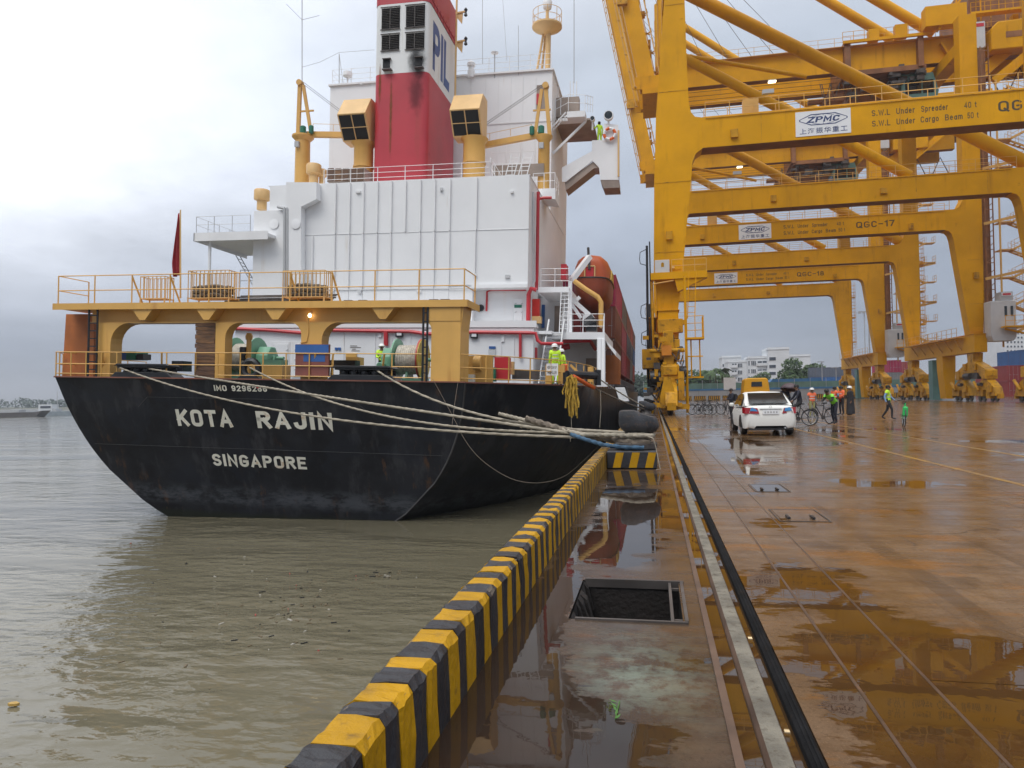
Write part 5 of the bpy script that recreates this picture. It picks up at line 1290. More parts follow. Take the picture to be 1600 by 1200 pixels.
g_ = MB(); g_.path([(1.33 * s, y, 0) for y, s in st_[::-1]] + [(-1.33 * s, y, 0) for y, s in st_], .05, 6); g_.build('rubbing_strake', M['black'], lb)
g_ = MB()
for (a, b) in (((-.36, .05), (-.36, .72)), ((.30, .05), (.30, .72)), ((-.36, .72), (.30, .72))): g_.tube((a[0], -3.66, a[1]), (b[0], -3.66, b[1]), .045, 6)
g_.build('hatch_frame', M['orange_light'], lb)
MB().box((-.28, -3.64, .06), (.22, -3.56, .66)).build('hatch', M['pipe_red'], lb)
MB().tube((-.05, -3.68, .5), (-.15, -3.7, 1.95), .09, 6).build('fall_hook', M['steel'], lb)
MB().prism([(-2.2, .05), (1.0, .05), (.4, .75), (-1.7, .75)], 'x', 1.24, 1.30).build('yellow_stripe', paint('stripe yellow', (.55, .36, .04), .4), lb)
# flag, life ring
fs = at(282, 466, 25.6); ft = at(282, 328, 25.6)
fl = thing('ensign_staff', 'limp dark red flag hanging from the staff at the stern', 'flag', fs)
d = ft - fs
MB().tube((0, 0, 0), d, .035, 8, r2=.025).build('staff', M['orange_light'], fl)
g_ = MB(); rws = []
for i in range(15):
    t = i / 14; z = d.z * (.97 - .71 * t); w = .06 + .20 * min(1, t * 1.3) * (1 - .25 * max(0, t - .8) * 5)
    rws.append([(-.02 - w * u - .05 * t, .07 * math.sin(u * 9 + t * 2.2) * min(1, t * 3 + .2), z - .06 * u) for u in [k / 9 for k in range(10)]])
g_.grid(rws); clo = g_.build('flag_cloth', M['flag'], fl, fix=False); clo.modifiers.new('thickness', 'SOLIDIFY').thickness = .01
q = at(952.5, 209.5, 50.35)
lr = thing('life_ring', 'orange and white life ring hung on the end of the bridge wing', 'life ring', q)
for k in range(8):
    mb = MB(); n = 6; rws = []
    for i in range(n + 1):
        t = R(45 * k + 45 * i / n) ; row = []
        for j in range(8): p = R(45 * j); rr = .38 + .105 * math.cos(p); row.append((rr * math.cos(t), .105 * math.sin(p) - .03, rr * math.sin(t)))
        rws.append(row)
    mb.grid(rws, close=True); mb.build('ring_segment' if k % 2 else 'ring_band', M['hot_orange'] if k % 2 == 0 and k % 4 != 9 else M['signw'], lr)

# ================================================================== bollards and mooring lines
def bollard(y, label, detail=True, glabel='bollards along the quay edge'):
    r = thing('mooring_bollard', label, 'bollard', (-.43, y, 0), 0, glabel)
    x0, x1, y0, y1, h = -.50, .47, -.52, .52, .355
    MB().box((x0, y0, .001), (x1, y1, h)).build('base_block', M['kerb_k'], r, bevel=.025)
    for k in range(3):
        xa = x0 + .17 + k * .31
        for ys_, sgn in ((y0, -1), ):
            mb = MB(); mb.prism([(xa - .05, .03), (xa + .10, .03), (xa + .17, h - .03), (xa + .02, h - .03)], 'y', ys_ - .004, ys_ + .002); mb.build('painted_stripe', M['kerb_y'], r)
    MB().lathe([(.40, h), (.42, h + .02), (.42, h + .12), (.38, h + .14), (0, h + .14)], (.06, 0, 0), 'z', 24).build('base_plate', M['steel'], r)
    MB().lathe([(.30, h + .12), (.22, h + .22), (.21, h + .38), (.26, h + .48)], (.06, 0, 0), 'z', 20).build('neck', M['steel'], r)
    g_ = MB(); rws = []
    for z, sx, sy, off in ((h + .36, .23, .22, .0), (h + .42, .30, .28, .0), (h + .50, .335, .31, 0), (h + .72, .32, .30, -.01), (h + .77, .30, .285, -.015), (h + .785, .22, .20, -.02)):
        row = []
        for k in range(20):
            t = R(18 * k); c, s = math.cos(t), math.sin(t); ex = 1.0 + (.42 if c > 0 else .0) * abs(c) ** 3; c0 = c
            c = math.copysign(abs(c) ** .6, c); s = math.copysign(abs(s) ** .6, s)
            zz = z - (.13 * max(0, c) if z > h + .6 else .05 * max(0, c)); row.append((off + .06 + sx * c * ex, sy * s, zz))
        rws.append(row)
    g_.grid(rws, close=True); g_.add(rws[-1], [tuple(range(20))]); g_.build('head', paint('bollard iron', (.035, .037, .043), .45, .4, 4, (.14, .085, .055), .42, bump=.5), r)
    return r
bollard(14.55, 'large iron bollard on a striped block with several mooring ropes looped round it')
bollard(35.0, 'second iron bollard farther along the kerb, beyond the roped one')
bollard(53.0, 'third iron bollard far along the quay edge near the crane')
def sag(a, b, s, n=26, jit=0.0):
    a, b = Vector(a), Vector(b); return [a.lerp(b, i / n) + Vector((random.uniform(-jit, jit), random.uniform(-jit, jit), -4 * s * (i / n) * (1 - i / n))) for i in range(n + 1)]
def mooring(pts, r, m, label, extra=None, n=9):
    g_ = MB(); P2 = []
    for a, b in zip(pts, pts[1:]):
        k = max(1, int((b - a).length / .10)); P2 += [a.lerp(b, i / k) for i in range(k)]
    P2.append(pts[-1])
    g_.path(P2, r, n, twist=2 * math.pi / (r * 14), lobes=3, lob=.17); o = g_.build('mooring_rope', m, None, fix=False)
    return tag(o, label, 'rope', 'mooring ropes from the stern to the bollard')
BN = Vector((-.37, 14.55, .60))
def around(z, r0, a0, a1, n=14): return [Vector((-.37 + r0 * math.cos(R(a0 + (a1 - a0) * i / n)), 14.55 + r0 * math.sin(R(a0 + (a1 - a0) * i / n)), z)) for i in range(n + 1)]
ends = [(.51, .28), (.56, .29), (.61, .28), (.66, .27)]
starts = [((183, 573), .60), ((232, 576), .03), ((390, 574), .65), ((589, 579), .42)]
lbs = ['longest pale mooring rope, from the far fairlead across the painted ship name', 'upper pale mooring rope from the far fairlead to the bollard', 'pale mooring rope running from the ring chock at mid stern', 'short pale mooring rope from the fairlead near the winch']
for (s_, sg_), (z, r_), lb_, ri in zip(starts, ends, lbs, (.030, .034, .030, .033)):
    a = at(*s_, 25.15); e = Vector((-.37 - r_ * .3, 14.55 + r_, z))
    mooring(sag(a, Vector((-1.5, 15.35, z + .04)), sg_, 34)[:-1] + [Vector((-1.5, 15.35, z + .04))] + around(z, r_, 100, -120), ri, M['rope'], lb_)
# worn eyes and spliced tails near the bollard
def short_rope(name, pts, r, m, label, cat='rope', grp=None, lobes=3):
    g_ = MB(); P2 = []
    for a, b in zip(pts, pts[1:]):
        a, b = Vector(a), Vector(b); k = max(1, int((b - a).length / .06)); P2 += [a.lerp(b, i / k) for i in range(k)]
    P2.append(Vector(pts[-1])); g_.path(P2, r, 9, twist=2 * math.pi / (r * 14), lobes=lobes, lob=.18)
    return tag(g_.build(name, m, None, fix=False), label, cat, grp)
sp = [(-3.0, 16.9, .92), (-2.2, 16.0, .74), (-1.5, 15.2, .60), (-.8, 14.75, .53), (-.42, 14.22, .50), (-.1, 14.3, .5)]
short_rope('rope_eye', sp, .07, M['rope_dark'], 'thick dirty spliced rope eye round the bollard foot')
short_rope('rope_eye', [(-3.9, 17.9, 1.02), (-2.6, 16.5, .80), (-1.5, 15.1, .62), (-.72, 14.5, .64), (-.40, 14.18, .64), (-.05, 14.3, .63), (-.02, 14.75, .63)], .045, M['rope'], 'pale doubled rope eye highest on the bollard neck')
short_rope('rope_tail', [(-1.75, 15.25, .62), (-1.4, 14.75, .54), (-1.0, 14.28, .46), (-.6, 14.08, .42), (-.2, 14.08, .41)], .042, M['rope_blue'], 'blue mooring tail lying over the striped bollard block')
short_rope('rope_tail', [(-.15, 14.2, .64), (-.02, 13.95, .60), (.03, 13.92, .40), (.08, 13.85, .12), (.10, 13.82, .02), (.02, 13.78, .015)], .008, M['rope'], 'thin white line hanging down the bollard block')
g_ = MB(); c_ = at(821, 665, 18.2)
for k in range(9):
    t = random.uniform(0, 6.3); g_.path([c_ + Vector((.12 * math.cos(t), .1 * math.sin(t), random.uniform(-.08, .05))), c_ + Vector((random.uniform(-.2, .2), 0, random.uniform(-.1, .1))), c_ + Vector((.2 * math.cos(t + 2), .1, .12 * math.sin(t)))], .028, 6)
tag(g_.build('rope_knot', M['rope'], None), 'frayed knot where the mooring ropes are tied together', 'knot')
# light messenger line hanging in a loop, lines from the quarter
g_ = MB(); pts = [at(676, 592, 24.9), at(705, 645, 22.5), at(735, 706, 21), at(790, 747, 19.5), at(835, 757, 18.4), at(880, 748, 17), at(912, 720, 16), at(932, 700, 15.2)]
for _ in range(3): pts = [pts[0]] + [pts[i].lerp(pts[i + 1], t_) for i in range(len(pts) - 1) for t_ in (.25, .75)] + [pts[-1]]
g_.path(pts, .007, 5); tag(g_.build('messenger_line', M['rope_dark'], None), 'thin line hanging in a loop below the mooring ropes', 'line')
g_ = MB(); g_.path(sag(at(716, 596, 25), at(706, 668, 22), -.1, 8), .007, 5); tag(g_.build('messenger_line', M['rope_dark'], None), 'thin dark line hanging down the ship quarter', 'line')
bk = Vector((-.35, 35.0, .70))
a = at(896, 588, 29.2)
mooring(sag(a, bk, .12, 16), .036, M['rope_dark'], 'dark spring rope from the quarter to the second bollard')
ct = MB(); P_ = sag(a, bk, .12, 16); ct.path([P_[0], P_[1], P_[2], P_[3], P_[4]], .085, 9)
tag(ct.build('chafe_tube', M['hot_orange'], None), 'bright orange chafe tube round the rope at the ship quarter', 'tube')
a2 = at(936, 592, 30.6)
mooring(sag(a2, bk + Vector((0, 0, .1)), .05, 12), .03, M['rope'], 'pale rope from the last chock to the second bollard')
ny = MB()
for k in range(40):
    x0 = random.uniform(-.22, .22); y0 = random.uniform(-.1, .1); L = random.uniform(.4, 1.65)
    t0 = at(893, 590, 28.4) + Vector((x0 * .8, y0, 0)); pts = [t0]
    for i in range(6): pts.append(pts[-1] + Vector((random.uniform(-.06, .06), random.uniform(-.05, .05), -L / 6)))
    ny.path(pts, .03, 5)
for k in range(10): ny.path([at(884 + 5 * random.random(), 591, 28.5), at(893, 586 + 3 * random.random(), 28.2), at(897, 600, 28.2)], .04, 5)
tag(ny.build('hanging_net', M['rope_yellow'], None), 'tangled yellow netting hanging over the ship side', 'net')
for (px, y0, y1), lb_ in zip(((897, 612, 650), (938, 610, 668), (892, 640, 690)), ('loose thin line hanging beside the yellow netting', 'loose thin line hanging down the hull, nearest the notice board', 'loose thin line dangling below the end of the yellow netting')):
    hg = MB().path([at(px, y0, 29), at(px + 1, (y0 + y1) / 2, 29), at(px - 1, y1, 29)], .014, 5)
    tag(hg.build('loose_line', M['rope'], None), lb_, 'line')
q = at(972, 616, 38)
nbd = thing('notice_board', 'white notice board in a black frame leaning at the ship side', 'notice board', q, R(-6))
MB().prism([(-.42, .42), (.18, .42), (.42, -.42), (-.18, -.42)], 'y', 0, .05).build('frame', M['black'], nbd)
MB().prism([(-.36, .37), (.14, .37), (.36, -.37), (-.14, -.37)], 'y', -.012, -.002).build('panel', M['signw'], nbd)
lt = MB()
for k in range(7): lt.box((-.24 + .045 * k, -.016, .26 - .08 * k), (.12 + .045 * k, -.013, .27 - .08 * k))
lt.build('printed_line', M['grey'], nbd)
# ================================================================== quay cranes
def panel_text(parent, num):
    pb = MB().box((10.45, -.035, 19.78), (14.16, -.005, 21.56)).build('maker_sign', M['signw'], parent)
    hx = [(10.70, 20.98), (11.5, 21.33), (13.15, 21.33), (13.95, 20.98), (13.95, 20.86), (13.15, 20.52), (11.5, 20.52), (10.70, 20.86)]
    ins = [(12.325 + (x - 12.325) * .955, 20.925 + (z - 20.925) * .84) for x, z in hx]
    r_ = MB()
    for i in range(8):
        j = (i + 1) % 8; r_.add([(hx[i][0], -.042, hx[i][1]), (hx[j][0], -.042, hx[j][1]), (ins[j][0], -.042, ins[j][1]), (ins[i][0], -.042, ins[i][1])], [(0, 1, 2, 3)])
    for k in (-1, 1):
        r_.bar((12.325, -.042, 20.925 + k * .25), (12.325, -.042, 20.925 + k * .37), .03, .006, up=(0, 1, 0))
        pts = [(12.325 - .75 + 1.5 * t / 8, 20.925 + k * (.22 + .14 * math.sin(math.pi * t / 8))) for t in range(9)]
        for (x0, z0), (x1, z1) in zip(pts, pts[1:]): r_.bar((x0, -.042, z0), (x1, -.042, z1), .02, .006, up=(0, 1, 0))
    r_.build('logo_ring', M['ltr_blue'], pb, fix=False)
    stext('ZPMC', .42, M['ltr_blue'], pb, (12.325, -.036, 20.925), 2.25, wt=.26, gap=.10, shear=.16, name='logo_lettering')
    text('上海振华重工', .42, M['ltr_blue'], pb, (12.325, -.036, 20.13), 3.2, bold=.012, spacing=1.25)
    for s, x0, x1, z in (('S.W.L', 15.55, 16.75, 21.02), ('Under', 17.15, 18.35, 21.02), ('Spreader', 18.75, 20.45, 21.02), ('40 t', 21.45, 22.25, 21.02), ('S.W.L', 15.55, 16.75, 20.28), ('Under', 17.15, 18.35, 20.28), ('Cargo', 18.7, 19.85, 20.28), ('Beam', 20.25, 21.35, 20.28), ('50 t', 21.65, 22.35, 20.28)):
        h = .42
        stext(s, h, M['ltr_dark'], parent, ((x0 + x1) / 2, -.002, z), x1 - x0, wt=.18)
    return stext(f'QGC-{num}', .72, M['ltr_dark'], parent, (25.65, -.002, 20.72), 4.15, wt=.19, name='crane_number')
def box_beam(p0, p1, w, h, m, name, parent): return MB().bar(p0, p1, w, h).build(name, m, parent)
DY = 19.5
def crane_rails(mb, pts, h=1.1, step=1.7): rails(mb, pts, h, (.5, 1.0), step, .024, .03)
def stair(mb, p0, p1, w=.7, axis='x', h=1.0):
    """one flight with treads, two stringers and hand rails"""
    p0, p1 = Vector(p0), Vector(p1); o = Vector((0, w / 2, 0)) if axis == 'x' else Vector((w / 2, 0, 0))
    for s in (-1, 1):
        mb.bar(p0 + o * s, p1 + o * s, .06, .2)
        for z in (.5, 1.0): mb.tube(p0 + o * s + Vector((0, 0, h * z)), p1 + o * s + Vector((0, 0, h * z)), .02, 4)
        for k in range(4): q = p0.lerp(p1, k / 3) + o * s; mb.tube(q, q + Vector((0, 0, h)), .02, 4)
    n = int(abs(p1.z - p0.z) / .25)
    for k in range(n):
        q = p0.lerp(p1, (k + .5) / n); d = Vector((.13, w / 2, .015)) if axis == 'x' else Vector((w / 2, .13, .015))
        mb.box(q - d, q + d)
def bogie(parent, x, y, land):
    m = M['yellow_dirty']
    b = MB(); b.prism([(y - .9, 5.45), (y + .9, 5.45), (y + .75, 4.5), (y + 2.2, 4.05), (y + 4.0, 3.4), (y + 4.0, 2.75), (y + 2.3, 2.75), (y + 1.9, 3.2), (y - 1.9, 3.2), (y - 2.3, 2.75), (y - 4.0, 2.75), (y - 4.0, 3.4), (y - 2.2, 4.05), (y - .75, 4.5)], 'x', x - .5, x + .5)
    for s in (-1, 1): b.box((x - .62, y + s * 3.4 - .5, 2.45), (x + .62, y + s * 3.4 + .5, 3.5)); b.box((x - .7, y + s * 1.3 - .35, 3.5), (x - .52, y + s * 1.3 + .35, 4.3))
    o = b.build('bogie', m, parent, bevel=.04)
    dk_ = MB(); dk_.box((x - .52, y - 1.7, 2.5), (x + .3, y + 1.7, 3.19)); dk_.tube((x - .6, y - .2, 2.9), (x - .6, y + 1.3, 2.9), .3, 10); dk_.build('gear_case', M['steel'], o)
    for s in (-1, 1):
        yc = y + s * 3.1
        e = MB(); e.prism([(yc - .6, 2.44), (yc + .6, 2.44), (yc + 2.2, 1.55), (yc + 2.5, .62), (yc + .5, .55), (yc + .35, 1.25), (yc - .35, 1.25), (yc - .5, .55), (yc - 2.5, .62), (yc - 2.2, 1.55)], 'x', x - .42, x + .42)
        e.box((x - .62, yc - 1.9, 1.0), (x - .425, yc - 1.0, 1.75)); e.box((x + .425, yc + .8, .95), (x + .75, yc + 1.7, 1.7)); e.tube((x - .6, yc + .9, 1.2), (x - .6, yc + 2.1, 2.2), .16, 8)
        t = e.build('truck_frame', m, o, bevel=.03)
        w = MB()
        for k in (-1.95, -.95, .95, 1.95):
            w.lathe([(.02, -.10), (.36, -.10), (.36, .04), (.31, .05), (.31, .10), (.02, .10)], (x - .0, yc + k, .36), 'x', 14)
        w.build('wheel', M['steel'], o)
        g = MB(); g.box((x - .5, yc - 1.35, .35), (x + .5, yc - .55, .95)); g.box((x - .3, yc + s * 2.55, .35), (x + .3, yc + s * 2.8, .85)); g.build('rail_guard', M['yellow_dirty'], o)
    mt = MB()
    for s in (-1, 1):
        mt.tube((x + .7, y + s * 1.0, 3.2), (x + .7, y + s * 2.0, 3.2), .26, 10); mt.tube((x - .62, y + s * 2.2, 1.9), (x - .62, y + s * 2.9, 1.9), .2, 8)
    mt.build('travel_motor', M['steel'], o)
    return o
def make_crane():
    c = thing('quay_crane', 'nearest yellow gantry crane, its portal beam closest to the camera', 'crane', (0, 54.0, 0), 0, 'yellow gantry cranes along the quay')
    Y_ = M['yellow']
    frames = []
    for fi, y in enumerate((0.0, DY)):
        # seaward leg: narrow foot, broad at the portal beam, narrow again above
        lg = MB().prism([(.42, 7.6), (1.92, 7.6), (2.45, 11.7), (2.75, 14.5), (3.05, 17.0), (3.20, 18.6), (3.45, 19.20), (3.95, 19.56), (3.95, 21.84), (3.45, 21.95), (3.18, 22.3), (3.03, 23.0), (2.95, 26), (2.85, 34), (2.80, 46), (1.65, 46), (1.6, 33), (1.15, 28), (.62, 22.2), (.38, 17), (.24, 11.7)], 'y', y + .01, y + 1.5)
        lg.build('leg', Y_, c)
        lg = MB().prism([(35.25, 7.6), (36.62, 7.6), (36.75, 14), (36.80, 22), (36.80, 44), (35.0, 44), (34.95, 23.0), (34.5, 22.1), (34.0, 21.86), (33.0, 21.86), (33.0, 19.5), (33.35, 19.42), (33.62, 19.1), (33.8, 18.5)], 'y', y + .01, y + 1.5)
        lg.build('leg', Y_, c)
        bmx = MB().box((3.952, y, 19.58), (32.998, y + 1.55, 21.85)).build('portal_beam', Y_, c)
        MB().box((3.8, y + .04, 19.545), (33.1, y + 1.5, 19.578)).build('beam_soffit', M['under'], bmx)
        mb = MB(); crane_rails(mb, [(4.2, y + .08, 21.85), (33.5, y + .08, 21.85)]); crane_rails(mb, [(4.2, y + 1.45, 21.85), (33.5, y + 1.45, 21.85)])
        if fi == 0: mb.box((6.9, y + .3, 21.85), (8.0, y + .9, 23.0)); 
        mb.build('beam_rail', M['orange_y'], bmx)
        sl = MB().box((8.3, y + .3, 23.3), (9.1, y + .6, 23.6)).build('floodlight', M['grey'], bmx)
        # tubular braces
        if fi == 1:
            for a_, b_, r_ in (((1.9, y + .75, 37.0), (24.6, y + .75, 22.0), .50), ((2.4, y + .75, 43.6), (34.6, y + .75, 22.4), .64), ((2.9, y + .6, 36.2), (15.5, y + .6, 32.5), .20)):
                MB().tube(a_, b_, r_, 16).build('diagonal_brace', Y_, c)
        tb = MB().tube((2.2, 7.0 + fi * 5.6, 71), (35, 7.0 + fi * 5.6, 45.4), .62, 14).build('backstay_tube', Y_, c)
        if fi == 0: frames.append(bmx)
    for x0, x1 in ((.46, 1.90), (35.3, 36.6)):
        land = x0 > 10
        s = MB(); s.box((x0, -.8, 5.5), (x1, DY + 2.3, 7.55)); s.box((x0 - .1, -.9, 7.552), (x1 + .1, DY + 2.4, 7.59)); sb = s.build('sill_beam', Y_, c)
        mb = MB(); xx = x0 - .5; mb.box((xx - .4, 1.5, 7.3), (x0 - .1, DY - .2, 7.36)); rails(mb, [(xx - .35, 1.6, 7.36), (xx - .35, DY - .3, 7.36)], 1.1, (.5, 1), 1.5, .024, .03)
        for k in range(6): mb.bar((x0, 2.5 + k * 2.8, 5.9), (xx - .35, 2.5 + k * 2.8, 7.3), .1, .12)
        mb.build('sill_walkway', M['orange_y'], sb)
        for y in (.75, DY + .75): bogie(c, (x0 + x1) / 2, y, land)
        if land:
            MB().prism([(x0 - .1, 5.49), (x1 + .1, 5.49), (x1 + .05, 3.6), (x1 - .25, .25), (x0 + .25, .25), (x0 - .05, 3.6)], 'y', 8.0, 9.9).build('anchor_column', Y_, c)
            MB().box((x0 + .1, 11.8, .05), (x1 - .1, 13.2, 5.2)).build('electrical_cabinet', M['teal'], c, bevel=.03)
    # panel with letters sits on the near portal beam
    num = panel_text(frames[0], 16)
    # main girders, boom raised over the water
    for y in (6.2, 12.6):
        g = MB(); g.box((2.0, y, 41.4), (50, y + 1.1, 44.4)); go = g.build('main_girder', Y_, c)
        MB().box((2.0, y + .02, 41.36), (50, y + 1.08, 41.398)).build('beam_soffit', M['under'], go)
        mb = MB(); crane_rails(mb, [(2, y - .5 if y < 8 else y + 1.6, 44.4), (50, y - .5 if y < 8 else y + 1.6, 44.4)], 1.1, 1.9); mb.box((2, y - .6 if y < 8 else y + 1.1, 44.34), (50, y if y < 8 else y + 1.7, 44.4)); mb.build('girder_walkway', M['orange_y'], go)
        b = MB(); b.bar((.2, y + .55, 41.8), (-7.2, y + .55, 82), 2.2, 1.2, up=(0, 1, 0)); bo = b.build('boom_girder', Y_, c)
        mb = MB(); mb.bar((-1.5, y - .3, 42), (-8.9, y - .3, 82), .12, .3, up=(0, 1, 0))
        for k in range(16):
            t = k / 16; p = Vector((-1.3, y - .2, 42)).lerp(Vector((-8.6, y - .2, 82)), t); mb.bar(p, p + Vector((-.35, -.2, .1)), .12, .12)
        mb.bar((1.9, y + .3, 42.5), (-5.3, y + .3, 82), .12, .25, up=(0, 1, 0)); mb.build('boom_walkway', M['orange_y'], bo)
    bm2 = MB()
    for k in range(30):
        t = (k + .5) / 30; p = Vector((1.2, 7.9, 42)).lerp(Vector((-5.9, 7.9, 82)), t); q_ = Vector((random.uniform(-.7, .9), random.uniform(0, 4), 0))
        bm2.cbox(p + q_, (random.uniform(.3, 1.0), random.uniform(.4, 1.4), random.uniform(.3, 1.0)))
        bm2.bar(p + Vector((-.9, 0, 0)), p + Vector((.9, 0, .9 if k % 2 else -.9)), .14, .14)
        bm2.tube(p + Vector((.9, 0, 0)), p + Vector((.75, 0, 1.35)), .06, 5)
    bm2.build('boom_machinery', M['yellow_dirty'], c)
    mb = MB()
    for k in range(12):
        t = (k + .3) / 12; p = Vector((.0, 6.75, 41.8)).lerp(Vector((-7.3, 6.75, 82)), t); q = p + Vector((0, 6.4, 0))
        mb.tube(p, q, .22 if k % 2 == 0 else .12, 8); 
        if k % 2 == 0: mb.tube(p, q + Vector((-.6, 0, 3.3)), .1, 6)
    mb.box((-.6, 5.6, 40.9), (2.2, 14.2, 41.6)); mb.box((-1.6, 6.0, 41.7), (1.8, 6.19, 43.4)); mb.box((-1.6, 13.71, 41.7), (1.8, 13.9, 43.4))
    mb.build('boom_tie', Y_, c)
    tr = MB(); tr.box((-3.6, 5.3, 53), (-2.3, 5.9, 54.6)); 
    for q in ((-3.6, 5.3), (-2.3, 5.3)): tr.tube((q[0], q[1], 54.6), (q[0], q[1], 55.6), .03, 4)
    tr.build('boom_platform', M['yellow_dirty'], c)
    for y in (7.0, 12.6): MB().tube((2.2, y, 46), (2.2, y, 72), .6, 10).build('apex_post', Y_, c)
    # cross ties of the portal
    MB().box((1.7, 1.51, 40.0), (2.8, DY - .01, 41.35)).build('cross_tie', Y_, c); mb = MB(); mb.box((35.1, 1.51, 40.0), (36.7, DY - .01, 41.35)); mb.build('cross_tie', Y_, c)
    # trolley with machinery and the driver's cabin
    t = MB(); t.box((24.5, 5.6, 40.6), (33.5, 14.3, 41.2)); t.box((25.5, 7.4, 38.9), (32.5, 12.5, 40.6)); t.box((24.2, 5.4, 40.9), (24.9, 14.5, 44.9)); t.box((32.6, 5.4, 40.9), (33.2, 14.5, 44.6))
    t.box((22.5, 7.5, 38.4), (24.6, 9.5, 39.3)); t.tube((22.6, 8, 38.8), (22.6, 12, 38.8), .5, 10); t.box((20.5, 8.4, 38.7), (22.3, 9.2, 39.2))
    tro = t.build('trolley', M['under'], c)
    t = MB(); rails(t, [(24, 5.3, 44.9), (34, 5.3, 44.9)], 1.1, (.5, 1), 1.2, .03, .035); t.box((27, 5.2, 44.6), (28.2, 6.1, 46)); t.box((30, 5.2, 44.6), (31.4, 6.0, 46.2)); t.box((24, 5.1, 44.5), (34, 5.39, 44.85)); t.build('trolley_walkway', Y_, tro)
    cb = MB().prism([(30.9, 40.5), (34.6, 40.5), (35.2, 38.2), (34.8, 36.6), (31.6, 36.6), (30.9, 38.6)], 'y', 6.6, 9.4).build('driver_cabin', M['teal'], c, bevel=.05)
    g = MB(); g.box((31.4, 6.57, 38.0), (33.2, 6.595, 39.6)); g.box((33.4, 6.57, 38.0), (34.6, 6.595, 39.6)); g.prism([(31.0, 38.5), (31.6, 36.75), (31.55, 36.70), (30.87, 38.55)], 'y', 6.8, 9.2); g.build('cabin_window', M['glass'], cb)
    mb = MB(); mb.bar((34.9, 6.4, 44.2), (38.8, 6.4, 36.6), .2, .25); mb.bar((42.0, 6.4, 43.5), (38.8, 6.4, 36.6), .2, .25); stair(mb, (35.2, 5.9, 43.6), (38.6, 5.9, 37)); stair(mb, (42, 5.9, 43.6), (39, 5.9, 37)); mb.box((37.8, 5.4, 36.4), (39.8, 7.4, 36.6)); rails(mb, [(37.8, 5.4, 36.6), (39.8, 5.4, 36.6)], 1.1, (.5, 1), .7, .03, .035)
    for k in range(6): mb.tube((37 + (k % 2) * 2.6, 5.5, 44.4 - 1.25 * k), (37 + ((k + 1) % 2) * 2.6, 5.5, 44.4 - 1.25 * (k + 1)), .07, 6)
    for x in (37, 39.6): mb.tube((x, 5.5, 52), (x, 5.5, 36.6), .09, 6)
    mb.build('cabin_stair', Y_, c)
    # machinery house and back-reach gear above the land leg
    mh = MB(); mh.box((38.6, 6.4, 45.2), (56, 15.2, 51)); mo = mh.build('machinery_house', M['under'], c); MB().box((38.6, 6.38, 49.2), (56, 6.398, 51)).build('fascia_plate', M['yellow'], mo)
    for k in range(8): MB().box((39.4 + 1.6 * k, 6.34, 45.2), (39.5 + 1.6 * k, 6.379, 49.1)).build('wall_rib', M['yellow_dirty'], mo)
    mb = MB(); mb.box((38, 4.2, 46.0), (56, 5.2, 46.25)); rails(mb, [(38, 4.2, 46.25), (56, 4.2, 46.25)], 1.1, (.5, 1), 1.5, .03, .035); stair(mb, (34.5, 4.6, 44.6), (40, 4.6, 52)); mb.box((43, 5.4, 44.4), (43.6, 6.3, 46)); mb.box((52, 5.4, 44.4), (52.6, 6.3, 46))
    mb.box((33.0, 4.0, 45.0), (37.5, 5.4, 47.4)); mb.tube((38.3, 4.6, 36.5), (38.3, 4.6, 44), .25, 8); mb.build('machinery_walkway', Y_, c)
    e = MB().prism([(36.9, 41.6), (39.2, 41.6), (39.2, 44.7), (38.0, 44.7), (36.9, 43.6)], 'y', 3.6, 5.2).build('electrical_house', M['lgrey'], c)
    MB().box((38.1, 3.57, 44.1), (39.1, 3.595, 44.5)).build('warning_plate', M['pipe_red'], e)
    MB().prism([(39.7, 41.0), (45, 41.0), (45, 44.0), (44.2, 44.4), (40.4, 44.3), (39.7, 43.6)], 'y', 3.2, 5.2).build('hoist_housing', Y_, c, bevel=.1)
    MB().box((41.2, 3.17, 42.3), (43, 3.195, 43.0)).build('housing_vent', M['under'], c)
    mb = MB(); mb.bar((38.5, 5, 38.5), (48, 5, 46.5), .9, 1.3); mb.bar((40, 3.8, 37.5), (49.5, 3.8, 45), .5, .9); stair(mb, (41.5, 3.4, 38), (49.5, 3.4, 44.6)); mb.build('backreach_stair', Y_, c)
    fe = MB(); fe.path([(38 + 1.2 * k, 9, 41 - 3.2 * abs(math.sin(k * 1.05))) for k in range(11)], .09, 6); fe.build('festoon_cable', M['black'], c)
    # stair tower and lift on the landward leg
    tw = MB()
    for k in range(9):
        z = 7.6 + k * 3.1
        tw.box((38.3, -.6, z - .08), (39.9, .8, z + .04)); tw.box((42.6, -.6, z + 1.47), (44.2, .8, z + 1.59))
        stair(tw, (39.7, -.25, z), (42.9, -.25, z + 1.55), .7); stair(tw, (42.9, .5, z + 1.55), (39.7, .5, z + 3.1), .7)
        rails(tw, [(44.2, -.6, z + 1.59), (44.2, .8, z + 1.59)], 1.0, (.5, 1), .7, .03, .03)
        if k % 2 == 0: tw.bar((36.8, -.4, z - .1), (44.2, -.4, z + 1.4), .2, .3)
    for x in (38.35, ): tw.tube((x, -.5, 6), (x, -.5, 36), .1, 6)
    tw.build('stair_tower', M['orange_y'], c)
    ls = MB()
    for x in (36.95, 37.75): 
        for y in (-.35, .55): ls.tube((x, y, 7), (x, y, 40), .07, 6)
    for k in range(22): ls.tube((36.95, -.35, 8 + 1.5 * k), (37.75, -.35, 8.75 + 1.5 * k), .04, 5); ls.tube((36.95, -.35, 8 + 1.5 * k), (37.75, -.35, 8 + 1.5 * k), .05, 5)
    ls.box((36.9, .56, 7), (37.8, .6, 40)); ls.build('lift_mast', M['under'], c)
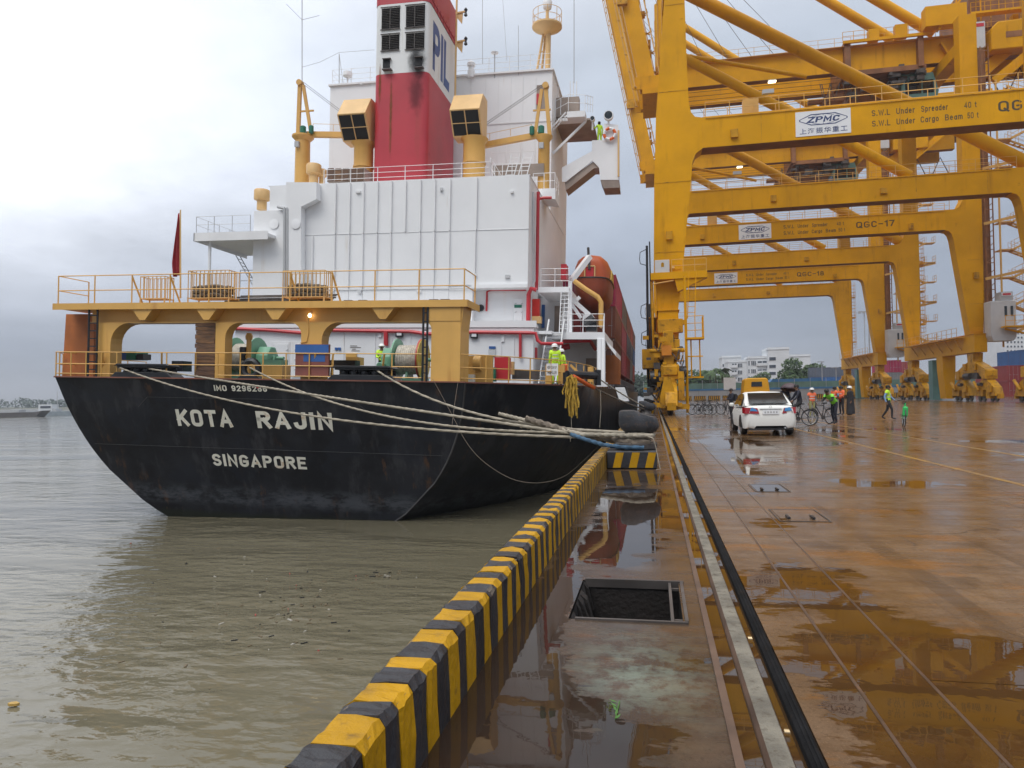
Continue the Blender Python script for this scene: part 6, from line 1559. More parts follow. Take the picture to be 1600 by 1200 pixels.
    lc = MB(); lc.prism([(36.7, 6.6), (38.7, 6.6), (39.0, 7.0), (39.0, 11.0), (36.5, 11.0), (36.5, 7.2)], 'y', -2.1, -.45); lo = lc.build('lift_car', M['lgrey'], c, bevel=.04)
    MB().box((37.6, -1.9, 11.05), (38.8, -.6, 12.0)).build('lift_roof_box', M['grey'], lo)
    MB().box((37.7, -1.94, 11.55), (38.7, -1.905, 11.9)).build('name_plate', M['signw'], lo); MB().box((37.8, -1.955, 11.62), (38.6, -1.942, 11.83)).build('name_plate_print', M['pipe_red'], lo)
    g = MB(); g.box((37.85, -2.13, 9.3), (38.1, -2.105, 10.4)); g.box((38.45, -2.13, 9.3), (38.7, -2.105, 10.4)); g.build('lift_window', M['glass'], lo)
    mb = MB(); mb.box((37.4, -3.3, 8.0), (44.5, -2.2, 8.16)); rails(mb, [(37.4, -3.3, 8.16), (44.5, -3.3, 8.16)], 1.1, (.5, 1), .9, .028, .033); mb.bar((37.6, -2.6, 7.9), (41, -2.6, 6.9), .15, .2); mb.bar((41, -2.6, 6.9), (44.4, -2.6, 7.9), .15, .2); mb.build('lift_landing', Y_, c)
    cl = MB(); ladder(cl, (37.1, DY + 1.2, 8), (37.1, DY + 1.2, 22), .5, .5, .035, (0, 1, 0))
    for k in range(20): cl.path([(37.15, DY + .95, 9.5 + .62 * k), (37.6, DY + .9, 9.5 + .62 * k), (37.85, DY + 1.2, 9.5 + .62 * k), (37.6, DY + 1.5, 9.5 + .62 * k), (37.15, DY + 1.45, 9.5 + .62 * k)], .025, 4)
    for q in ((37.6, DY + .9), (37.85, DY + 1.2), (37.6, DY + 1.5)): cl.tube((*q, 9.5), (*q, 22), .02, 4)
    for z in (10.5, 15.2, 19): cl.box((36.82, DY + .6, z), (37.7, DY + 1.8, z + .12)); rails(cl, [(37.7, DY + .6, z + .1), (37.7, DY + 1.8, z + .1)], 1.0, (.5, 1), .8, .02, .025)
    cl.build('caged_ladder', Y_, c)
    # seaward foot: distribution box, platform, cage, hoses
    y = -.02
    b = MB(); b.box((-.02, y - .9, 9.85), (4.0, y + .0, 10.35)); b.prism([(1.7, 9.84), (3.9, 9.84), (1.9, 8.9)], 'y', y - .8, y - .1); po = b.build('foot_platform', Y_, c)
    MB().box((.30, y - .75, 10.36), (1.35, y - .25, 11.3)).build('control_box', M['lgrey'], po, bevel=.02)
    MB().prism([(.75, 10.78), (.95, 10.78), (.95, 11.05), (.85, 11.12), (.75, 11.05)], 'y', y - .765, y - .755).build('warning_sticker', M['kerb_y'], po)
    mb = MB(); mb.tube((.1, y - 1.0, 9.5), (1.6, y - 1.0, 9.7), .05, 6); rails(mb, [(1.5, y - .88, 10.35), (3.95, y - .88, 10.35)], .9, (.5, 1), .8, .02, .025); mb.tube((1.6, y - .5, 10.7), (1.6, y - .7, 10.75), .12, 8); mb.build('platform_rail', M['orange_y'], po)
    lw_ = MB()
    for x in (2.35, ): lw_.tube((x, -2.2, .1), (x, -2.2, 9.8), .10, 8)
    ladder(lw_, (2.75, -1.9, 6.8), (2.95, -1.2, 10.3), .5, .5, .035); lw_.box((2.3, -2.4, 5.3), (3.6, -1.1, 5.42)); rails(lw_, [(2.4, -2.4, 5.42), (3.55, -2.4, 5.42), (3.55, -1.1, 5.42)], 1.5, (.33, .66, 1), .6, .025, .03); lw_.tube((3.3, -1.8, 2.6), (3.3, -1.8, 5.3), .05, 6); lw_.tube((2.7, -1.8, 2.6), (2.7, -1.8, 5.3), .05, 6); lw_.box((2.3, -2.2, 2.55), (3.5, -1.4, 2.65)); lw_.box((2.3, -2, 4.05), (3.5, -1.9, 4.13)); lw_.box((1.2, -2.1, 2.0), (2.4, -1.9, 2.15))
    lw_.build('access_cage', Y_, c)
    mb = MB(); mb.box((-.75, -2.2, 3.3), (.4, .4, 4.7)); mb.box((.4, -2.6, 3.9), (1.9, -.85, 5.3)); mb.box((.75, -2.9, 1.7), (1.45, -2.3, 5.9)); mb.box((.8, -3.3, .75), (1.5, -2.9, 2.5)); mb.box((.4, -1.2, 5.9), (2.2, -.5, 6.9)); mb.tube((-.2, -2.9, 4.5), (2.2, -2.9, 4.5), .16, 8); mb.bar((.05, -.5, 2.4), (.05, -.5, 9.8), .18, .18)
    mb.build('drive_frame', M['yellow_dirty'], c, bevel=.03)
    rf = random.Random(4); sm_ = MB(); dk_ = MB()
    for k in range(26):
        px_ = Vector((rf.uniform(-.5, 2.1), rf.uniform(-3.4, -2.5), rf.uniform(.6, 5.6))); (dk_ if k % 2 else sm_).cbox(px_, (rf.uniform(.12, .5), .25, rf.uniform(.1, .5)))
    for k in range(7): q_ = Vector((rf.uniform(-.4, 1.8), -2.95, rf.uniform(1.2, 5.4))); dk_.path([q_, q_ + Vector((.3, -.2, -.4)), q_ + Vector((.5, -.1, .2))], .05, 5)
    for s_ in (-.35, .45): sm_.prism([(.75, 2.6), (1.15, 2.6), (1.5, 1.3), (1.5, .5), (.45, .5), (.45, 1.3)], 'y', -3.9 + s_ - .2, -3.9 + s_)
    sm_.box((.2, -4.4, .55), (1.9, -4.1, .85)); sm_.box((1.6, -4.3, .4), (2.4, -3.8, .75)); sm_.box((1.7, -3.6, 1.0), (2.1, -3.2, 3.0))
    split_loose(sm_.build('drive_fitting', M['yellow_dirty'], c)); split_loose(dk_.build('drive_part', M['steel'], c))
    MB().box((.62, -3.2, 4.15), (1.3, -3.05, 4.85)).build('orange_junction_box', M['hot_orange'] if False else paint('junction orange', (.62, .22, .015), .4), c)
    mb = MB(); mb.lathe([(.02, -.35), (.55, -.35), (.55, .35), (.02, .35)], (.15, -2.4, 2.6), 'x', 16); mb.lathe([(.02, -.25), (.4, -.25), (.4, .25), (.02, .25)], (2.05, -2.6, 3.0), 'x', 14); mb.tube((-.35, -.6, 2.0), (-.25, -.3, 12.5), .09, 8); mb.tube((-.05, -.6, 4.6), (-.05, -.3, 12.8), .05, 6)
    for z in (5.0, 7.0, 11): mb.path([(-.3, -.5, z), (-.75, -.5, z + .15), (-.8, -.5, z + .5), (-.75, -.5, z + 1), (-.3, -.5, z + 1.2)], .03, 5)
    mb.build('cable_reel', M['black'], c)
    lm = MB().box((15.2, 6.0, 41.1), (16.2, 6.5, 41.3)).build('work_light', M['grey'], c); MB().box((15.25, 5.9, 41.0), (16.15, 6.45, 41.09)).build('lamp_lens', M['lit'], lm)
    mb = MB().tube((1.12, -3.34, 1.25), (1.12, -3.40, 1.25), .14, 10).build('buffer_lamp', M['signw'], c)
    # weld seams, bolted splice plates, cables and small boxes that break up the plain plate
    sm_ = MB()
    for x in (8.1, 17.4, 24.9, 31.0): sm_.box((x - .02, -.012, 19.6), (x + .02, -.001, 21.83)); sm_.box((x - .02, DY - .012, 19.6), (x + .02, DY - .001, 21.83))
    for z, xa, xb in ((12.0, .27, 2.45), (17.2, .42, 3.05), (24.0, .85, 3.0), (30.5, 1.45, 2.9)): sm_.box((xa, -.012, z - .02), (xb, .009, z + .02))
    for z in (11.0, 16.0): sm_.box((35.2, -.012, z - .02), (36.6, .009, z + .02)); sm_.box((35.2, DY - .012, z - .02), (36.6, DY + .009, z + .02))
    sm_.build('weld_seam', M['yellow_dirty'], c)
    bp_ = MB()
    for (x0, x1, z) in ((.30, 2.2, 10.9), (35.25, 36.6, 8.1)):
        for y in (0, DY):
            bp_.box((x0, y - .03, z - .25), (x1, y - .002, z + .25))
            for k in range(6):
                for dz in (-.16, .16): bp_.cbox((x0 + .12 + (x1 - x0 - .24) * k / 5, y - .045, z + dz), (.08, .05, .08))
    bp_.build('splice_plate', M['yellow'], c)
    cb_ = MB()
    for y in (0, DY):
        cb_.tube((4.2, y - .05, 21.72), (33, y - .05, 21.72), .03, 5)
        cb_.tube((36.9, y + .4, 8), (36.9, y + .4, 40), .06, 5)
    split_loose(cb_.build('cable_run', M['yellow_dirty'], c))
    jb_ = MB()
    for (x, y, z, w, h) in ((6.2, -.12, 20.4, .5, .6), (29.4, -.12, 20.2, .45, .6), (36.0, -.12, 14.2, .5, .7), (1.4, -.12, 13.2, .45, .6), (12.0, DY - .12, 20.5, .5, .6), (22, DY - .12, 20.5, .6, .5)): jb_.cbox((x, y, z), (w, .22, h))
    split_loose(jb_.build('junction_box', M['yellow_dirty'], c))
    # hoist ropes, bracing and walkways up by the girders
    wr_ = MB()
    for k in range(6):
        y = 7.0 + k * 1.15; wr_.tube((-6.8 + .3 * (k % 2), y, 80), (4 + k * 3.5, y, 45.5), .035, 4); wr_.tube((2, y, 41.0 - .1 * k), (24, y, 41.0 - .1 * k), .03, 4)
    wr_.build('hoist_rope', M['steel'], c)
    tm = MB(); rt = random.Random(9)
    for k in range(34): tm.cbox((rt.uniform(24.5, 34), rt.uniform(5.6, 8.0), rt.uniform(38.4, 41.6)), (rt.uniform(.3, 1.4), rt.uniform(.3, .9), rt.uniform(.2, .9)))
    for k in range(8): x = 21.5 + rt.random() * 12; tm.path([(x, 7, 40.5), (x + .5, 7, 38.6 - rt.random()), (x + 1.2, 7, 40.4)], .06, 5)
    tm.build('trolley_gear', M['steel'], c)
    return c, num
crane1, num1 = make_crane()
for k, (n, lab) in enumerate(((17, 'middle gantry crane of the three, with QGC-17 on its portal beam'), (18, 'farthest gantry crane, with QGC-18 on its portal beam'))):
    cc = copy_tree(crane1, lab); cc.location = (0, 54 + 34.8 * (k + 1), 0)
    def find(o):
        for ch in [x for x in bpy.data.objects if x.parent == o]:
            if ch.name.startswith('crane_number'): return ch
            r_ = find(ch)
            if r_: return r_
    old = find(cc); par = old.parent; bpy.data.objects.remove(old)
    stext(f'QGC-{n}', .72, M['ltr_dark'], par, (25.65, -.002, 20.72), 4.15, wt=.19, name='crane_number')
# ================================================================== buildings and yard behind
M['bwall'] = paint('building white', (0.62, 0.64, 0.66), 0.7, 0.05, 0.2, (0.42, 0.42, 0.40), 0.15, 0.3, (0.36, 0.36, 0.34), sdens=.8)
M['bwin'] = glass_mat('building glass', (0.045, 0.055, 0.075), .15)
M['yardwall'] = paint('yard wall grey', (0.38, 0.40, 0.43), .7, .06, .3, (0.28, .27, .26), .2, .3, (.24, .22, .2))
M['bluecap'] = paint('blue coping', (0.06, 0.20, 0.42), .6, .1, .4)
M['netting'] = paint('green fence netting', (0.13, 0.23, 0.20), .8, .2, .5)
def building(name, label, px0, px1, pyt, Y, dep, wins, parapet=True, base=0.0):
    a, b = at(px0, pyt, Y), at(px1, pyt, Y); h = a.z
    r = thing(name, label, 'building', (a.x, Y, base))
    w = b.x - a.x
    MB().box((0, 0, 0), (w, dep, h)).build('wall', M['bwall'], r)
    if parapet: MB().box((-.2, -.2, h - .9), (w + .2, dep + .2, h - .6)).build('cornice', M['bwall'], r)
    for (qx0, qy0, qx1, qy1, kind) in wins:
        p, q = at(qx0, qy1, Y), at(qx1, qy0, Y); x0, x1, z0, z1 = p.x - a.x, q.x - a.x, p.z, q.z
        if kind == 'b':      # open balcony with a parapet
            o = MB().box((x0, -.06, z0), (x1, -.01, z1)).build('window', M['bwin'], r)
            MB().box((x0 - .2, -1.0, z0 - .2), (x1 + .2, -.061, z0 + .9)).build('balcony', M['bwall'], r)
            for k in range(3): 
                xx = x0 + (x1 - x0) * k / 2; MB().box((xx - .12, -.95, z0 + .9), (xx + .12, -.70, z1)).build('pillar', M['bwall'], r)
        else:
            o = MB().box((x0 - .12, -.10, z0 - .12), (x1 + .12, -.01, z1 + .12)).build('window', M['bwall'], r)
            MB().box((x0, -.13, z0), (x1, -.101, z1)).build('pane', M['bwin'], o)
    return r
fl3 = lambda xs, ys: [(x0, y0, x1, y1, k) for (y0, y1) in ys for (x0, x1, k) in xs]
building('apartment_block', 'low pale block at the left end of the white buildings, plain wall with parapet', 1128, 1158, 556, 318, 14, [(1129, 569, 1131, 573, 'w')])
building('apartment_block', 'white four storey block with balconies left of its taller twin', 1137, 1168, 563, 300, 12, fl3([(1143, 1151, 'b'), (1153, 1154.6, 'w'), (1155.5, 1157, 'w'), (1158, 1159.4, 'w')], [(568, 574), (579, 585), (590, 596)]))
building('apartment_block', 'white block with wide balconies beside the tall stair tower', 1168.5, 1199.5, 557, 296, 12, fl3([(1169.5, 1171, 'w'), (1174, 1175.6, 'w'), (1176.6, 1178, 'w'), (1179, 1180.6, 'w'), (1183, 1198, 'b')], [(564, 571), (577, 583), (588, 594)]))
building('stair_tower_block', 'tall plain white tower with three dark wide windows', 1200, 1233, 543, 292, 16, [(1202, 558, 1212, 563.5, 'w'), (1202, 570, 1212, 575, 'w'), (1202, 581, 1212, 586, 'w')])
building('apartment_block', 'grey white block behind the big tree, right of the tower', 1233.5, 1266, 554, 305, 12, [(1234, 562, 1238, 571, 'w'), (1240, 562, 1246, 571, 'w')])
wins = [(1573 + 5.5 * i, 519 + 7 * j, 1575.5 + 5.5 * i, 522 + 7 * j, 'w') for i in range(6) for j in range(12)]
building('tower_block', 'distant high white apartment tower with small square windows at the right edge', 1568, 1612, 512, 380, 20, wins, False)
# yard wall with blue coping and netting, striped barriers before it
yw_ = thing('yard_wall', 'long grey yard wall with blue coping and green netting above', 'wall', (-2, 152, 0))
for k in range(16): MB().box((k * 5.6, 0, 0), (k * 5.6 + 5.55, .3, 2.0)).build('wall_panel', M['yardwall'], yw_)
MB().box((-.1, -.06, 2.001), (90, .36, 2.35)).build('coping', M['bluecap'], yw_)
for k in range(31): MB().tube((k * 3, .15, 2.35), (k * 3, .15, 4.2), .05, 5).build('fence_post', M['galv'], yw_)
MB().box((0, .13, 2.35), (90, .17, 3.5)).build('netting', M['netting'], yw_)
MB().prism([(25, 3.0), (36, 3.0), (35, 4.1), (26, 4.1)], 'y', 1.0, 6).build('blue_roof', M['bluecap'], yw_)
MB().box((16.2, -.12, 2.1), (18.6, -.07, 4.6)).build('notice_panel', M['signw'], yw_)
bar_n = 0
ORD = ['', 'first', 'second', 'third', 'fourth', 'fifth', 'sixth', 'seventh', 'eighth', 'ninth', 'tenth', 'eleventh', 'twelfth', 'thirteenth', 'fourteenth', 'fifteenth', 'sixteenth', 'seventeenth']
bp = None
for k in range(17):
    x = 5.2 + k * 2.75
    if 7 <= k <= 8: continue
    if bp is None:
        bp = thing('road_barrier', '', 'barrier', (x, 147, 0), 0, 'striped barriers before the yard wall')
        MB().prism([(-.3, 0), (.3, 0), (.14, .95), (-.14, .95)], 'x', 0, 2.3).build('concrete_body', M['kerb_k'], bp)
        s_ = MB()
        for q in range(6): 
            a = .06 + q * .38; s_.add([(a, -.305, .06), (a + .19, -.305, .06), (a + .37 if a + .37 < 2.3 else 2.29, -.165, .90), (a + .18, -.165, .90)], [(0, 1, 2, 3)])
        s_.build('painted_stripe', M['kerb_y'], bp); o = bp
    else: o = copy_tree(bp); o.location = (x, 147, 0)
    bar_n += 1; o['label'] = f'striped concrete barrier before the grey yard wall, {ORD[bar_n]} from the left'
# stacks of containers in the yard
yard = [('red', 1566, 128, 0, 2, 'y'), ('red', 1592, 126, 1, 3, 'y'), ('magenta', 1398, 168, 2, 3, 'x'), ('blue', 1296, 186, 3, 3, 'x')]
def ystack(px, Y, colours, where, rot):
    p = ground(px, 640); d = ray(px, 620); x = d.x / d.y * Y
    for t, cn_ in enumerate(colours):
        n = ['lowest', 'second', 'third', 'top'][t]
        container(cn_, (x, Y, t * 2.62), rot, f'{cn_} yard container {where}, {n} of its stack', 'stacked containers in the yard')
ystack(1588, 133, ['red', 'red'], 'at the right edge beyond the cranes', 0)
ystack(1628, 131, ['rust', 'red', 'blue'], 'cut by the right edge of the photo', 0)
ystack(1400, 165, ['red', 'grey', 'magenta'], 'seen between the far cranes', 0); ystack(1421, 176, ['blue', 'grey', 'red'], 'behind the middle crane bogies', 0)
ystack(1340, 205, ['slate', 'blue', 'slate'], 'behind the farthest crane leg', R(90)); ystack(1318, 235, ['grey', 'green', 'slate'], 'left of the farthest crane leg', R(90))
# light mast
p = at(1357, 486, 168)
lm_ = thing('light_mast', 'tall thin floodlight mast standing between the crane legs', 'light mast', (p.x, 168, 0))
m_ = MB(); m_.tube((0, 0, 0), (0, 0, p.z), .22, 8, r2=.14); m_.tube((-.9, 0, 0), (-.9, 0, p.z), .08, 6); m_.build('mast', M['grey'], lm_)
m_ = MB(); m_.box((-2.2, -.3, p.z - .2), (1.2, .3, p.z)); [m_.box((-2.2 + k * .9, -.5, p.z - .5), (-1.7 + k * .9, -.1, p.z - .1)) for k in range(4)]; m_.build('lamp_rack', M['grey'], lm_)
for px, py, Y in ((1284, 566, 160), (1306, 575, 158)):
    p = at(px, py, Y); o = thing('street_lamp', 'thin pale street lamp %s' % ('by the big tree' if px < 1290 else 'before the blue yard containers'), 'street lamp', (p.x, Y, 0))
    MB().tube((0, 0, 0), (0, 0, p.z), .10, 6).build('pole', M['galv'], o); MB().box((-.9, -.15, p.z), (.5, .15, p.z + .15)).build('lamp_head', M['grey'], o)
# trees
def leaf_mat(name, c1, c2):
    m, n, l, b = new_mat(name); g = NG(n, l); oi = n.new('ShaderNodeObjectInfo'); v = g.coord()
    c = g.mix(g.step(g.noise(v, .55, 4), .3, .7), c1, c2); g.put(c, b.inputs['Base Color']); b.inputs['Roughness'].default_value = .6
    b.inputs['Specular IOR Level'].default_value = .2; return m
M['leaf'] = leaf_mat('foliage', (.030, .055, .020), (.075, .12, .040)); M['leaf_far'] = leaf_mat('far foliage', (.035, .060, .040), (.065, .095, .060))
M['bark'] = paint('bark', (.10, .075, .055), .8, .3, 2)
def leaf_cloud(rnd, blobs, n, s):
    v, f = [], []
    for (bx, by, bz, rx, ry, rz, wt) in blobs:
        for _ in range(int(n * wt)):
            while True:
                x, y, z = (rnd.uniform(-1, 1) for _ in range(3)); d = x * x + y * y + z * z
                if d <= 1 and d > rnd.random() * .9: break
            c = Vector((bx + x * rx, by + y * ry, bz + z * rz)); a = Vector((rnd.gauss(0, 1), rnd.gauss(0, 1), rnd.gauss(0, .6))).normalized(); b = a.orthogonal().normalized(); q = s * rnd.uniform(.6, 1.3)
            o = len(v); v += [c - a * q, c + b * q * .6, c + a * q, c - b * q * .6]; f.append((o, o + 1, o + 2, o + 3))
    me = bpy.data.meshes.new('crown'); me.from_pydata(v, [], f); return me
def tree(name, label, loc, h, w, seed, s=.5, n=1500, low=.3, cat='tree', group=None, m='leaf'):
    rnd = random.Random(seed); r = thing(name, label, cat, loc, 0, group); blobs = []
    for k in range(9):
        t = rnd.uniform(0, 6.3); rr = rnd.uniform(.1, .75) * w / 2; z = h * rnd.uniform(low + .12, .84); q = w * rnd.uniform(.2, .32)
        blobs.append((rr * math.cos(t), rr * math.sin(t), z, q, q, q * .7, .11))
    me = leaf_cloud(rnd, blobs, n, s); me.materials.append(M[m]); link('crown', me, r)
    tk_ = MB(); tk_.tube((0, 0, 0), (0, 0, h * .55), h * .028, 7, r2=h * .014)
    for b_ in blobs[:5]: tk_.tube((0, 0, h * .4), b_[:3], h * .010, 5, r2=h * .004)
    tk_.build('trunk', M['bark'], r); return r
def tpx(px, pyt, Y): p = at(px, pyt, Y); return (p.x, Y, 0), p.z
loc, h = tpx(1252, 556, 215); tree('broadleaf_tree', 'large dark green spreading tree in front of the white buildings', loc, h, 11.0, 11, .42, 3200, .12)
loc, h = tpx(1238, 572, 212); tree('broadleaf_tree', 'lower left neighbour of the large spreading tree', loc, h, 7, 12, .4, 1500, .1)
loc, h = tpx(1268, 571, 214); tree('broadleaf_tree', 'lower right neighbour of the large spreading tree', loc, h, 8, 13, .4, 1600, .1)
loc, h = tpx(1185, 583, 230); tree('broadleaf_tree', 'small bushy tree at the foot of the balconies', loc, h, 9, 14, .45, 1100, .1)
loc, h = tpx(1213, 588, 228); tree('broadleaf_tree', 'small bushy tree at the foot of the white tower', loc, h, 6, 15, .45, 800, .1)
for i, (px, py, w) in enumerate(((1066, 582, 12), (1082, 579, 13), (1094, 584, 10), (1112, 581, 12), (1124, 586, 10), (1040, 585, 12), (1052, 588, 10))):
    loc, h = tpx(px, py, 250); tree('distant_tree', f'hazy green tree behind the yard wall, {ORD[(3, 4, 5, 6, 7, 1, 2)[i]]} from the left of its row', loc, h, w, 30 + i, .6, 900, .1, group='trees in the row behind the yard wall')
for i, (px, py, w) in enumerate(((966, 589, 14), (978, 585, 16), (992, 583, 16), (1004, 587, 14), (1016, 590, 12))):
    loc, h = tpx(px, py, 330); tree('distant_tree', f'faint far tree between ship and near crane leg, {ORD[i + 1]} from the left', loc, h, w, 50 + i, .8, 800, .1, group='far trees between ship and crane', m='leaf_far')
def palm(label, px, py, Y, seed):
    rnd = random.Random(seed); loc, h = tpx(px, py, Y); r = thing('palm_tree', label, 'palm', loc, 0, 'palms behind the yard wall')
    MB().path([(0, 0, 0), (.2, 0, h * .4), (.1, 0, h * .85)], lambda t: .22 - .08 * t, 7).build('trunk', M['bark'], r)
    v, f = [], []
    for k in range(22):
        t = rnd.uniform(0, 6.3); up = rnd.uniform(.1, 1.0); L = rnd.uniform(2.6, 3.8); pr = None
        for j in range(7):
            u = j / 6; c = Vector((.1 + math.cos(t) * L * u, math.sin(t) * L * u, h * .85 + L * (up * u - 1.0 * u * u) * .8)); w = .34 * math.sin(math.pi * min(1, .15 + u * .85)) + .03
            s = Vector((-math.sin(t) * w, math.cos(t) * w, -w * .6)); o = len(v); v += [c - s, c + s]
            if pr is not None: f.append((pr, pr + 1, o + 1, o))
            pr = o
    me = bpy.data.meshes.new('fronds'); me.from_pydata(v, [], f); me.materials.append(M['leaf']); link('fronds', me, r)
palm('ragged coconut palm nearest the white balconied block', 1127, 572, 205, 1); palm('second coconut palm, just left of the nearest palm', 1117, 577, 210, 2); palm('coconut palm rising above the tree row', 1108, 575, 220, 3)
# scrub along the foot of the wall by the big tree
rnd = random.Random(8); me = leaf_cloud(rnd, [(at(1225 + 7 * k, 600, 208).x, 208, 2.2, 2.2, 1, 2.0, .14) for k in range(9)], 1800, .35); me.materials.append(M['leaf']); tag(link('undergrowth', me), 'leafy undergrowth below the large tree', kind='stuff')
# far river bank with moored barges
fb_ = MB(); 
pts = []
for k in range(60): x = -1500 + 25 * k; pts.append((x, 620 + 30 * math.sin(k * .3)))
fb_.add([(x, y, WZ - .5) for x, y in pts] + [(x, y + 10, WZ + 2.2) for x, y in pts] + [(x, y + 500, WZ + 3) for x, y in pts], [(i, i + 1, 61 + i, 60 + i) for i in range(59)] + [(60 + i, 61 + i, 121 + i, 120 + i) for i in range(59)])
structure('far_river_bank', fb_, paint('bank', (.10, .10, .07), .9, .2, .05))
rnd = random.Random(21); bl_ = []
for k in range(44):
    x = -1050 + 21 * k + rnd.uniform(-6, 6); bl_.append((x, 645 + rnd.uniform(0, 30), WZ + rnd.uniform(4, 6.5), rnd.uniform(10, 18), 8, rnd.uniform(4, 7.5), .023))
me = leaf_cloud(rnd, bl_, 9000, 1.5); me.materials.append(M['leaf_far']); tag(link('far_treeline', me), 'hazy wooded line along the far river bank', kind='stuff')
def barge(px, py, L, label, m, cab):
    p = ground(px, py, WZ); r = thing('cargo_barge', label, 'boat', (p.x, p.y, WZ), R(12)); 
    MB().prism([(-L / 2, 1.9), (-L / 2 + 1.5, -.4), (L / 2 - 3, -.4), (L / 2, 2.6), (L / 2 - 3, 2.0)], 'y', -3, 3).build('hull', m, r)
    MB().box((cab - 3, -2.4, 2.0), (cab + 3, 2.4, 5.2)).build('deckhouse', M['bwall'], r); MB().box((cab - 2, -2.6, 3.6), (cab + 2.5, -2.41, 4.5)).build('window', M['bwin'], r)
    MB().tube((cab + 4, 0, 2), (cab + 4, 0, 11), .14, 6).build('mast', M['grey'], r); MB().box((-L / 4, -2.2, 2.0), (L / 5, 2.2, 3.2)).build('hatch', M['grey'], r)
barge(10, 652, 34, 'dark low barge farthest left on the river', M['steel'], -10); barge(62, 650, 44, 'long grey barge with mast moored beside the far bank', paint('barge grey', (.2, .24, .27), .5), 4)

# ================================================================== white saloon car
M['carpaint'] = paint('car white', (.78, .78, .74), .38, .02, .5, spec=.3)
M['carglass'] = glass_mat('car glass', (.012, .016, .018), .04)
car = thing('parked_car', 'white saloon car parked on the wet apron, seen from behind', 'car', (3.78, 25.7, 0), 0)
def lerp_tab(tab, y):
    for (a, b) in zip(tab, tab[1:]):
        if a[0] <= y <= b[0]:
            t = (y - a[0]) / (b[0] - a[0]); return [p + (q - p) * t for p, q in zip(a, b)][1:]
    return tab[0][1:] if y < tab[0][0] else tab[-1][1:]
#        y      zbot  zbelt  hw
tabB = [(-1.02, .34, .90, .66), (-.98, .24, .965, .76), (-.85, .20, .985, .82), (-.4, .19, .985, .845), (.4, .20, .95, .85), (1.4, .20, .93, .85), (2.4, .22, .92, .845), (3.0, .22, .86, .82), (3.4, .26, .74, .74), (3.52, .34, .62, .60)]
rows_ = []
ysc = [-1.02, -.99, -.93, -.8, -.55, -.3, 0, .3, .6, 1.0, 1.5, 2.0, 2.4, 2.7, 3.0, 3.2, 3.4, 3.52]
for y in ysc:
    zb_, zt_, hw = lerp_tab(tabB, y); row = []
    for s, pts in ((1, ((.70, 0), (.97, .06), (1.0, .35), (.985, .7), (.93, .93), (.80, 1.0), (.4, 1.03))), ):
        right = [(hw * a, y, zb_ + (zt_ - zb_) * b) for a, b in pts]
    rows_.append(right + [(0, y, zb_ + (zt_ - zb_) * 1.035)] + [(-x, yy_, z) for x, yy_, z in right[::-1]])
cb_ = MB(); cb_.grid(rows_); cb_.add(rows_[0], [tuple(range(15))]); cb_.add(rows_[-1], [tuple(range(15))])
bo_ = cb_.build('body', M['carpaint'], car)
for y in (0, 2.7):                                    # wheel arches
    for s in (-1, 1):
        mb = MB(); pts = [(y + .36 * math.cos(R(a)), .33 + .36 * math.sin(R(a))) for a in range(-10, 191, 20)]
        mb.prism(pts, 'x', s * .60, s * .862); mb.build('wheel_arch', M['rubber'], car)
gh = [(-.55, 1.0, .74, 1.0), (-.30, 1.0, .76, 1.12), (.28, .97, .79, 1.425), (.55, .96, .80, 1.455), (1.1, .95, .80, 1.468), (1.6, .94, .80, 1.44), (2.35, .92, .79, .95)]
rr_ = []
for y, zb_, hw, zt_ in gh:
    t = (zt_ - zb_) / .5; hwt = hw - .17 * t
    rr_.append([(hw, y, zb_ - .02), (hw - .045 * t, y, zb_ + (zt_ - zb_) * .35), (hwt + .02, y, zt_ - .07 * t), (hwt - .08, y, zt_ - .005), (0, y, zt_ + .02 * t)] + [(-(hwt - .08), y, zt_ - .005), (-(hwt + .02), y, zt_ - .07 * t), (-(hw - .045 * t), y, zb_ + (zt_ - zb_) * .35), (-hw, y, zb_ - .02)])
mb = MB(); mb.grid(rr_); mb.build('roof', M['carpaint'], bo_)
mb = MB(); mb.add([(-.63, -.545, 1.055), (.63, -.545, 1.055), (.575, .20, 1.41), (-.575, .20, 1.41)], [(0, 1, 2, 3)])
o = mb.build('rear_window', M['carglass'], car); o.location = (0, -.035, .018)
sm_ = o.modifiers.new('glass thickness', 'SOLIDIFY'); sm_.thickness = .006
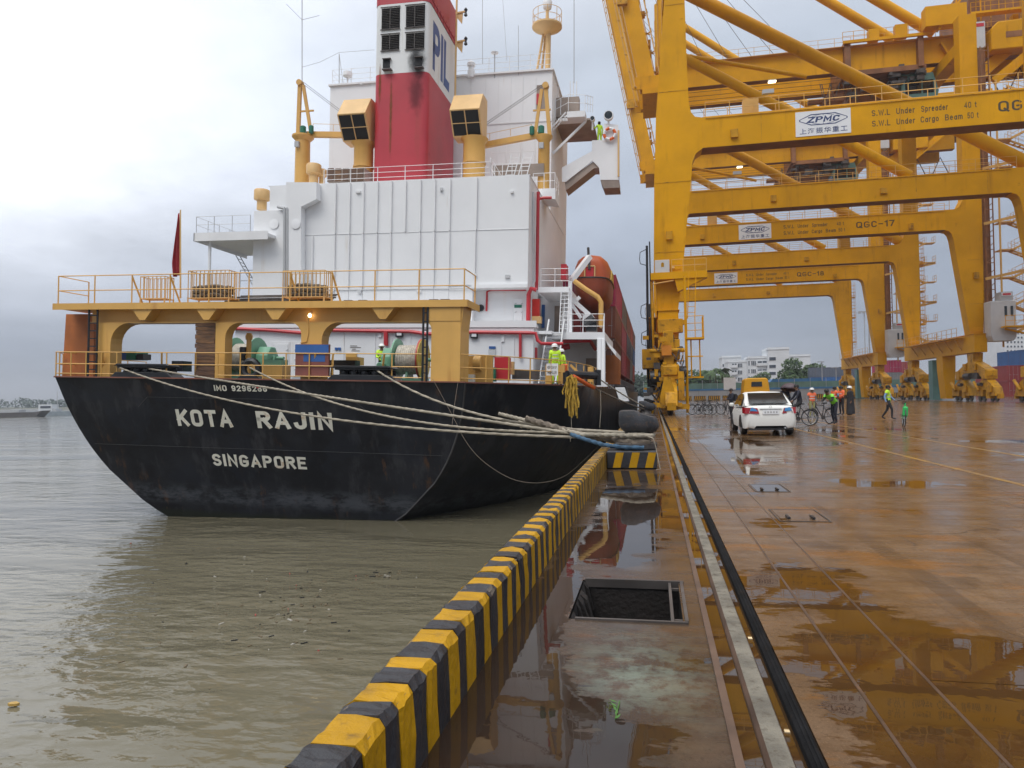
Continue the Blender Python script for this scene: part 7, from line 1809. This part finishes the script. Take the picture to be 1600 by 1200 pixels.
for s in (-1, 1):
    for nm, q in (('side_window', [(.0, 1.0), (.0, 1.27), (.38, 1.40), (.95, 1.41), (.95, .99)]), ('side_window', [(1.02, .99), (1.02, 1.41), (1.5, 1.37), (2.05, 1.02)])):
        mb = MB(); mb.add([(s * (.812 - .36 * max(0, z - 1.0)), y, z) for y, z in q], [tuple(range(len(q)))]); w_ = mb.build(nm, M['carglass'], car); w_.modifiers.new('glass thickness', 'SOLIDIFY').thickness = .02
    mb = MB(); mb.grid([[(s * .850, -.80, .76), (s * .850, -.80, .955)], [(s * .80, -.978, .745), (s * .78, -.968, .95)], [(s * .36, -1.042, .745), (s * .42, -1.024, .925)]], smooth=False)
    tl_ = mb.build('tail_light', paint('lamp red', (.36, .01, .015), .15, coat=1), car, fix=False); tl_.modifiers.new('lens thickness', 'SOLIDIFY').thickness = .03
    mb = MB(); mb.add([(s * .66, -1.036, .84), (s * .42, -1.062, .82), (s * .45, -1.046, .92), (s * .60, -1.022, .955)], [(0, 1, 2, 3)]); q_ = mb.build('blue_lens', paint('lens blue', (.06, .24, .5), .15), tl_); q_.modifiers.new('lens thickness', 'SOLIDIFY').thickness = .012
    mb = MB(); mb.add([(s * .858, -.83, .78), (s * .67, -1.034, .77), (s * .62, -1.022, .945), (s * .852, -.83, .95)], [(0, 1, 2, 3)]); q_ = mb.build('clear_lens', paint('lens clear', (.42, .36, .36), .15), tl_); q_.modifiers.new('lens thickness', 'SOLIDIFY').thickness = .012
    mb = MB().box((s * .86, 1.75, .95), (s * 1.02, 1.85, 1.08)); mb.build('door_mirror', M['carpaint'], car, bevel=.03)
    mb = MB(); mb.box((s * .853, .35, .82), (s * .868, .55, .85)); mb.box((s * .853, 1.15, .82), (s * .868, 1.35, .85)); mb.build('door_handle', M['carpaint'], car)
for y in (0, 2.7):
    for s in (-1, 1):
        w_ = MB().lathe([(.2, -.09), (.29, -.1), (.315, -.06), (.315, .06), (.29, .10), (.2, .09)], (s * .745, y, .315), 'x', 22).build('wheel', M['rubber'], car)
        MB().lathe([(0, s * .07), (.05, s * .085), (.17, s * .07), (.21, s * .095)], (s * .745, y, .315), 'x', 18).build('rim', M['galv'], w_)
mb = MB().box((-.26, -1.045, .72), (.26, -1.03, .86)); np_ = mb.build('number_plate', M['signw'], car)
q_ = MB(); [q_.box((-.2 + .09 * k, -1.049, .76), (-.15 + .09 * k, -1.046, .82)) for k in range(5)]; q_.build('plate_print', M['grey'], np_)
MB().box((-.34, -1.04, .885), (.34, -1.022, .905)).build('chrome_strip', M['galv'], car)
MB().torus((0, -1.012, .965), .035, .006, 'y', 14, 5).build('badge', M['galv'], car)
MB().box((-.70, -.96, .20), (.70, -.7, .27)).build('bumper_valance', M['rubber'], car); MB().cbox((0, 1.2, .24), (1.3, 3.6, .12)).build('underbody', M['rubber'], car)
MB().tube((.45, -1.0, .27), (.45, -.8, .27), .03, 8).build('exhaust_pipe', M['galv'], car)

# yellow utility truck behind the car
p = at(1182, 600, 47)
tk = thing('utility_truck', 'small yellow truck with rounded cab standing beyond the white car', 'truck', (p.x, 47, 0))
M['tyel'] = paint('truck yellow', (.60, .30, .012), .4, .1, 1, (.2, .1, .03), .15)
MB().prism([(-.78, .7), (.78, .7), (.80, 1.5), (.70, 2.25), (.58, 2.36), (-.58, 2.36), (-.70, 2.25), (-.80, 1.5)], 'y', 0, 1.5).build('cab', M['tyel'], tk, bevel=.05)
MB().prism([(-.32, 1.82), (.34, 1.82), (.32, 2.12), (-.30, 2.12)], 'y', -.03, -.005).build('rear_window', M['glass'], tk); MB().box((-.8, -2.4, .7), (.8, -.1, .9)).build('load_bed', M['tyel'], tk); MB().box((-.85, -.1, 1.05), (.85, -.04, 1.35)).build('headboard', M['boxred'], tk)
for y in (-1.9, .9):
    for s in (-1, 1): MB().lathe([(.1, -.11), (.36, -.11), (.38, 0), (.36, .11), (.1, .11)], (s * .7, y, .38), 'x', 16).build('wheel', M['rubber'], tk)

# ================================================================== bicycles
def bicycle(label, loc, rotz, frame_col, group=None, lean=0.0):
    """wheels in the YZ plane, front towards -Y"""
    r = thing('bicycle', label, 'bicycle', loc, rotz, group); r.rotation_euler = (0, lean, rotz); fm = frame_col
    for y in (-.52, .52):
        w = MB().torus((0, y, .34), .32, .02, 'x', 28, 6).build('wheel', M['rubber'], r); MB().torus((0, y, .34), .295, .009, 'x', 24, 4).build('rim', M['galv'], w)
        s = MB()
        for k in range(12): a = R(30 * k); s.tube((.015 * (-1) ** k, y, .34), (0, y + .29 * math.cos(a), .34 + .29 * math.sin(a)), .0035, 4)
        s.tube((-.05, y, .34), (.05, y, .34), .022, 8); s.build('spokes', M['galv'], w)
    f = MB(); hd, st_, bb, rx = (0, -.33, .80), (0, .16, .78), (0, .06, .30), (0, .52, .34)
    f.tube(hd, bb, .02, 8); f.tube((0, -.34, .85), (0, .14, .83), .018, 8); f.tube(st_, bb, .018, 8); f.tube((0, -.36, .74), (0, -.32, .92), .022, 8); f.tube((0, .19, .90), st_, .016, 8)
    for s in (-1, 1): f.tube((s * .02, .06, .30), (s * .05, .52, .34), .01, 6); f.tube((s * .02, .16, .78), (s * .05, .52, .34), .01, 6); f.tube((s * .04, -.37, .74), (s * .05, -.52, .34), .012, 6)
    f.tube((0, -.36, .74), (.05, -.37, .74), .015, 6); f.build('frame', fm, r)
    h = MB(); h.tube((0, -.32, .92), (0, -.34, 1.0), .014, 6); h.path([(-.29, -.22, 1.02), (-.2, -.32, 1.03), (0, -.35, 1.0), (.2, -.32, 1.03), (.29, -.22, 1.02)], .013, 6); h.build('handlebar', M['steel'], r)
    MB().prism([(-.07, .10 + .22), (.07, .10 + .22), (.02, .04), (-.02, .04)], 'z', .90, .95).build('saddle', M['rubber'], r, bevel=.012)
    c = MB(); c.lathe([(.03, -.01), (.095, -.01), (.095, .01), (.03, .01)], (.03, .06, .30), 'x', 14); c.tube((.05, .06, .30), (.05, .0, .15), .01, 5); c.tube((-.05, .06, .30), (-.05, .12, .45), .01, 5); c.box((.05, -.05, .14), (.14, .03, .16)); c.box((-.14, .08, .44), (-.05, .16, .46)); c.build('crank', M['steel'], r)
    g_ = MB(); 
    for y, a0, a1 in ((-.52, 20, 170), (.52, 10, 160)): g_.path([(0, y + .355 * math.cos(R(a)), .34 + .355 * math.sin(R(a))) for a in range(a0, a1, 15)], .014, 5)
    g_.box((-.06, .35, .73), (.06, .72, .75)); g_.tube((0, .68, .73), (.04, .55, .36), .006, 4); g_.build('mudguard', M['steel'], r); return r
BK = paint('bicycle black', (.02, .02, .025), .35)
bicycle('black bicycle at the left end of the group by the crane foot', (3.10, 50.2, 0), R(80), BK, None, R(4)); bicycle('black bicycle in the middle of the group by the crane foot', (3.50, 50.6, 0), R(62), BK, None, R(-5)); bicycle('black bicycle at the right end of the group by the crane foot', (3.95, 50.3, 0), R(100), BK, None, R(5))
bicycle('bicycle seen end-on between the group and the car', (4.8, 50.5, 0), R(8), BK, None, R(4)); bicycle('reddish bicycle seen end-on beside the white car', (5.25, 50.0, 0), R(-6), paint('bicycle red', (.30, .05, .04), .35), None, R(-3))
# ================================================================== people
SK = paint('skin', (.23, .125, .075), .55, .06, 3); HAIR = paint('hair', (.012, .010, .010), .6); HV = paint('hi-vis yellow', (.55, .85, .03), .6, .06, 4); HVG = paint('hi-vis green', (.25, .75, .06), .6, .06, 4); HVO = paint('hi-vis orange', (.80, .15, .05), .6, .06, 4)
REFL = paint('reflective tape', (.6, .62, .6), .3); NAVY = paint('navy cloth', (.016, .018, .032), .8, .2, 4); DARK = paint('dark cloth', (.022, .021, .024), .8, .2, 4); BLUE = paint('light blue cloth', (.20, .33, .56), .8, .1, 4); GREYC = paint('grey cloth', (.22, .22, .23), .8, .1, 4); KHAKI = paint('khaki cloth', (.30, .29, .12), .8, .1, 4); HELM = paint('helmet white', (.80, .80, .78), .3)
BASE = dict(pel=(0, 0, .93), sp=(0, 0, 1.13), ch=(0, .01, 1.32), nk=(0, 0, 1.455), hd=(0, -.03, 1.56), tp=(0, -.02, 1.665), sl=(-.175, .01, 1.385), el=(-.23, .03, 1.12), wl=(-.24, -.05, .88), hl=(-.24, -.08, .80), sr=(.175, .01, 1.385), er=(.23, .03, 1.12), wr=(.24, -.05, .88), hr=(.24, -.08, .80),
            pl=(-.09, 0, .90), kl=(-.11, -.02, .50), al=(-.11, .03, .09), tl=(-.13, -.15, .045), pr=(.09, 0, .90), kr=(.11, -.02, .50), ar=(.11, .03, .09), tr=(.13, -.15, .045))
RAD = dict(pel=.135, sp=.125, ch=.145, nk=.055, hd=.088, tp=.055, sl=.066, el=.048, wl=.034, hl=.030, sr=.066, er=.048, wr=.034, hr=.030, pl=.095, kl=.064, al=.044, tl=.036, pr=.095, kr=.064, ar=.044, tr=.036)
BONES = [('pel', 'sp', 'shirt'), ('sp', 'ch', 'shirt'), ('ch', 'nk', 'skin'), ('nk', 'hd', 'skin'), ('hd', 'tp', 'skin'), ('ch', 'sl', 'shirt'), ('sl', 'el', 'shirt'), ('el', 'wl', 'sleeve'), ('wl', 'hl', 'skin'), ('ch', 'sr', 'shirt'), ('sr', 'er', 'shirt'), ('er', 'wr', 'sleeve'), ('wr', 'hr', 'skin'),
         ('pel', 'pl', 'trousers'), ('pl', 'kl', 'trousers'), ('kl', 'al', 'trousers'), ('al', 'tl', 'shoe'), ('pel', 'pr', 'trousers'), ('pr', 'kr', 'trousers'), ('kr', 'ar', 'trousers'), ('ar', 'tr', 'shoe')]
ARM_UP = dict(er=(.30, -.12, 1.20), wr=(.24, -.30, 1.38), hr=(.22, -.36, 1.44))
POSES = dict(
    stand={}, folded=dict(el=(-.24, -.06, 1.14), wl=(-.06, -.22, 1.10), hl=(.02, -.24, 1.12), er=(.24, -.06, 1.14), wr=(.08, -.22, 1.08), hr=(0, -.25, 1.09)),
    walk=dict(kl=(-.10, -.18, .52), al=(-.10, -.16, .10), tl=(-.11, -.34, .06), kr=(.10, .06, .50), ar=(.10, .30, .14), tr=(.11, .16, .05), el=(-.25, .12, 1.13), wl=(-.26, .06, .90), hl=(-.26, .03, .82), er=(.25, -.08, 1.12), wr=(.24, -.24, .95), hr=(.24, -.30, .90)),
    raise_=ARM_UP,
    carry=dict(er=(.24, -.08, 1.13), wr=(.15, -.30, 1.10), hr=(.13, -.37, 1.11), el=(-.24, -.08, 1.13), wl=(-.15, -.30, 1.10), hl=(-.13, -.37, 1.11)),
    umbrella=dict(er=(.24, -.10, 1.14), wr=(.20, -.25, 1.26), hr=(.20, -.28, 1.33)),
    lean=dict(pel=(0, .16, .92), sp=(0, .02, 1.08), ch=(0, -.16, 1.20), nk=(0, -.26, 1.30), hd=(0, -.33, 1.39), tp=(0, -.36, 1.49), sl=(-.175, -.18, 1.24), el=(-.24, -.28, 1.02), wl=(-.20, -.45, 1.02), hl=(-.20, -.52, 1.04), sr=(.175, -.18, 1.24), er=(.24, -.28, 1.02), wr=(.20, -.45, 1.02), hr=(.20, -.52, 1.04), pl=(-.09, .16, .89), kl=(-.12, .12, .50), al=(-.12, .24, .09), tl=(-.13, .06, .045), pr=(.09, .16, .89), kr=(.12, .02, .50), ar=(.12, .10, .09), tr=(.13, -.08, .045)),
    cycle=dict(pel=(0, .16, 1.00), sp=(0, .13, 1.20), ch=(0, .07, 1.39), nk=(0, .03, 1.52), hd=(0, -.01, 1.625), tp=(0, 0, 1.73), sl=(-.175, .07, 1.45), el=(-.24, -.04, 1.22), wl=(-.26, -.20, 1.08), hl=(-.27, -.26, 1.05), sr=(.175, .07, 1.45), er=(.24, -.04, 1.22), wr=(.26, -.20, 1.08), hr=(.27, -.26, 1.05), pl=(-.09, .14, .97), kl=(-.13, -.12, .66), al=(-.20, -.02, .10), tl=(-.22, -.18, .045), pr=(.09, .14, .97), kr=(.11, -.20, .78), ar=(.11, .06, .50), tr=(.12, -.10, .46)))
def person(label, loc, rotz, pose, cols, vest=None, hat=None, group=None, h=1.68, parent_rot=0.0, gown=None, pack=None):
    J = dict(BASE); J.update(POSES[pose]); k_ = list(J); r = thing('person', label, 'person', loc, rotz, group); s_ = h / 1.68
    r.rotation_euler = (0, parent_rot, rotz)
    bm = bmesh.new(); sk = bm.verts.layers.skin.verify(); V = {}
    for n in k_:
        V[n] = bm.verts.new(Vector(J[n]) * s_); q = RAD[n] * s_; V[n][sk].radius = (q, q * (.80 if n in ('pel', 'sp', 'ch') else 1.1 if n in ('hd',) else 1)); V[n][sk].use_root = n == 'pel'
    for a, b, _ in BONES: bm.edges.new((V[a], V[b]))
    me = bpy.data.meshes.new('body'); bm.to_mesh(me); bm.free()
    o = bpy.data.objects.new('tmp_body', me); COL.objects.link(o); o.modifiers.new('skin', 'SKIN').use_smooth_shade = True; o.modifiers.new('sub', 'SUBSURF').levels = 1
    ev = bpy.data.meshes.new_from_object(o.evaluated_get(bpy.context.evaluated_depsgraph_get())); bpy.data.objects.remove(o)
    ev.materials.clear(); order = ['shirt', 'skin', 'sleeve', 'trousers', 'shoe']
    for q in order: ev.materials.append(cols.get(q) or {'skin': SK, 'shoe': DARK, 'sleeve': cols['shirt']}.get(q))
    def near(c, bones=BONES):
        best = (9, None)
        for a, b, t in bones:
            A, B = Vector(J[a]) * s_, Vector(J[b]) * s_; d = B - A; u = max(0, min(1, (c - A).dot(d) / max(d.length_squared, 1e-6))); e = (c - A - d * u).length / (.5 * (RAD[a] + RAD[b]))
            if e < best[0]: best = (e, t, (a, b))
        return best
    torso = []
    for p in ev.polygons:
        e = near(p.center); t = e[1]
        if e[2] == ('ch', 'nk') and p.center.z < Vector(J['nk']).z * s_ - .03: t = 'shirt'
        p.material_index = order.index(t); p.use_smooth = True
        if e[2] in (('pel', 'sp'), ('sp', 'ch'), ('ch', 'sl'), ('ch', 'sr'), ('ch', 'nk')) and t == 'shirt': torso.append(p.index)
    # fingers, thumb, nose and ears join the same mesh
    x = MB(); hd = Vector(J['hd']) * s_; fwd = (Vector((0, -1, 0))); 
    x.tube(hd + Vector((0, -.075, .0)) * s_, hd + Vector((0, -.115, -.02)) * s_, .014, 6, r2=.018)
    for sg in (-1, 1): x.lathe([(0, -.01), (.028, -.008), (.03, .008), (0, .01)], hd + Vector((sg * .088, .01, 0)) * s_, 'x', 8)
    for hn, wn_ in (('hl', 'wl'), ('hr', 'wr')):
        A, B = Vector(J[wn_]) * s_, Vector(J[hn]) * s_; d = (B - A).normalized(); sd_ = d.cross(Vector((1, 0, .1))).normalized()
        for q, L in ((-.027, .072), (-.009, .085), (.009, .080), (.026, .064)):
            a = B + sd_ * q; m_ = a + d * L * .6; x.tube(a, m_, .0095, 5); x.tube(m_, m_ + (d + Vector((0, -.5, -.2))).normalized() * L * .5, .009, 5, r2=.007)
        t0 = A.lerp(B, .6) - sd_ * .028; x.tube(t0, t0 + (d - sd_ * .9).normalized() * .055, .011, 5, r2=.009)
    n0 = len(ev.vertices); xm = x.mesh('x', SK); b2 = bmesh.new(); b2.from_mesh(ev); nf = len(b2.faces); b2.from_mesh(xm); b2.faces.ensure_lookup_table()
    for f in b2.faces[nf:]: f.material_index = 1; f.smooth = True
    b2.to_mesh(ev); b2.free(); body = link('body', ev, r)
    if vest:
        nv = {}; vs, fs = [], []
        for i in torso:
            p = ev.polygons[i]; f = []
            for vi in p.vertices:
                if vi not in nv: nv[vi] = len(vs); v = ev.vertices[vi]; vs.append(v.co + v.normal * .018)
                f.append(nv[vi])
            fs.append(tuple(f))
        m_ = bpy.data.meshes.new('vest'); m_.from_pydata(vs, [], fs); m_.materials.append(vest); m_.polygons.foreach_set('use_smooth', [True] * len(fs)); link('vest', m_, r)
        if pose not in ('lean',):
            c = Vector(J['sp']) * s_; tb_ = MB(); 
            for dz in (-.02, .12):
                rw = []
                for zz_ in (-.02, .02): rw.append([c + Vector((.168 * math.cos(R(24 * k)), .14 * math.sin(R(24 * k)), dz + zz_)) * s_ for k in range(15)])
                tb_.grid(rw, close=True)
            tb_.build('tape', REFL, r, fix=False)
    tp = Vector(J['tp']) * s_; ax = (tp - hd).normalized(); c0 = hd + ax * .015
    if hat:
        q = MB(); q.lathe([(.165, .03), (.128, .045), (.126, .075), (.105, .125), (.06, .155), (0, .165)], (0, 0, 0), 'z', 16)
        M3 = Vector((0, 0, 1)).rotation_difference(ax).to_matrix(); q.v = [tuple(c0 + M3 @ Vector(v) * s_) for v in q.v]; q.build('helmet', hat, r)
    else:
        q = MB(); q.lathe([(.098, -.02), (.104, .03), (.098, .08), (.07, .115), (0, .13)], (0, .012, 0), 'z', 14)
        M3 = Vector((0, 0, 1)).rotation_difference(ax).to_matrix(); q.v = [tuple(c0 + M3 @ Vector(v) * s_ + Vector((0, .012, 0))) for v in q.v]; q.build('hair', HAIR, r)
    e_ = MB()
    for sg in (-1, 1): e_.lathe([(0, -.012), (.012, 0), (0, .012)], hd + Vector((sg * .034, -.088, .012)) * s_, 'y', 8)
    e_.build('eyes', HAIR, r)
    if gown: MB().lathe([(.235, .10), (.22, .5), (.19, .9), (.17, 1.1), (.18, 1.36), (.09, 1.42)], (0, .0, 0), 'z', 16).build('gown', gown, r)
    if pack: MB().box((-.16, .12, 1.0), (.16, .28, 1.40)).build('backpack', pack, r, bevel=.04)
    return r
def gp(px, Y): d = ray(px, 640); return (d.x / d.y * Y, Y, 0)
def sp_(px, py, Y): p = at(px, py, Y); return p
# on the quay
person('person in dark clothes with a backpack standing left of the white car', gp(1143, 41), R(-70), 'carry', dict(shirt=NAVY, trousers=DARK), pack=DARK)
person('person in navy jacket under the dark umbrella behind the car', gp(1226, 33.5), R(190), 'umbrella', dict(shirt=NAVY, trousers=DARK), h=1.72)
person('person in white helmet and pale shirt half hidden under the umbrella', gp(1234, 35.5), R(20), 'stand', dict(shirt=GREYC, trousers=DARK), hat=HELM, h=1.66)
ub = Vector(gp(1230, 33.3)) + Vector((.12, 0, 1.42)); um = thing('umbrella', 'open dark grey umbrella held up behind the white car', 'umbrella', ub)
cv = MB(); rws = []
for z, rr in ((.52, .02), (.49, .16), (.42, .32), (.30, .44), (.14, .52)):
    rws.append([((rr + .03 * (math.cos(8 * R(11.25 * k)) - 1) * (rr > .4)) * math.cos(R(11.25 * k)), rr * math.sin(R(11.25 * k)), z) for k in range(32)])
cv.grid(rws, close=True); c_ = cv.build('canopy', paint('umbrella cloth', (.075, .05, .06), .5, .2, 4), um, fix=False); c_.modifiers.new('cloth', 'SOLIDIFY').thickness = .004
MB().tube((0, 0, -.25), (0, 0, .58), .01, 6).build('shaft', M['steel'], um); um.rotation_euler = (R(-8), R(10), 0); um.scale = (.82, .82, .82)
cy = gp(1244.5, 32.0)
bicycle('dark bicycle the seated cyclist rides, rear wheel right of the car', cy, R(-84), BK)
person('cyclist in dark jacket sitting on a bicycle behind the car, one foot down', cy, R(-84), 'cycle', dict(shirt=NAVY, trousers=DARK), h=1.68)
person('person in white helmet, orange vest and khaki trousers beside the leaning cyclist', gp(1269, 41), R(10), 'stand', dict(shirt=GREYC, trousers=KHAKI), vest=HVO, hat=HELM, h=1.60)
gb = gp(1283, 33.2)
bicycle('black bicycle held by the person in the green vest', gb, R(-52), BK)
person('person in bright green vest leaning forward over bicycle handlebars', (gb[0] + .50, gb[1] + .20, 0), R(-52), 'lean', dict(shirt=DARK, trousers=NAVY), vest=HVG, h=1.70)
person('bareheaded person in orange vest, left one of the standing pair', gp(1304.5, 45), R(120), 'folded', dict(shirt=BLUE, trousers=NAVY), vest=HVO, h=1.70)
person('bareheaded person in orange vest, right one of the standing pair', gp(1315, 45.5), R(-60), 'folded', dict(shirt=HVO, trousers=DARK), vest=HVO, h=1.72)
person('person in a long dark gown and white helmet beside the pair in orange', gp(1329, 44.5), R(-80), 'stand', dict(shirt=DARK, trousers=DARK), hat=HELM, h=1.68, gown=DARK)
person('person in blue shirt and yellow vest walking beside the green bicycle', gp(1388, 37.5), R(65), 'walk', dict(shirt=BLUE, trousers=DARK), vest=HV, h=1.68)
gbk = gp(1411, 30.6)
gr_b = bicycle('bicycle with bright green bag, standing alone on the open apron', gbk, R(-14), paint('bicycle green', (.03, .40, .10), .35), None, R(4))
MB().box((-.09, -.62, .42), (.09, -.36, .80)).build('front_bag', paint('bag green', (.03, .42, .10), .5), gr_b, bevel=.04)
# on board
d0 = lambda px, Y: (S(px, 600, Y).x, Y - 25, DZ)
person('person in yellow hi-vis suit and white helmet standing at the ship rail', ship_world(d0(868, 30.4)), R(200), 'stand', dict(shirt=HV, trousers=HV), hat=HELM, vest=HV, h=1.74)
person('second person at the ship rail, arm raised, white helmet lower than the first', ship_world(d0(878, 31.4)), R(150), 'raise_', dict(shirt=HV, trousers=NAVY), hat=HELM, h=1.58)
q = at(882, 577, 30.9); lj = thing('life_jacket', 'orange life jacket hung at the rail beside the two people', 'life jacket', q); MB().cbox((0, 0, 0), (.34, .16, .46)).build('foam_panel', M['hot_orange'], lj, bevel=.05)
person('person in white helmet half hidden behind the green winch', ship_world(d0(597, 30.6)), R(30), 'carry', dict(shirt=HV, trousers=NAVY), hat=HELM, vest=HV, h=1.72)
q = at(937, 222, 51.0); person('person in yellow hi-vis leaning out on the ship bridge wing', (q.x, q.y, q.z - .25), R(210), 'raise_', dict(shirt=HV, trousers=HV), h=1.72)

# ================================================================== small things
rnd = random.Random(5); db = MB()
for (cx, cy_, sx, sy, n) in ((465, 940, 80, 55, 70), (600, 900, 50, 10, 22), (660, 800, 150, 8, 26), (400, 980, 180, 90, 22), (330, 880, 200, 120, 12)):
    for k in range(n):
        p = ground(rnd.gauss(cx, sx * .5), rnd.gauss(cy_, sy * .5), WZ); s = rnd.uniform(.006, .026) * (1 + p.y / 22)
        if p.x > -1.5 or p.y > 24: continue
        a = rnd.uniform(0, 3); d = Vector((math.cos(a), math.sin(a), 0)) * s * rnd.uniform(.6, 2.2)
        db.bar(p - d + Vector((0, 0, .006)), p + d + Vector((0, 0, .006)), s, .02, mi=rnd.choice((0, 0, 0, 0, 3, 3, 1, 1, 0, 3, 2)))
tag(db.build('floating_litter', [paint('litter brown', (.12, .09, .05), .7), paint('litter white', (.36, .34, .30), .5), paint('litter red', (.35, .06, .05), .5), M['black']], None), 'scattered bits of litter drifting on the brown water', kind='stuff')
p = ground(21, 1102, WZ + .02); lf = MB().prism([(-.09, -.02), (-.02, -.05), (.08, -.02), (.10, .02), (0, .06), (-.07, .03)], 'z', 0, .04)
o = tag(lf.build('drifting_leaf', paint('dry leaf', (.42, .27, .07), .6), None), 'yellow brown leaf drifting alone on the water at the left', 'leaf'); o.location = p
p = ground(963, 1112, .002); sg = thing('leafy_sprig', 'fresh green sprig lying in the puddle on the quay edge', 'sprig', p)
for k in range(5):
    a = R(60 + 25 * k); mb = MB(); c = Vector((.02 * math.cos(a), .04 * k - .06, .006)); d = Vector((math.cos(a), math.sin(a), .15)) * .024; w_ = Vector((-math.sin(a), math.cos(a), 0)) * .007
    mb.add([c - d, c + w_, c + d, c - w_], [(0, 1, 2, 3)]); q = mb.build('leaf', paint('fresh leaf', (.05, .15, .02), .5) if k == 0 else bpy.data.materials['fresh leaf'], sg, fix=False)
MB().tube((0, -.08, .004), (.01, .10, .006), .003, 5).build('stem', bpy.data.materials['fresh leaf'], sg)
g_ = MB(); g_.path([ground(905, 728), ground(925, 707, .25), ground(940, 700, .40)], .03, 6)

# humid air over the river and yard
hz = MB().box((-1900, -60, WZ - 8), (900, 1300, 90))
hz_o = tag(hz.build('haze', [], None), kind='stuff')
hm = bpy.data.materials.new('haze'); hm.use_nodes = True; hn_, hl_ = hm.node_tree.nodes, hm.node_tree.links
hn_.remove(hn_['Principled BSDF']); pv = hn_.new('ShaderNodeVolumePrincipled'); pv.inputs['Density'].default_value = 0.00036; pv.inputs['Color'].default_value = (.80, .86, .94, 1); pv.inputs['Anisotropy'].default_value = 0.2
hl_.new(pv.outputs[0], hn_['Material Output'].inputs['Volume']); hz_o.data.materials.append(hm)
